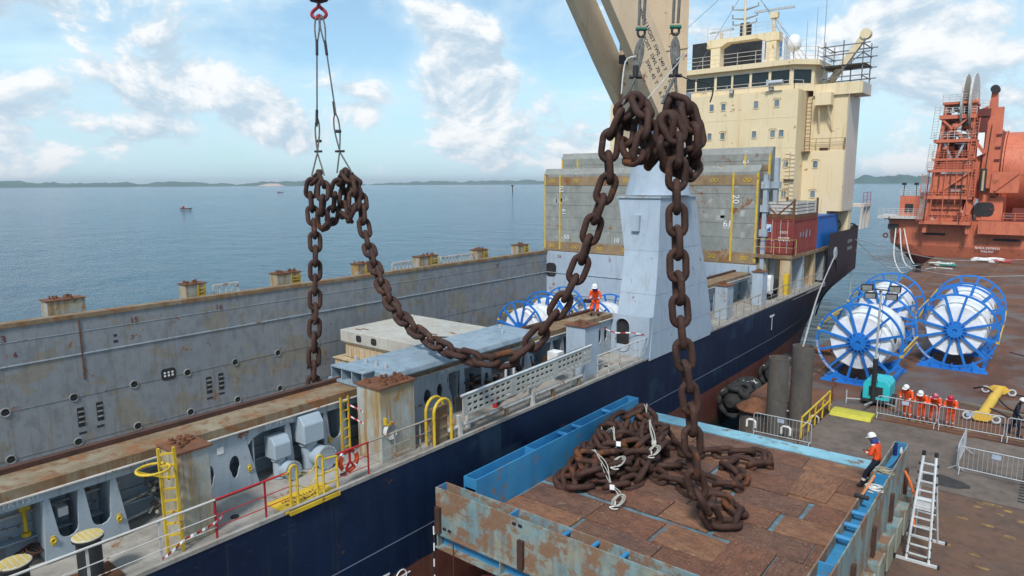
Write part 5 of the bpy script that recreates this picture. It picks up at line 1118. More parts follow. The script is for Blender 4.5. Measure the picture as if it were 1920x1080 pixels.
# lashing slings lying on the heap, each with a white tag
def lash(label, pts, tagp):
    t = thing('lashing_sling', label, 'sling', pts[0]); P_ = smooth_path(pts,6)
    rr = random.Random(len(label))
    for k in range(3): m_ = MB(); m_.tube([p+Vector((.05*k-.05+.03*math.sin(i*.7+k),.05*math.sin(i*.5+2*k),.02*k)) for i,p in enumerate(P_)], .017, 5); m_.build('strand', pm('sling_grey',(0.42,0.42,0.38),(0.32,0.31,0.27),vscale=6,rough=.6), t)
    e = Vector(pts[-1])
    for k in range(3): m_ = MB(); m_.tube([e+Vector((.14*math.cos(a)+.05*k,-.22+.24*math.sin(a),.02*k+.10*math.sin(a))) for a in [2*math.pi*i/14 for i in range(14)]], .015, 5, True); m_.build('eye', pm('sling_grey',(0.42,0.42,0.38)), t)
    m_ = MB(); m_.add([Vector(tagp)+Vector(q) for q in ((0,0,0),(.14,.06,0),(.12,.08,.16),(-.02,.02,.16))],[(0,1,2,3)]); m_.build('tag', WHITE, t)
    m_ = MB(); m_.tube(smooth_path([e+Vector((0,-.3,0)),e+Vector((.05,-.45,-.08)),e+Vector((-.06,-.55,-.1)),e+Vector((.1,-.6,-.1)),e+Vector((.2,-.5,-.1))],5),.02,5); m_.build('cord', ROPE, t); return t
def toph(x, y): 
    z = FZ
    for n_ in hn:
        if (n_.x-x)**2+(n_.y-y)**2 < .28**2: z = max(z, n_.z+.20)
    return z
def onheap(pts): return [(x,y,toph(x,y)+.03) for x,y in pts]
lash('grey lashing sling with white tag across the blue wall side of the chain heap', onheap([(-12.2,20.2),(-11.8,19.9),(-11.3,19.6),(-10.9,19.2),(-10.6,18.9)]), (-10.9,19.1,toph(-10.9,19.1)+.08))
lash('grey lashing sling trailing a white cord onto the boards in front of the chain heap', onheap([(-11.3,18.3),(-10.9,18.2),(-10.5,18.0),(-10.1,17.8),(-9.8,17.5)]), (-10.3,17.7,toph(-10.3,17.7)+.08))
lash('grey lashing sling with white tag hanging from the peak of the chain heap', onheap([(-11.3,21.9),(-11.0,21.5),(-10.7,21.1),(-10.4,20.7),(-10.1,20.4)]), (-10.3,20.5,toph(-10.3,20.5)+.08))
# ================================================================== CABLE REELS
def make_reel(label, group, L=4.6):
    R_ = 2.27; t = thing('cable_reel', label, 'cable reel', (0,0,0), group, world=False); cz = 2.42
    for s, y in ((0,0.0),(1,L)):
        m_ = MB(); n = 56; prof = [(R_-.11,-.07),(R_,-.07),(R_,.07),(R_-.11,.07)]; vs = []; fs = []
        for i in range(n):
            a = 2*math.pi*i/n
            for r, h in prof: vs.append((r*math.cos(a), y+h, cz+r*math.sin(a)))
        for i in range(n):
            for k in range(4): fs.append((i*4+k, i*4+(k+1)%4, ((i+1)%n)*4+(k+1)%4, ((i+1)%n)*4+k))
        m_.add(vs,fs); fg = m_.build('flange', REELB, t)
        for i in range(12):
            a = 2*math.pi*(i+.5)/12+.05; d = Vector((math.cos(a),0,math.sin(a))); c = Vector((0,y,cz))
            m_ = MB(); m_.bar(c+d*.35, c+d*(R_-.08), .13, .13, up=(0,1,0)); m_.build('spoke', REELB, fg)
        yo = y-.09 if s == 0 else y+.09; sg = -1 if s == 0 else 1
        m_ = MB(); m_.lathe((0,y,cz), (0,sg,0), [(.56,-.1),(.56,.08),(.42,.10),(.42,.2),(.13,.2),(.13,.12),(.0,.12)], 24); m_.build('hub', REELB, fg, smooth=True)
        m_ = MB()
        for i in range(16):
            a = 2*math.pi*i/16; d = Vector((math.cos(a),0,math.sin(a))); m_.bar(Vector((0,y+sg*.14,cz))+d*.4, Vector((0,y+sg*.14,cz))+d*.62, .05, .1, up=(0,1,0))
        m_.build('hub_gusset', REELB, fg)
        # saddle under the flange
        m_ = MB(); sad = [(-1.75,0),(1.75,0),(1.05,.62)]+[(q,cz-math.sqrt((R_+.02)**2-q*q)) for q in (.9,.6,.3,0,-.3,-.6,-.9)]+[(-1.05,.62)]
        m_.prism(sad, (0,y,.0), EX, EZ, .26); sd_ = m_.build('saddle', REELB, t)
        m_ = MB(); m_.box(-1.85,1.85,y-.3,y+.3,.0,.05); m_.build('foot_plate', REELB, sd_)
        for q in (-1.1,-.5,0,.5,1.1): m_ = MB(); m_.box(q-.025,q+.025,y-.28,y+.28,.05,.34); m_.build('gusset', REELB, sd_)
    m_ = MB(); n = 64; vs = []; fs = []; rr = random.Random(4); rows = 16; Rd = 1.62
    for j in range(rows+1):
        y = .14+(L-.28)*j/rows
        for i in range(n):
            a = 2*math.pi*i/n; r = Rd+.03*math.sin(5*a+j*.7)+.02*math.sin(13*a-1.3*j)+rr.uniform(-.012,.012)-(.05 if j in (0,rows) else 0)-(.10 if math.sin(a) < -.9 else 0)
            vs.append((r*math.cos(a), y, cz+r*math.sin(a)))
    for j in range(rows):
        for i in range(n): fs.append((j*n+i,j*n+(i+1)%n,(j+1)*n+(i+1)%n,(j+1)*n+i))
    # end faces sag in rings
    for j, y, sg in ((0,.14,-1),(rows,L-.14,1)):
        base = len(vs)
        for k, (q, o) in enumerate(((.93,.05),(.8,.02),(.6,.06),(.3,.03))):
            for i in range(n):
                a = 2*math.pi*i/n; r = Rd*q+.015*math.sin(7*a+k); vs.append((r*math.cos(a), y+sg*o+.012*math.sin(9*a+2*k), cz+r*math.sin(a)))
        prev = j*n
        for k in range(4):
            cur = base+k*n
            for i in range(n): fs.append((prev+i,prev+(i+1)%n,cur+(i+1)%n,cur+i))
            prev = cur
        fs.append(tuple(prev+i for i in range(n)))
    m_.add(vs,fs); m_.build('wrapped_drum', WRAP, t, smooth=True)
    for a_, y_, w_, h_ in ((R(8),L*.25,.5,.28),(R(2),L*.25,.35,.12),(R(12),L*.6,.28,.3),(R(172),L*.4,.5,.3)):
        m_ = MB(); c_ = Vector((1.665*math.cos(a_),y_,cz+1.665*math.sin(a_))); tg = Vector((-math.sin(a_),0,math.cos(a_))); m_.prism([(-w_/2,-h_/2),(w_/2,-h_/2),(w_/2,h_/2),(-w_/2,h_/2)],c_,EY,tg,.03); m_.build('printed_mark', BLACK, t)
    for y_ in (L*.12,L*.5,L*.88): m_ = MB(); m_.ring((0,y_,cz),EY,1.655,.018,48,5); m_.build('strap', WHITEP, t)
    TIE = pm('tie_bar_yellow',(0.66,0.42,0.06),rust=.1,rscale=3)
    for a in (R(-12),R(160),R(152),R(-4)):
        m_ = MB(); p = Vector((R_*math.cos(a),0,cz+R_*math.sin(a))); m_.bar(p, p+Vector((0,L,0)), .07); m_.build('tie_bar', TIE, t)
    for a in (R(-12),R(165)): m_ = MB(); p = Vector((R_*math.cos(a)*.985,-.02,cz+R_*math.sin(a)*.985)); m_.box(p.x-.09,p.x+.09,-.085,.075,p.z-.07,p.z+.07); m_.build('clamp', TIE, t)
    for x in (-1.6,1.6): m_ = MB(); m_.bar((x,0,.12),(x,L,.12),.22,.2); m_.build('base_beam', REELB, t)
    word = 'SPOOLING OFF DIRECTION'
    for i, chh in enumerate(word):
        if chh == ' ': continue
        a = R(180+4+i*2.55); c = Vector(((R_-.055)*math.cos(a), -.074, cz+(R_-.055)*math.sin(a)))
        text(chh,'rim_lettering',WHITE,t,c,(-math.sin(a),0,math.cos(a)),(-math.cos(a),0,-math.sin(a)),.16,.006)
    return t
GQ = 'cable reels standing on the pontoon'
r1 = make_reel('blue and white cable reel behind the turquoise light tower', GQ)
r1.location = (-8.33,41.83,0)
dup(r1,(-9.25,53.0,0),R(3),'blue and white cable reel at the water edge behind the reel at the light tower')
dup(r1,(-4.45,48.85,0),R(1),'blue and white cable reel behind the yellow spreader bar')
dup(r1,(-4.55,54.75,0),R(2),'blue and white cable reel directly behind the one at the yellow spreader bar')
h1 = make_reel('blue and white cable reel in the hold closest to the pale grey pontoon', 'cable reels stowed in the hold', 3.2)
h1.location = (-32.3,41.25,-2.28)
dup(h1,(-33.7,46.3,-2.28),0,'blue and white cable reel in the corner of the hold by the far wall')
dup(h1,(-28.4,45.3,-2.28),0,'blue and white cable reel in the hold behind the orange suited man')
dup(h1,(-23.6,45.8,-2.28),0,'blue and white cable reel in the hold partly hidden by the crane pedestal')

# ================================================================== BARRIERS
def make_barrier(label, group, L=2.5, Hh=1.1, mesh=False):
    t = thing('crowd_barrier', label, 'barrier', (0,0,0), group, world=False); r = .13
    m_ = MB(); pts = [(0,0,.2),(0,0,Hh-r)]+[(r-r*math.cos(R(a)),0,Hh-r+r*math.sin(R(a))) for a in (30,60,90)]+[(L-r+r*math.sin(R(a)),0,Hh-r+r*math.cos(R(a))) for a in (0,30,60)]+[(L,0,Hh-r),(L,0,.2)]
    m_.tube(pts,.021,8); m_.cyl((0,0,.22),(L,0,.22),.02,8); m_.build('frame', GALV, t, smooth=True)
    n = 46 if mesh else 16
    for i in range(1,n): x = L*i/n; m_ = MB() if not mesh or i == 1 else m_; m_.cyl((x,0,.22),(x,0,Hh-.01),.008 if not mesh else .006,6); (None if mesh else m_.build('bar', GALV, t))
    if mesh:
        o = m_.build('mesh_infill', GALV, t); o['kind'] = 'stuff'
    for x in (.05,L-.05):
        m_ = MB(); m_.tube([(x,-.3,0.01),(x,0,.24),(x,.3,0.01)],.018,6); m_.build('foot', GALV, t)
    m_ = MB(); m_.box(L*.42,L*.42+.3,-.03,-.02,Hh-.24,Hh-.06); m_.build('name_plate', flat('plate_blue_grey',(0.40,0.47,0.58)), t); return t
b0 = make_barrier('galvanised crowd barrier that three orange suited men lean on', None); b0.location = (-6.22,36.42,0)
dup(b0,(-3.62,36.38,0),R(1),'galvanised crowd barrier with a man in a red helmet at its end')
dup(b0,(-1.02,36.42,0),R(-1),'galvanised crowd barrier in front of the man in navy')
dup(b0,(-10.15,30.3,-.03),R(1),'galvanised crowd barrier in front of the grey steel piles')
b4 = make_barrier('mesh barrier panel standing end on by the drain grating', None, 2.5, 1.1, True); b4.location = (-2.36,31.4,-.03); b4.rotation_euler = (0,0,R(89))
dup(b0,(-2.3,31.3,-.03),R(-2),'galvanised crowd barrier over the drain grating')

# ================================================================== QUAY FURNITURE
def slab2(name, pts, z0, z1, mat): return slab(name, pts, z0, z1, mat)
slab('quay_apron', [(-10.6,29.0),(-8.3,29.0),(-8.3,30.75),(-10.6,30.75)], -3.2, -.034, CONC)
PILE = pm('pile_steel',(0.085,0.078,0.070),(0.115,0.100,0.088),vscale=.8,streak=.4,scol=(0.13,0.08,0.05),dirt=.4,rough=.75,bump=.2)
def pile(label, x, y, z1, r):
    t = thing('steel_pile', label, 'pile', (x,y,-3.2)); m_ = MB(); m_.lathe((x,y,-3.2), EZ, [(r,0),(r,z1+3.2),(r-.05,z1+3.2),(r-.05,z1+2.9)], 36); m_.build('pipe', PILE, t, smooth=True)
    m_ = MB(); m_.lathe((x,y,z1-.28), EZ, [(r-.06,0),(r-.06,.05),(0.0,.06)], 30); m_.build('rusty_plug', RUST, t)
    m_ = MB(); m_.tube([(x+(r+.004)*math.cos(a),y+(r+.004)*math.sin(a),z1-1.2-.9*a/6.28) for a in [2*math.pi*i/40 for i in range(41)]],.012,5); m_.build('weld_spiral', PILE, t); return t
pile('grey open steel pile beside the barrier, the shorter post with rusty top', -9.68,32.0,3.38,.46)
pile('grey open steel pile behind the other one with the mooring line on it', -9.55,35.4,3.3,.52)
t = thing('capped_pile', 'short fat pile with a rusty tilted cap beside the tyre fenders', 'pile', (-11.7,35.0,-3.2))
m_ = MB(); m_.lathe((-11.7,35.0,-3.2), EZ, [(.75,0),(.75,2.9)], 30); m_.build('pipe', PILE, t, smooth=True)
m_ = MB(); m_.lathe((-11.7,35.0,-.32), EZ, [(.95,0),(.95,.06),(.2,.55),(0,.6)], 12); m_.build('rusty_cap', RUST, t)
# tyre-dressed fenders
def fender(label, x, y, z, L, r, n, seed):
    t = thing('tyre_fender', label, 'fender', (x,y,z-r)); rr = random.Random(seed)
    m_ = MB(); m_.lathe((x,y-L/2,z), EY, [(.2,0),(r*.8,.35),(r,.8),(r,L-.8),(r*.8,L-.35),(.2,L)], 24); m_.build('fender_body', RUBBER, t, smooth=True)
    for j in range(n):
        yy = y-L/2+.7+(L-1.4)*j/(n-1)
        for k in range(8):
            a = 2*math.pi*k/8+.35*j; d = Vector((math.cos(a),0,math.sin(a))); m_ = MB(); m_.ring(Vector((x,yy,z))+d*(r+.1), d+Vector((0,rr.uniform(-.3,.3),0)), .33, .15, 18, 8); ty = m_.build('tyre', RUBBER, t, smooth=True)
            if (k+j) % 3: continue
            m_ = MB(); q = Vector((x,yy,z))+d*(r+.2); u = Vector((0,1,0)); w = d.cross(u); m_.bar(q-(u+w)*.17,q+(u+w)*.17,.035); m_.bar(q-(u-w)*.17,q+(u-w)*.17,.035); m_.build('lashing_cross', ROPE, ty)
    return t
fender('black tyre covered fender squeezed against the ship by the rusty capped pile', -13.25,37.2,-.55,3.4,.62,4,1)
fender('black tyre covered fender against the ship further along by the first cable reel', -13.35,44.0,-.5,3.6,.5,4,2)
m_ = MB(); m_.box(-12.3,-8.9,34.5,36.0,-2.3,-.9); struct(m_.build('pile_cap', CONC))
for x, y in ((-10.6,31.3),(-9.0,31.3),(-10.4,36.1),(-9.0,36.15)):
    z = -.03 if y < 35 else -.86; m_ = MB(); m_.tube([(x-.2,y,z),(x-.2,y,z+.3),(x-.1,y,z+.38),(x+.12,y,z+.38),(x+.2,y,z+.3),(x+.2,y,z)],.05,8); tag(m_.build('grab_hoop', WHITE), {(-10.6,31.3):'white grab hoop at the barrier end away from the yellow handrail',(-9.0,31.3):'white grab hoop behind the barrier next to the yellow handrail',(-10.4,36.1):'white grab hoop between the pile with the mooring line and the capped pile',(-9.0,36.15):'white grab hoop at the pontoon edge beside the pile with the mooring line'}[(x,y)], 'hoop', 'white hoops round the piles')
# yellow handrail
t = thing('handrail', 'yellow tubular handrail along the edge beside the grey piles', 'handrail', (-8.3,33.7,-.03))
m_ = MB(); m_.tube([(-8.3,31.2,.0),(-8.3,31.2,.98),(-8.3,36.0,1.03),(-8.3,36.0,.0)],.045,8); m_.build('top_rail', YEL, t)
m_ = MB(); m_.tube([(-8.3,31.2,.5),(-8.3,36.0,.53)],.04,8); m_.build('mid_rail', YEL, t)
for y in (32.4,33.4,34.7): m_ = MB(); m_.cyl((-8.3,y,-.03),(-8.3,y,1.0),.04,8); m_.build('post', YEL, t)
m_ = MB(); m_.tube([(-8.35,35.2,.9),(-8.7,35.9,.6),(-8.3,36.4,.2)],.03,6); m_.build('knee_bar', YEL, t)
t = thing('ramp_plate', 'yellow steel ramp plate bridging the concrete and the rusty deck', 'ramp', (-7.2,36.1,0))
m_ = MB(); m_.prism([(35.4,-.02),(36.75,.012),(36.75,.06),(36.2,.16),(35.6,.14)], (-7.22,0,0), EY, EZ, 1.85); m_.build('plate', pm('ramp_yellow',(0.52,0.47,0.05),(0.42,0.38,0.05),dirt=.3,rust=.08), t)
m_ = MB(); m_.tube(smooth_path([(-8.6,37.9,.0),(-8.65,37.9,.6),(-8.5,37.95,.9),(-8.7,37.9,1.1),(-8.45,37.9,1.2)],4),.05,6); tag(m_.build('stand_pipe', RUST), 'rusty bent stand pipe by the yellow handrail', 'pipe')
# light tower
t = thing('light_tower', 'turquoise mobile light tower with four lamps on a tall mast', 'light tower', (-6.7,38.7,0))
m_ = MB(); m_.prism([(-.62,.35),(.62,.35),(.62,1.15),(.45,1.38),(-.45,1.38),(-.62,1.15)], (-6.62,38.85,0), EX, EZ, 1.5); m_.build('housing', CYAN, t, bevel=.04)
m_ = MB(); m_.box(-6.95,-6.3,38.07,38.095,.55,1.05); m_.build('louvre_panel', BLACK, t)
m_ = MB(); m_.box(-7.3,-5.95,38.1,39.6,.2,.35); m_.build('chassis', BLACK, t)
for x in (-7.32,-5.92): m_ = MB(); m_.cyl((x-.09,38.9,.3),(x+.09,38.9,.3),.3,18); m_.build('wheel', RUBBER, t)
m_ = MB(); m_.cyl((-6.72,38.0,.25),(-6.72,38.0,2.6),.10,10); m_.cyl((-6.72,38.0,2.6),(-6.72,38.0,6.1),.055,10); ms_ = m_.build('mast', GALV, t)
m_ = MB(); m_.cyl((-6.72,38.0,.25),(-6.72,38.0,2.55),.115,10); m_.build('mast_sleeve', BLACK, t)
m_ = MB(); m_.bar((-7.35,38.0,6.1),(-6.1,38.0,6.1),.06); m_.bar((-6.72,37.6,6.05),(-6.72,38.4,6.05),.06); m_.build('lamp_bar', BLACK, ms_)
for dx, dz in ((-.62,.08),(.62,.1),(-.45,-.32),(.5,-.3)):
    m_ = MB(); c = Vector((-6.72+dx,37.95,6.1+dz)); m_.prism([(-.26,-.16),(.26,-.18),(.28,.17),(-.28,.17)], c, Vector((1,0,.06)).normalized(), Vector((0,-.35,.94)).normalized(), .14); l_ = m_.build('flood_lamp', BLACK, t, bevel=.02)
    m_ = MB(); m_.prism([(-.22,-.12),(.22,-.13),(.23,.13),(-.23,.13)], c+Vector((0,-.085,-.03)), Vector((1,0,.06)).normalized(), Vector((0,-.35,.94)).normalized(), .02); m_.build('lens', pm('lamp_lens',(0.45,0.45,0.43),(0.3,0.3,0.3),vscale=6,rough=.2), l_)
for a in ((-7.3,38.0,-7.9,37.7),(-6.1,38.0,-5.6,37.7)):
    m_ = MB(); m_.bar((a[0],a[1],.3),(a[2],a[3],.3),.06); m_.cyl((a[2],a[3],.02),(a[2],a[3],.75),.035,8); m_.build('outrigger', GALV, t)
m_ = MB(); m_.bar((-6.72,38.0,.25),(-6.85,36.95,.35),.07); m_.build('tow_bar', GALV, t)
m_ = MB(); m_.tube([(-6.72+.03*math.cos(i*1.2)+.14,37.98+.03*math.sin(i*1.2),1.3+.1*i) for i in range(46)],.012,4); m_.build('coiled_cable', BLACK, t)
# yellow spreader bar with shackles
t = thing('spreader_bar', 'yellow spreader bar with shackles lying on the rusty deck', 'spreader bar', (-1.9,41.6,0))
a = Vector((-2.12,38.6,.3)); b = Vector((-1.78,44.2,.3)); YB = pm('bar_yellow',(0.70,0.45,0.06),(0.62,0.38,0.05),dirt=.15,rust=.06)
m_ = MB(); m_.cyl(a,b,.23,18); m_.build('tube', YB, t, smooth=True)
for p in (a,b):
    m_ = MB(); m_.prism([(-.5,.05),(-.25,.24),(.25,.24),(.5,.05),(.25,-.2),(-.25,-.2)], p, Vector((1,.06,0)).normalized(), EZ, .12); m_.build('end_lug', YB, t)
    for s in (-1,1): m_ = MB(); c = p+Vector((.58*s,.04*s,-.05)); m_.tube([c+Vector((.16*math.cos(q),.10*math.sin(q),.13*math.sin(q))) for q in [2*math.pi*i/14 for i in range(14)]],.05,7,True); m_.build('shackle', GALV, t)
for pts in ([(-2.9,44.2,.2),(-2.2,43.2,.55),(-1.2,41.6,.1),(-.3,41.2,.06)],[(-1.0,44.3,.15),(0,44.5,.06),(2,44.3,.06)],[(-2.9,38.9,.05),(-2,39.7,.45),(-1.0,39.9,.1),(.4,39.5,.06)],[(-1.3,38.6,.1),(-.3,38.9,.06),(1.2,38.6,.06)]):
    m_ = MB(); m_.tube(smooth_path(pts,5),.045,6); m_.build('sling_rope', BLACK, t)
m_ = MB(); m_.bar((-3.2,41.4,.06),(.8,40.5,.06),.28,.1); tag(m_.build('timber_batten', pm('old_timber',(0.20,0.17,0.14),(0.15,0.12,0.09),dirt=.3,rough=.9)), 'long grey timber batten under the yellow spreader bar', 'batten')
# telescopic ladder
t = thing('step_ladder', 'aluminium telescopic step ladder with black joints beside the cradle', 'ladder', (-2.5,23.6,-.05)); z0 = -.05
for s, x in ((-1,-2.78),(1,-2.18)):
    xt = x*.55+(-2.48)*.45+(.0)
    m_ = MB(); m_.tube([(x,22.8,z0+.05),(x*.8-.5,23.2,1.6),(xt,23.62,3.15)],.04,8); m_.build('rail', ALU, t); m_ = MB(); m_.tube([(x+.03*s,24.5,z0+.05),(xt,23.68,3.1)],.03,8); m_.build('rear_rail', ALU, t)
    m_ = MB(); m_.cyl((xt,23.62,3.12),(xt,23.62,3.26),.055,8); m_.build('hinge_cap', BLACK, t)
for i in range(11):
    q = (i+.7)/11.5; y = 22.8+.82*q; z = z0+.05+3.1*q; w = .6-.27*q*.55
    m_ = MB(); m_.bar((-2.48-w/2,y,z),(-2.48+w/2,y,z),.05,.04); m_.build('rung', ALU, t)
    for s in (-1,1): m_ = MB(); m_.cyl((-2.48+s*w/2-.045,y,z-.02),(-2.48+s*w/2+.045,y,z-.02),.048,8); m_.build('joint', BLACK, t)
    if i in (1,3,4,5): m_ = MB(); yy = 24.5-.8*q; m_.bar((-2.48-w/2,yy,z),(-2.48+w/2,yy,z),.04,.03); m_.build('rear_rung', ALU, t)
m_ = MB(); m_.box(-2.72,-2.24,23.28,23.36,1.55,1.85); m_.build('stacked_rungs', ALU, t)
for y, x0, x1 in ((22.78,-3.05,-1.95),(24.52,-3.05,-1.95)): m_ = MB(); m_.bar((x0,y,z0+.04),(x1,y+.03,z0+.04),.09,.07); m_.build('stabiliser', ALU, t); m_ = MB(); m_.box(x0-.06,x0,y-.06,y+.06,z0,z0+.1); m_.box(x1,x1+.06,y-.03,y+.09,z0,z0+.1); m_.build('rubber_foot', RUBBER, t)
m_ = MB(); m_.tube(smooth_path([(-3.2,24.3,2.2),(-2.95,23.9,1.95),(-2.75,23.35,1.75),(-2.72,23.2,1.2),(-2.68,23.2,.9)],5),.04,6); tag(m_.build('ratchet_strap', flat('strap_orange',(0.75,0.16,0.03),.7)), 'orange ratchet strap hanging from the cradle wall over the ladder', 'strap')
# things in the channel of the right wall
def coilrope(label, c, R0, mat, n=7, r=.018, tilt=(0,.1,1)):
    m_ = MB(); rr = random.Random(3)
    for k in range(n): m_.ring(Vector(c)+Vector((rr.uniform(-.05,.05),rr.uniform(-.08,.08),.02*k)), Vector(tilt)+Vector((rr.uniform(-.12,.12),rr.uniform(-.12,.12),0)), R0*rr.uniform(.7,1.05), r, 22, 5)
    o = m_.build('rope_coil', mat); return tag(o, label, 'rope coil')
coilrope('coil of pale rope in the blue channel beside the sledge hammer', (-3.43,20.6,2.84), .19, ROPE)
coilrope('coil of thin brown rope in the blue channel next to the standing man', (-3.43,22.1,2.84), .22, pm('rope_tan',(0.36,0.30,0.20)), 6, .014)
t = thing('sledge_hammer', 'orange handled hammer lying in the blue channel', 'hammer', (-3.55,20.6,2.95)); m_ = MB(); m_.tube([(-3.58,19.8,2.95),(-3.56,21.3,3.0)],.03,8); m_.build('handle', flat('handle_orange',(0.75,0.25,0.07)), t); m_ = MB(); m_.cyl((-3.75,19.75,2.95),(-3.4,19.7,2.95),.06,10); m_.build('head', BLACK, t)
t = thing('water_bottle', 'clear plastic water bottle standing in the end of the blue channel', 'bottle', (-3.4,24.6,2.59)); m_ = MB(); m_.lathe((-3.4,24.6,2.585), EZ, [(.045,0),(.05,.02),(.05,.2),(.02,.27),(.02,.3)], 14); m_.build('body', flat('bottle_clear',(0.62,0.68,0.74),.15), t, smooth=True); m_ = MB(); m_.cyl((-3.4,24.6,2.885),(-3.4,24.6,2.91),.022,10); m_.build('cap', flat('cap_blue',(0.05,0.1,0.5)), t)
t = thing('drink_flask', 'dark blue flask standing beside the clear bottle', 'flask', (-3.55,24.5,2.59)); m_ = MB(); m_.lathe((-3.55,24.5,2.585), EZ, [(.055,0),(.06,.02),(.06,.3),(.045,.36),(.045,.4)], 14); m_.build('body', flat('flask_navy',(0.01,0.03,0.14),.3), t, smooth=True); m_ = MB(); m_.cyl((-3.55,24.5,2.985),(-3.55,24.5,3.02),.047,12); m_.build('lid', BLACK, t)
m_ = MB(); m_.tube(smooth_path([(-3.6,22.6,2.7),(-3.4,23.2,2.72),(-3.3,23.9,2.9)],5),.02,6); tag(m_.build('steel_bar', BLACK), 'black pry bar lying in the blue channel near the flask', 'pry bar')
# red skid under the cradle front
t = thing('red_skid', 'salmon red skid showing under the front of the cradle', 'skid', (-11.0,14.3,-.05)); m_ = MB()
m_.prism([(-12.2,0),(-9.2,0),(-9.2,.5),(-9.6,.62),(-11.6,.62),(-12.0,.45)], (0,14.4,-.05), EX, EZ, 1.8); m_.build('body', pm('skid_red',(0.52,0.12,0.11),(0.42,0.09,0.085),vscale=1.5,dirt=.25,rust=.15,rscale=2), t)
t = thing('hanging_chain', 'thin chain and red strap hanging from the front corner of the cradle', 'chain', (-12.6,12.9,-1)); m_ = MB(); m_.tube([(-12.55,12.93,1.5),(-12.55,12.93,.2)],.018,6); m_.build('chain', DARKRUST, t); m_ = MB(); m_.tube([(-12.55,12.93,.2),(-12.57,12.93,-1.2)],.022,6); m_.build('strap', REDP, t)
m_ = MB()
for k in range(14): m_.mi = k % 2; m_.cyl((-13.34+.01*math.sin(k),12.95,1.7-.25*k),(-13.34+.01*math.sin(k+1),12.95,1.7-.25*(k+1)),.022,6)
tag(m_.build('striped_rope', [WHITE, BLACK]), 'black and white rope hanging off the left corner of the cradle', 'rope')
# asphalt-like heap on apron
m_ = MB(); n = 20; m_.add([(-2.6+.85*math.cos(2*math.pi*i/n)*(1+.1*math.sin(3*i)),29.95+.5*math.sin(2*math.pi*i/n),-.028) for i in range(n)]+[(-2.75+.25*math.cos(2*math.pi*i/n),30.1+.2*math.sin(2*math.pi*i/n),.10) for i in range(n)],[(i,(i+1)%n,n+(i+1)%n,n+i) for i in range(n)]+[tuple(n+i for i in range(n))]); tag(m_.build('grit_pile', pm('grit_dark',(0.045,0.042,0.042),vscale=5,bump=.8,rough=.95)), 'small dark grit pile on the concrete by the cradle end', 'grit pile')
# rags and rope heaps on the pontoon
def rag(label, x, y, w, mats, seed):
    rr = random.Random(seed); t = thing('rope_heap', label, 'rope heap', (x,y,0))
    for k, mt in enumerate(mats):
        m_ = MB(); pts = []
        for i in range(26): a = i*.9+k; q = w*(.25+.75*rr.random()); pts.append((x+q*math.cos(a)+.3*w*k,y+.45*q*math.sin(a),.12+.35*rr.random()))
        m_.tube(smooth_path(pts,3),.13,6); m_.build('rope', mt, t)
    return t
rag('white and green rope heap at the edge of the pontoon', -12.2,108.5,1.6,(ROPE,flat('rope_green',(0.05,0.28,0.25),.8)),2)
rag('heap of white ropes under the stern of the red vessel', -7.8,118.0,2.2,(ROPE,WHITE,flat('rope_red',(0.4,0.05,0.04),.8)),3)
rag('tangle of rusty wire beside the first reel on the pontoon', -11.6,48.0,.6,(RUST,),6)
t = thing('mooring_bollard', 'black mooring bollard at the pontoon edge with white ropes on it', 'bollard', (-13.6,99.5,0)); m_ = MB(); m_.lathe((-13.6,99.5,0), EZ, [(.5,0),(.32,.1),(.3,.8),(.55,.9),(.5,1.05)], 16); m_.build('post', BLACK, t, smooth=True)
for i,(x,y) in enumerate(((2.0,55.0),(1.8,54.2),(1.9,53.2),(1.3,49.8))):
    m_ = MB(); rr = random.Random(i); m_.add([(x+.22*math.cos(q)*rr.uniform(.6,1.1),y+.3*math.sin(q)*rr.uniform(.6,1.1),.006) for q in [2*math.pi*k/9 for k in range(9)]]+[(x,y,.09)],[(k,(k+1)%9,9) for k in range(9)]); tag(m_.build('white_rag', WHITE), ['largest crumpled white rag at the end of the short row beside the reels','crumpled white rag between two others beside the reels','crumpled white rag touching the dark red line on deck','crumpled white rag lying apart on the grey deck patch'][i], 'rag', 'white rags on the deck')
# mooring lines
def line(label, pts, r=.035, mat=ROPE): m_ = MB(); m_.tube(smooth_path(pts,6), r, 6); return tag(m_.build('mooring_line', mat), label, 'rope')
line('grey mooring line running from the ship fairlead down to the steel pile', [(-14.3,60.6,5.5),(-12.2,48,4.1),(-9.6,35.5,3.25)], .05, pm('line_grey',(0.45,0.42,0.42)))
line('black hose hanging down the ship side below the fairlead', [(-14.28,60.7,5.2),(-14.5,61.6,3.4),(-15.3,61.2,1.6),(-15.6,60.8,.2)], .07, BLACK)
line('thin line from the ship end to the far mooring bollard', [(-14.6,68,6.4),(-14.4,84,2.2),(-13.6,99.4,.9)], .035)
line('white line hanging from the ship end into the water', [(-14.7,68,6.6),(-14.8,69,2),(-14.9,69.5,-2.4)], .03)
line('dark line slung low from the ship end across the pontoon', [(-14.7,69,5.2),(-8,90,1.0),(6,112,.8),(20,128,4)], .03, pm('line_grey',(0.45,0.42,0.42)))
line('second grey line slung from the ship end to the red vessel', [(-14.7,69,6.2),(-9,95,2.2),(4,116,2.0),(20,129,4.5)], .03, pm('line_grey',(0.45,0.42,0.42)))
line('dark red line lying across the deck beside the reels', [(-1.9,56,.05),(1.5,53,.04),(6,48,.04),(12,44,.04)], .03, flat('line_red',(0.12,0.02,0.03)))
for k in range(3): line(['white mooring line hanging slack from the red vessel corner to the bollard','white mooring line drooping from the red vessel to the pontoon edge','white mooring line sagging beside the other vessel lines'][k], [(-21.5+.6*k,129.9,3.6),(-19.5+1.2*k,118,.2-.3*k),(-16.4+1.1*k,106+1.5*k,-1.0+.4*k),(-13.7+1.6*k,99.6+2.6*k,.7-.3*k)], .09)
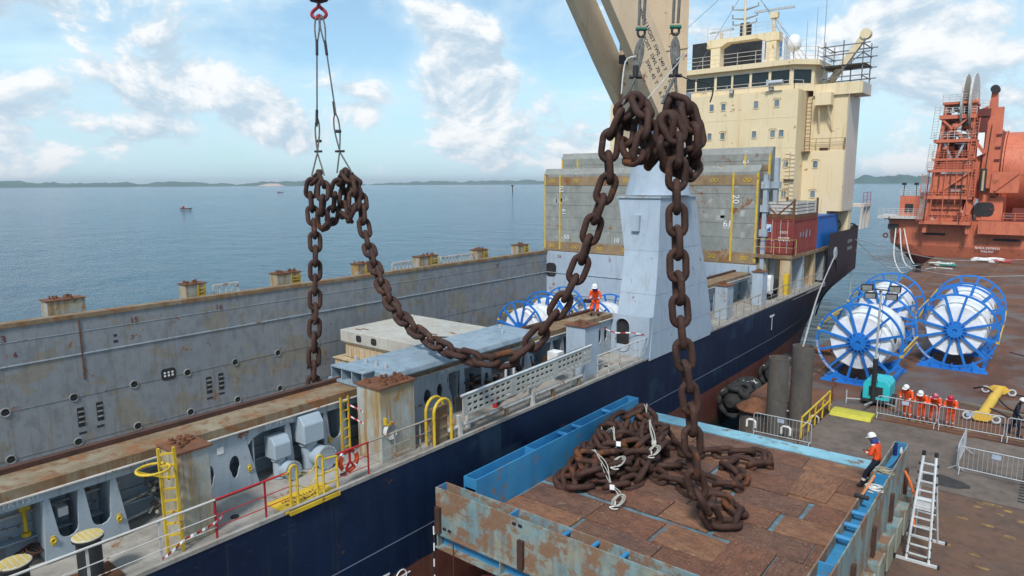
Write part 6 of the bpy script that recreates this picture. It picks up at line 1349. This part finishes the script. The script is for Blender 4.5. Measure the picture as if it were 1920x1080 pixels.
# ship-side loose things
t = thing('gangway', 'pale aluminium gangway with square cut side stowed along the ship rail', 'gangway', (-14.7,19,4.1))
for x in (-14.42,):
    m_ = MB(); hol = []; nx = 26
    for i in range(nx):
        for j in range(3):
            if i in (8,17): continue
            y0 = .22+7.4*i/nx; z0_ = .08+.2*j; hol.append([(y0,z0_),(y0+.20,z0_),(y0+.20,z0_+.10),(y0,z0_+.10)])
    m_.plate([(0,0),(7.65,0),(7.65,.66),(0,.66)], hol, (x,15.42,4.08), Vector((0,1,.025)).normalized(), EZ, .04); m_.build('side_truss', pm('gangway_alu',(0.50,0.50,0.46),(0.42,0.41,0.37),dirt=.3,rust=.06), t)
m_ = MB(); m_.bar((-14.78,15.45,4.40),(-14.78,23.05,4.60),.04,.52); m_.build('shade_backing', pm('gangway_shade_dark',(0.05,0.05,0.048),(0.09,0.08,0.07),vscale=2,dirt=.3), t); m_ = MB(); m_.tube([(-14.42,15.35,4.78),(-14.42,23.1,4.97)],.045,8); m_.build('handrail', ALU, t);  # dark sheet behind the truss, its colour standing in for shade in the holes
for y in (16.0,19.4,22.3): m_ = MB(); m_.bar((-14.75,y,3.42),(-14.75,y,4.1),.12); m_.build('cradle_leg', WHITEP, t)
t = thing('lifebuoy', 'orange lifebuoy hung on the red railing', 'lifebuoy', (-14.52,10.95,3.75)); 
m_ = MB(); m_.ring((-14.53,10.97,4.06), EX, .28, .062, 32, 10); m_.build('ring', flat('buoy_orange',(0.62,0.07,0.02),.5), t, smooth=True)
for a in (45,135,225,315): 
    m_ = MB(); c = Vector((-14.53,10.97+.28*math.cos(R(a)),4.06+.28*math.sin(R(a)))); d = Vector((0,-math.sin(R(a)),math.cos(R(a)))); m_.cyl(c-d*.035,c+d*.035,.066,10); m_.build('band', WHITE, t)
m_ = MB(); m_.bar((-14.48,10.97,4.4),(-14.48,10.97,4.05),.05); m_.bar((-14.48,10.97,4.05),(-14.48,10.82,3.85),.05); m_.bar((-14.48,10.97,4.05),(-14.48,11.12,3.85),.05); m_.build('holder', REDP, t)
m_ = MB(); m_.tube(smooth_path([(-14.5,10.75,3.95),(-14.5,10.95,3.72),(-14.5,11.2,3.9)],5),.012,5); m_.build('grab_line', ROPE, t)
def tape(label, pts):
    P_ = smooth_path(pts,6); m_ = MB()
    for i in range(len(P_)-1):
        m_.mi = (i//2) % 2; a, b = P_[i], P_[i+1]; w = Vector((.01*math.sin(i*1.7),.0,.028)); m_.add([a-w,b-w,b+w,a+w],[(0,1,2,3)])
    o = m_.build('barrier_tape', [flat('tape_red',(0.55,0.04,0.05)), WHITE]); sol = o.modifiers.new('t','SOLIDIFY'); sol.thickness = .003; return tag(o, label, 'tape')
tape('red and white barrier tape strung along the foot of the white ship rail', [(-14.4,5.9,3.55),(-14.4,6.1,3.62),(-14.4,6.4,3.78),(-14.4,6.8,3.83),(-14.4,7.15,3.9),(-14.4,7.3,3.98)])
tape('red and white barrier tape from yellow ladder to the stained post', [(-16.2,12.3,4.95),(-15.9,12.4,4.85)] + [(-15.6,12.38,4.8)]); tape('lower red and white barrier tape from yellow ladder to the stained post', [(-16.2,12.3,4.6),(-15.9,12.38,4.5),(-15.6,12.38,4.45)])
tape('red and white tape slung across the doorway of the crane pedestal', [(-16.0,26.6,4.9),(-15.7,27.2,4.6),(-15.2,27.8,4.55),(-14.6,28.0,4.5)])
# small craft and a marker pole out on the water
def boat(label, x, y, s):
    t = thing('small_boat', label, 'boat', (x,y,WZ)); m_ = MB(); m_.prism([(-3*s,0.15*s),(2.2*s,.1*s),(3.4*s,.9*s),(2.0*s,.75*s),(-3*s,.7*s)], (x,y,WZ), Vector((.85,.53,0)), EZ, 1.4*s); m_.build('hull', DARKRUST, t); m_ = MB(); m_.box(x-1.6*s,x-.6*s,y-1.2*s,y-.4*s,WZ+.7*s,WZ+1.7*s); m_.build('cabin', REDP, t)
boat('low dark boat alone on the open sea nearer the cargo ship', -383,186,1.1); boat('tiny boat far out towards the shore line', -950,610,1.6)
t = thing('marker_pole', 'thin marker pole standing in the open sea', 'pole', (-560,700,WZ)); m_ = MB(); m_.cyl((-560,700,WZ),(-560,700,WZ+10),.55,8); m_.build('shaft', BLACK, t); m_ = MB(); m_.box(-561,-559,699,701,WZ+9,WZ+11); m_.build('top_mark', BLACK, t)
# ================================================================== PEOPLE
SK = pm('skin_dark',(0.085,0.045,0.030),vscale=8,var=.2,rough=.55,bump=.05,local=True); ORG = pm('coverall_orange',(0.78,0.085,0.012),(0.66,0.065,0.010),vscale=5,rough=.75,bump=.5,bscale=9,local=True)
NAV = pm('cloth_navy',(0.010,0.014,0.030),vscale=5,rough=.8,bump=.4,bscale=9,local=True); REFL = flat('reflective_silver',(0.72,0.72,0.70),.35); BOOT = flat('boot_black',(0.018,0.015,0.014),.6)
HW_ = flat('helmet_white',(0.80,0.80,0.80),.3); HR_ = flat('helmet_red',(0.45,0.02,0.05),.3); BLUC = flat('scarf_blue',(0.02,0.05,0.22),.8); GLOVE = flat('glove_grey',(0.09,0.08,0.07),.8)
def person(label, loc, rz, J, top=ORG, leg=ORG, helmet=HW_, glove=SK, group=None, scarf=None, bands=True, chest=None):
    """J: joints in local metres, x right, y forward, z up"""
    t = thing('person', label, 'person', loc, group, world=False, rz=rz)
    names = ['pel','abd','chs','nck','hd0','hd1','shL','elL','wrL','haL','shR','elR','wrR','haR','hpL','knL','anL','toL','hpR','knR','anR','toR']
    rad = dict(pel=.145,abd=.135,chs=.165,nck=.062,hd0=.085,hd1=.10,sh=.078,el=.055,wr=.042,ha=.035,hp=.105,kn=.078,an=.062,to=.05)
    E_ = [('pel','abd'),('abd','chs'),('chs','nck'),('nck','hd0'),('hd0','hd1')]
    for s in 'LR': E_ += [('chs','sh'+s),('sh'+s,'el'+s),('el'+s,'wr'+s),('wr'+s,'ha'+s),('pel','hp'+s),('hp'+s,'kn'+s),('kn'+s,'an'+s),('an'+s,'to'+s)]
    me = bpy.data.meshes.new('skel'); me.from_pydata([J[n] for n in names],[(names.index(a),names.index(b)) for a,b in E_],[]); ob = bpy.data.objects.new('skel',me); C.objects.link(ob)
    ob.modifiers.new('s','SKIN'); 
    for i, n in enumerate(names):
        r = rad.get(n, rad.get(n[:2])); sv = me.skin_vertices[0].data[i]; sv.radius = (r, r*.82 if n in ('pel','abd','chs') else r); sv.use_root = (n == 'pel')
    sb_ = ob.modifiers.new('b','SUBSURF'); sb_.levels = 2; sb_.render_levels = 2
    dg = bpy.context.evaluated_depsgraph_get(); dg.update(); bm_ = bpy.data.meshes.new_from_object(ob.evaluated_get(dg)); bpy.data.objects.remove(ob)
    bm_.name = 'body'; mats = [top,leg,SK,BOOT,REFL,glove]
    bm_.materials.clear(); [bm_.materials.append(m) for m in mats]
    segs = [(Vector(J[a]),Vector(J[b]),a,b) for a,b in E_]
    for p in bm_.polygons:
        c = p.center; best = (9,None,0)
        for a,b,na,nb in segs:
            d = b-a; tt = max(0,min(1,(c-a).dot(d)/max(d.length_squared,1e-9))); q = (c-(a+d*tt)).length
            if q < best[0]: best = (q,(na,nb),tt)
        (na,nb), tt = best[1], best[2]; mi = 0
        if nb in ('hd0','hd1') : mi = 2
        elif nb[:2] == 'ha': mi = 5
        elif nb[:2] in ('hp','kn'): mi = 1
        elif nb[:2] == 'an': mi = 1 if tt < .86 else 3
        elif nb[:2] == 'to': mi = 3
        elif na == 'pel': mi = 1 if tt < .3 else 0
        if bands:
            if nb[:2] == 'an' and .42 < tt < .60: mi = 4
            if nb[:2] == 'wr' and .45 < tt < .70: mi = 4
        p.material_index = mi; p.use_smooth = True
    bo = bpy.data.objects.new('body',bm_); C.objects.link(bo); bo.parent = t
    # head details
    h0, h1 = Vector(J['hd0']), Vector(J['hd1']); up = (h1-h0).normalized(); fwd = Vector(J.get('look',(0,1,0))); fwd = (fwd-up*fwd.dot(up)).normalized(); rt = fwd.cross(up); cc = h0+up*.06
    m_ = MB(); m_.lathe(cc+up*.06, up, [(.135,0),(.132,.02),(.125,.05),(.105,.10),(.065,.135),(.02,.148)], 20); m_.add([cc+up*.062+fwd*(.12+.07*math.sin(R(a)))*1.0+rt*(.12*math.cos(R(a))) for a in range(0,181,20)]+[cc+up*.075+fwd*.05+rt*(.12*math.cos(R(a))) for a in range(0,181,20)],[(i,i+1,i+11,i+10) for i in range(9)])
    he = m_.build('helmet', helmet, t, smooth=True)
    m_ = MB(); m_.lathe(cc+fwd*.105+up*.0, (fwd*1+up*-.3), [(.018,-.01),(.02,.01),(.008,.03)], 8); m_.build('nose', SK, t, smooth=True)
    for s in (-1,1): m_ = MB(); m_.lathe(cc+fwd*.095+rt*.036*s+up*.03, fwd, [(.013,0),(.013,.012),(.004,.016)], 8); m_.build('eye', BLACK, t); m_ = MB(); m_.lathe(cc+rt*.10*s, rt*s, [(.03,-.01),(.034,.005),(.018,.018)], 8); m_.build('ear', SK, t, smooth=True)
    m_ = MB(); m_.bar(cc+fwd*.098-up*.045-rt*.025, cc+fwd*.098-up*.045+rt*.025, .012); m_.build('mouth', flat('lip',(0.07,0.025,0.022)), t)
    if scarf: m_ = MB(); n0 = Vector(J['nck']); m_.lathe(n0, up, [(.085,-.03),(.115,.0),(.12,.06),(.118,.11),(.10,.14)], 16); m_.build('scarf', scarf, t, smooth=True)
    # fingers and thumb
    for s in 'LR':
        w, h = Vector(J['wr'+s]), Vector(J['ha'+s]); d = (h-w).normalized(); sd_ = d.cross(EZ); sd_ = sd_.normalized() if sd_.length > .1 else Vector((1,0,0)); dn = d.cross(sd_)
        m_ = MB()
        for k, ln in enumerate((.062,.075,.07,.055)):
            o = h+sd_*(.024*(k-1.5)); m_.tube([o-d*.02,o+d*ln*.5,o+d*ln*.8-EZ*ln*.35,o+d*ln*.75-EZ*ln*.7],.0095,6)
        o = h-d*.05+sd_*.03*(1 if s == 'L' else -1); m_.tube([o,o+sd_*.035*(1 if s == 'L' else -1)+d*.02,o+sd_*.04*(1 if s == 'L' else -1)+d*.055],.011,6); m_.build('hand', glove, t, smooth=True)
    if bands:
        for s in 'LR':
            a = Vector(J['sh'+s]); m_ = MB(); m_.box(a.x-.035,a.x+.035,a.y-.03,a.y+.05,a.z+.045,a.z+.082); m_.build('shoulder_patch', REFL, t, bevel=.01)
    if chest:
        cpt = (Vector(J['abd'])+Vector(J['pel']))/2; m_ = MB(); m_.tube([cpt+Vector((.165*math.cos(R(a)),.14*math.sin(R(a)),0)) for a in range(0,360,24)],.02,6,True); m_.build('belt', BLACK, t)
    return t
def pose(lean=0.0, kn=0.0, arms='rail', tw=0.0, hgt=1.0, stride=0.0, side=0.0):
    s_ = hgt; J = {}
    def P3(n,x,y,z): J[n] = (x*s_, y*s_, z*s_)
    P3('pel',side*.5,-kn*.3,.95-kn*.25); l = lean
    P3('abd',side*.7,-kn*.2+.10*l,1.10-kn*.25); P3('chs',side*.9,.28*l-kn*.1,1.34-kn*.25-.05*l); P3('nck',side,.42*l-kn*.1,1.50-kn*.25-.10*l); P3('hd0',side,.50*l+.03-kn*.1,1.575-kn*.25-.13*l); P3('hd1',side,.55*l+.05-kn*.1,1.67-kn*.25-.15*l)
    cy, cz = .28*l-kn*.1, 1.42-kn*.25-.06*l
    for sg, n in ((-1,'L'),(1,'R')):
        P3('sh'+n,side+.19*sg,cy+.02,cz)
        if arms == 'rail': P3('el'+n,side+.27*sg,cy+.16,cz-.27); P3('wr'+n,side+.13*sg,.42,1.13/s_); P3('ha'+n,side+.05*sg,.46,1.13/s_)
        elif arms == 'fold': P3('el'+n,side+.25*sg,cy+.06,cz-.26); P3('wr'+n,side+.10*sg,cy+.26,cz-.24); P3('ha'+n,side+.02*sg,cy+.31,cz-.22)
        elif arms == 'ctrl': P3('el'+n,side+.26*sg,cy+.03,cz-.27); P3('wr'+n,side+.13*sg,cy+.24,cz-.33); P3('ha'+n,side+.06*sg,cy+.29,cz-.32)
        else: P3('el'+n,side+.25*sg,cy-.03+.1*sg*stride,cz-.29); P3('wr'+n,side+.25*sg,cy+.08+.25*sg*stride,cz-.54); P3('ha'+n,side+.24*sg,cy+.1+.3*sg*stride,cz-.62)
        P3('hp'+n,side*.5+.10*sg,-kn*.3,.88-kn*.25); P3('kn'+n,side*.2+(.11+.05*kn)*sg,.06+.45*kn+.25*stride*sg-kn*.1,.50-kn*.10); P3('an'+n,(.12+.05*kn)*sg,-.02+.35*stride*sg,.09); P3('to'+n,(.13+.06*kn)*sg,.13+.35*stride*sg,.04)
    return J
G4 = None
def down(J, v): J['look'] = v; return J
person('tall orange suited man in white helmet at the barrier end near the light tower', (-4.98,36.92,0), R(180-12), down(pose(.55,0,'rail',hgt=1.06),(0.35,1,-.35)))
person('shorter man in orange coverall and white helmet between two others at the barrier', (-4.40,36.95,0), R(180-5), down(pose(.75,.1,'rail',hgt=.99),(0,1,-.5)))
person('man in orange coverall and dotted red helmet at the barrier beside the white helmets', (-3.88,36.95,0), R(180+5), down(pose(.8,.12,'rail',hgt=.98),(0,1,-.6)), helmet=pm('helmet_red_dots',(0.45,0.03,0.07),patch=.5,pcol=(0.7,0.6,0.62),pscale=14,rough=.35,bump=0))
person('man in orange coverall and plain red helmet alone behind his barrier', (-3.22,36.92,0), R(180), down(pose(.7,.1,'rail',hgt=.98),(0,1,-.6)), helmet=HR_, chest=True)
person('man in navy overalls and white helmet walking past the barrier', (-.80,37.5,0), R(-95), pose(.25,.05,'walk',hgt=1.03,stride=.55), top=NAV, leg=NAV, bands=False, glove=GLOVE)
J = pose(.30,.02,'fold',hgt=1.05); J = {k:(v if k.startswith(('an','to')) else (v[0],v[1]-.40*max(0,min(1,(v[2]-.1)/.95))-.0,v[2])) for k,v in J.items()}; J['look'] = (0,1,-.05)
person('man in orange jacket, dark trousers and white helmet leaning on the blue channel', (-4.22,23.3,1.76), R(82), J, leg=NAV, scarf=BLUC, glove=GLOVE)
sm = person('man in orange coverall crouched with a control box on the ship coaming', (-16.62,26.9,5.33), R(205), down(pose(.35,.85,'ctrl',hgt=.98),(0,1,-.35)), scarf=BLUC, glove=GLOVE)
t = thing('control_box', 'dark remote control box held by the man on the ship coaming', 'control box', (-16.72,26.5,6.0)); m_ = MB(); m_.box(-16.92,-16.60,26.36,26.56,6.0,6.16); m_.build('case', BLACK, t, bevel=.015); m_ = MB(); m_.cyl((-16.84,26.46,6.16),(-16.84,26.46,6.24),.015,6); m_.build('joystick', REDP, t); m_ = MB(); m_.cyl((-16.68,26.46,6.16),(-16.68,26.46,6.24),.015,6); m_.build('joystick', REDP, t)

# ================================================================== RED OFFSHORE VESSEL across the end of the pontoon
vs_ = thing('offshore_vessel', 'orange red pipe laying vessel with a tall ramp tower moored beyond the pontoon', 'ship', (-4,140,WZ)); VY = 130.0
m_ = MB(); sec = [(-3.0,-19.0,132),(-0.8,-20.6,130.8),(1.0,-22.7,130.2),(5.2,-23.3,130.0)]
vsx = []; 
for z, x0, y0 in sec: vsx += [(x0+.0,y0+14,z),(x0,y0+3.0,z),(x0+.5,y0+1.2,z),(x0+1.8,y0+.2,z),(x0+3.5,y0,z),(30,y0,z),(30,y0+40,z)]
m_.add(vsx,[(i*7+j,i*7+j+1,(i+1)*7+j+1,(i+1)*7+j) for i in range(3) for j in range(6)]); vh = m_.build('hull', VRED, vs_, smooth=False)
m_ = MB(); m_.add([tuple(Vector(v)+Vector((-.03 if k % 7 < 3 else 0,-.03,0))) for k, v in enumerate(vsx[:21])],[(i*7+j,i*7+j+1,(i+1)*7+j+1,(i+1)*7+j) for i in range(1) for j in range(6)]); m_.build('boot_topping', VDARK, vh)
m_ = MB(); m_.box(-23.4,30,130,170,5.1,5.3); m_.build('main_deck', VDARK, vh)
m_ = MB(); m_.box(-24.2,-17.6,128.9,136,5.3,5.75); m_.build('bulwark_platform', WHITEP, vh)
m_ = MB(); m_.prism(rrect(-22.0,3.9,1.5,.9,.1),(0,129.98,0),EX,EZ,.06); m_.build('panama_opening', BLACK, vh)
for x, z in ((-23.0,2.4),(-21.4,2.35)): m_ = MB(); m_.ring((x,130.0,z),EY,.32,.12,14,6); m_.build('fairlead', VDARK, vh)
for x0,x1,z in ((-17.5,-14.4,2.75),(-8.0,-4.6,2.2)): m_ = MB(); m_.box(x0,x1,129.93,130.0,z,z+.35); m_.build('freeing_port', BLACK, vh)
m_ = MB(); m_.box(-10.4,30,129.6,130.0,2.9,3.25); m_.box(-10,-4,128.6,130,3.25,5.2); m_.build('rubbing_strake', VRED, vh)
text('RHEA EXPRESS','vessel_name',WHITE,vh,(-8.6,129.96,.95),EX,EZ,.50,.03); text('MAJURO','vessel_port',WHITE,vh,(-8.6,129.96,.42),EX,EZ,.44,.03)
VG = WHITEP
rails('stern_rail', [(-24.1,129.0,5.75),(-17.6,129.0,5.75)], 1.2, VG, vs_, 4, .7, .035)
m_ = MB(); m_.box(-21.4,-18.7,131,134,5.75,9.0); hut = m_.build('deck_house', VRED, vs_); m_ = MB(); m_.box(-20.6,-19.4,130.97,131,6.2,7.7); m_.build('house_opening', BLACK, hut)
rails('house_rail', [(-21.4,131,9.0),(-17.8,131,9.0)], 1.1, VG, hut, 3, .7, .04)
for x in (-21.0,-19.2): m_ = MB(); m_.cyl((x,131.5,9.0),(x,131.5,11.0),.06,6); m_.box(x-.35,x+.25,131.3,131.7,10.8,11.2); m_.build('deck_lamp', BLACK, hut)
m_ = MB(); m_.box(-18.6,-17.2,131.5,133,5.75,9.6); m_.build('white_locker', WHITEP, vs_)
# ramp tower: stacked frames leaning slightly
tw = MB()
def tx(z): return -17.2+(z-4)*.085, -11.3-(z-4)*.035     # left and right edges at height z
for a_, y_ in ((0,128.5),(1,128.5),(0,133),(1,133)): tw.bar((tx(4)[a_],y_,3.2),(tx(23.5)[a_],y_,23.5),.55,.55)
tow = tw.build('tower_leg_frame', VRED, vs_)
for z, th, ext in ((4.6,.5,.8),(8.6,.5,.6),(12.8,.45,.9),(14.6,.35,.6),(17.4,.5,.8),(21.0,.6,.6),(23.2,.35,.5)):
    l, r = tx(z); m_ = MB(); m_.box(l-ext,r+.4,127.7,133.6,z,z+th); m_.build('tower_deck', VRED, tow); rails('tower_rail', [(l-ext,127.75,z+th),(r+.4,127.75,z+th)], 1.1, VRED if z < 16 else VG, tow, 3, .8, .04)
m_ = MB(); l, r = tx(10.5); m_.box(l+.2,r-.2,128.2,132,9.1,12.6); o = m_.build('tower_cabin', VRED, tow); m_ = MB(); m_.box(-14.2,-12.2,128.15,128.2,9.6,10.8); m_.build('cabin_window', BLACK, o); m_ = MB(); m_.box(-14.0,-12.4,128.12,128.15,9.7,10.1); m_.build('window_pane', GALV, o)
m_ = MB(); m_.prism([(-17.0,4.9),(-12.2,4.9),(-12.4,8.6),(-16.8,8.6)],(0,128.9,0),EX,EZ,.3); sh_ = m_.build('tower_shield', VRED, tow)
for z in (5.9,6.9,7.9): m_ = MB(); m_.box(-16.6,-12.6,128.55,128.75,z,z+.12); m_.build('shield_rib', VDARK, sh_)
m_ = MB(); m_.bar((-12.3,128.2,4.5),(-11.6,128.2,8.8),.4,.4); m_.bar((-16.8,128.2,4.5),(-16.5,128.2,8.8),.25,.25); m_.build('shield_post', VRED, tow)
m_ = MB(); m_.prism([(-16.2,12.9),(-11.8,12.9),(-12.1,13.9),(-13.0,14.5),(-15.2,14.5),(-16.0,13.8)],(0,128.1,0),EX,EZ,.35); m_.build('tower_arch', VRED, tow)
m_ = MB(); m_.bar((-15.4,128.3,17.3),(-14.4,128.3,15.0),.3); m_.bar((-12.8,128.3,17.3),(-13.6,128.3,15.0),.3); m_.build('tensioner', GALV, tow)
m_ = MB(); rr = random.Random(8)
for i in range(260):
    z = rr.choice((5.2,9.2,13.2,15.1,18.0,18.6,19.6,21.6,13.6,15.6,16.4,17.9)); l, r = tx(z); p = Vector((rr.uniform(l,r),rr.uniform(128.0,131.5),z+rr.uniform(0,1.6))); s = rr.uniform(.10,.42); m_.mi = rr.choice((0,0,0,1,2,2)); m_.box(p.x-s,p.x+s,p.y-s*.6,p.y+s*.6,p.z-s*.7,p.z+s*.7)
mc = m_.build('tower_machinery', [VDARK, WHITEP, VRED], tow); mc['kind'] = 'stuff'
for (xa,za),(xb,zb_) in (((-16.6,8.8),(-12.0,12.6)),((-16.2,17.6),(-12.6,21)),((-12.6,17.6),(-16.0,21)),((-16.4,13),(-15.9,17.4)),((-11.9,13),(-12.2,17.4)),((-12.0,4.5),(-10.6,8.8))):
    m_ = MB(); m_.bar((xa,128.0,za),(xb,128.0,zb_),.28); m_.build('tower_brace', VRED, tow)
for z0,z1,a_,b_ in ((13.3,14.6,.0,.0),(15.0,17.3,.1,.5),(18.0,20.9,.2,2.2),(5.2,8.5,3.0,.0)):
    l, r = tx((z0+z1)/2); m_ = MB(); m_.box(l+.3+a_,r-.3-b_,131.8,132.0,z0,z1); m_.build('tower_shade_backing', VDARK, tow)  # added dark sheets that paint the shaded inside of the tower
for q in range(9):
    xx = -17.6+.8*q; m_ = MB(); m_.cyl((xx+.3,127.6+.1*(q%3),4.8+1.5*(q%3)),(xx*.93-.7,127.8,13+2.0*(q%4)),.07,6); m_.build('tower_pipe', VRED if q%2 else VDARK, tow)
for q,(xa,za,zb_) in enumerate(((-17.9,5,12.6),(-17.2,13,17.2),(-11.2,9,14.4),(-16.9,17.9,23),(-11.6,14.8,21))):
    ladder('tower_ladder', (xa,127.5,za), (xa+.3,127.5,zb_), .7, (1,0,0), VG if q in (1,3) else VRED, tow, 12, .045)
# white aligner wheel on top, seen nearly edge on
for x in (-13.35,-12.25):
    m_ = MB(); c = Vector((x,131,23.6)); ax_ = Vector((1,-.04,0)).normalized(); m_.lathe(c-ax_*.15, ax_, [(3.3,0),(4.3,0),(4.35,.3),(3.3,.3)], 40); m_.build('aligner_wheel', WHITEP, vs_)
m_ = MB(); m_.cyl((-14,131,23.6),(-11.6,131,23.6),.5,14); m_.build('wheel_shaft', VRED, vs_)
# second column with sheave horn and the crossbeam
m_ = MB(); m_.prism([(-10.5,4.5),(-8.2,4.5),(-8.3,22.6),(-9.1,22.6),(-9.3,25.6),(-10.0,25.6),(-10.2,22.9),(-11.4,22.4),(-10.4,21.6)],(0,131,0),EX,EZ,1.2); col = m_.build('hoist_column', VRED, vs_)
m_ = MB(); m_.box(-12.6,-9.9,129.8,131.6,21.3,22.4); m_.box(-12.6,-10.2,130.0,131.4,18.9,21.3); m_.build('crossbeam', VDARK, col); m_ = MB(); m_.cyl((-9.65,129.9,25.3),(-9.65,132.0,25.3),.6,14); m_.build('horn_sheave', BLACK, col)
rails('beam_rail', [(-12.6,129.8,22.4),(-10.2,129.8,22.4)], 1.2, VG, col, 3, .7, .04)
m_ = MB(); m_.bar((-12.4,130.2,18.8),(-10.2,130.2,15.6),.45); m_.build('column_brace', VRED, col)
m_ = MB(); m_.prism([(-12,8.6),(-9,8.6),(-9,13.6),(-10.5,15.6),(-12,14.8)],(0,131.4,0),EX,EZ,.8); m_.box(-10.4,-7.0,129.6,131.6,10.3,12.6); m_.build('lower_bracket', VRED, col)
m_ = MB(); m_.prism([(-9.0,9.6),(-5.4,9.6),(-5.4,12.8),(-8.9,12.8)],(0,129.4,0),EX,EZ,.5); m_.bar((-8.4,129.1,9.9),(-5.6,129.1,12.6),.3); m_.build('side_gantry', VRED, col)
m_ = MB(); m_.box(-10.4,-9.6,129.2,129.6,9.7,13.3); m_.build('hydraulic_block', BLACK, col); m_ = MB(); m_.cyl((-10.0,129.1,9.9),(-10.0,129.1,13.0),.18,8); m_.build('hydraulic_ram', BEIGE, col)
for x in (-10.6,-10.0): m_ = MB(); m_.cyl((x,130,10),(x+.4,130.2,20),.05,6); m_.build('hoist_wire', BLACK, col)
for i in range(8): m_ = MB(); m_.box(-8.9,-8.2,130.2,130.4,5+1.9*i,5.25+1.9*i); m_.build('column_step', VDARK, col)
# storage drum behind
m_ = MB(); m_.cyl((-7.9,141,12.6),(30,141,12.6),6.7,48); dr = m_.build('pipe_drum', VRED, vs_, smooth=True)
for x, r_ in ((-8.9,7.6),(-8.2,7.4)): m_ = MB(); m_.lathe((x,141,12.2), EX, [(6.0,0),(r_,.0),(r_,.22),(6.0,.22)], 48); m_.build('drum_flange', VRED, dr)
m_ = MB(); m_.cyl((-8.7,141,12.6),(-8.0,141,12.6),6.9,36); m_.build('drum_core', VDARK, dr)
m_ = MB(); m_.box(-9.9,-7.2,130.3,139,5.3,9.0); m_.build('drum_cradle', VRED, vs_); m_ = MB(); m_.prism(rrect(-9.6,7.0,2.6,2.2,.7),(0,130.28,0),EX,EZ,.06); m_.build('cradle_opening', BLACK, vs_)
rails('deck_rail', [(-7,129.8,5.3),(29,129.8,5.3)], 1.2, VRED, vs_, 3, 1.5, .05)
m_ = MB(); m_.box(-6,29,131.5,133,5.3,7.2); m_.build('deck_racks', VDARK, vs_)
m_ = MB(); m_.cyl((-2.4,160,15),(-2.4,160,27),.18,6); m_.bar((-5,160,24.2),(0,160,24.2),.2); m_.bar((-4,160,26.2),(-.8,160,26.2),.16); m_.build('distant_mast', GALV, vs_)
# ================================================================== a few loose bits of grit and rust flakes over the decks
m_ = MB(); rr = random.Random(31)
for i in range(260):
    x, y = rr.uniform(-12,6), rr.uniform(37,70); s = rr.uniform(.02,.07); m_.add([(x-s,y-s*.7,.004),(x+s,y-s*.5,.004),(x+s*.6,y+s,.004),(x,y,.004+s*.6)],[(0,1,3),(1,2,3),(2,0,3)])
o = m_.build('rust_flakes', RUST); o['kind'] = 'stuff'; o['label'] = 'scattered rust flakes and grit on the pontoon deck'; o['category'] = 'debris'
# ================================================================== humid air between here and the far shore
hzm = bpy.data.materials.new('humid_air'); hzm.use_nodes = True; hn_ = hzm.node_tree; hn_.nodes.remove(hn_.nodes['Principled BSDF'])
pv = hn_.nodes.new('ShaderNodeVolumePrincipled'); pv.inputs['Color'].default_value = (0.86,0.93,1.0,1); pv.inputs['Density'].default_value = 0.00009; pv.inputs['Anisotropy'].default_value = 0.2
hn_.links.new(pv.outputs[0], hn_.nodes['Material Output'].inputs['Volume'])
mb = MB(); mb.box(-18200,18200,-900,18200,-6.5,125); hz_ = mb.build('haze', hzm); hz_['kind'] = 'stuff'; hz_['label'] = 'pale humid air that softens the far shore'; hz_['category'] = 'haze'
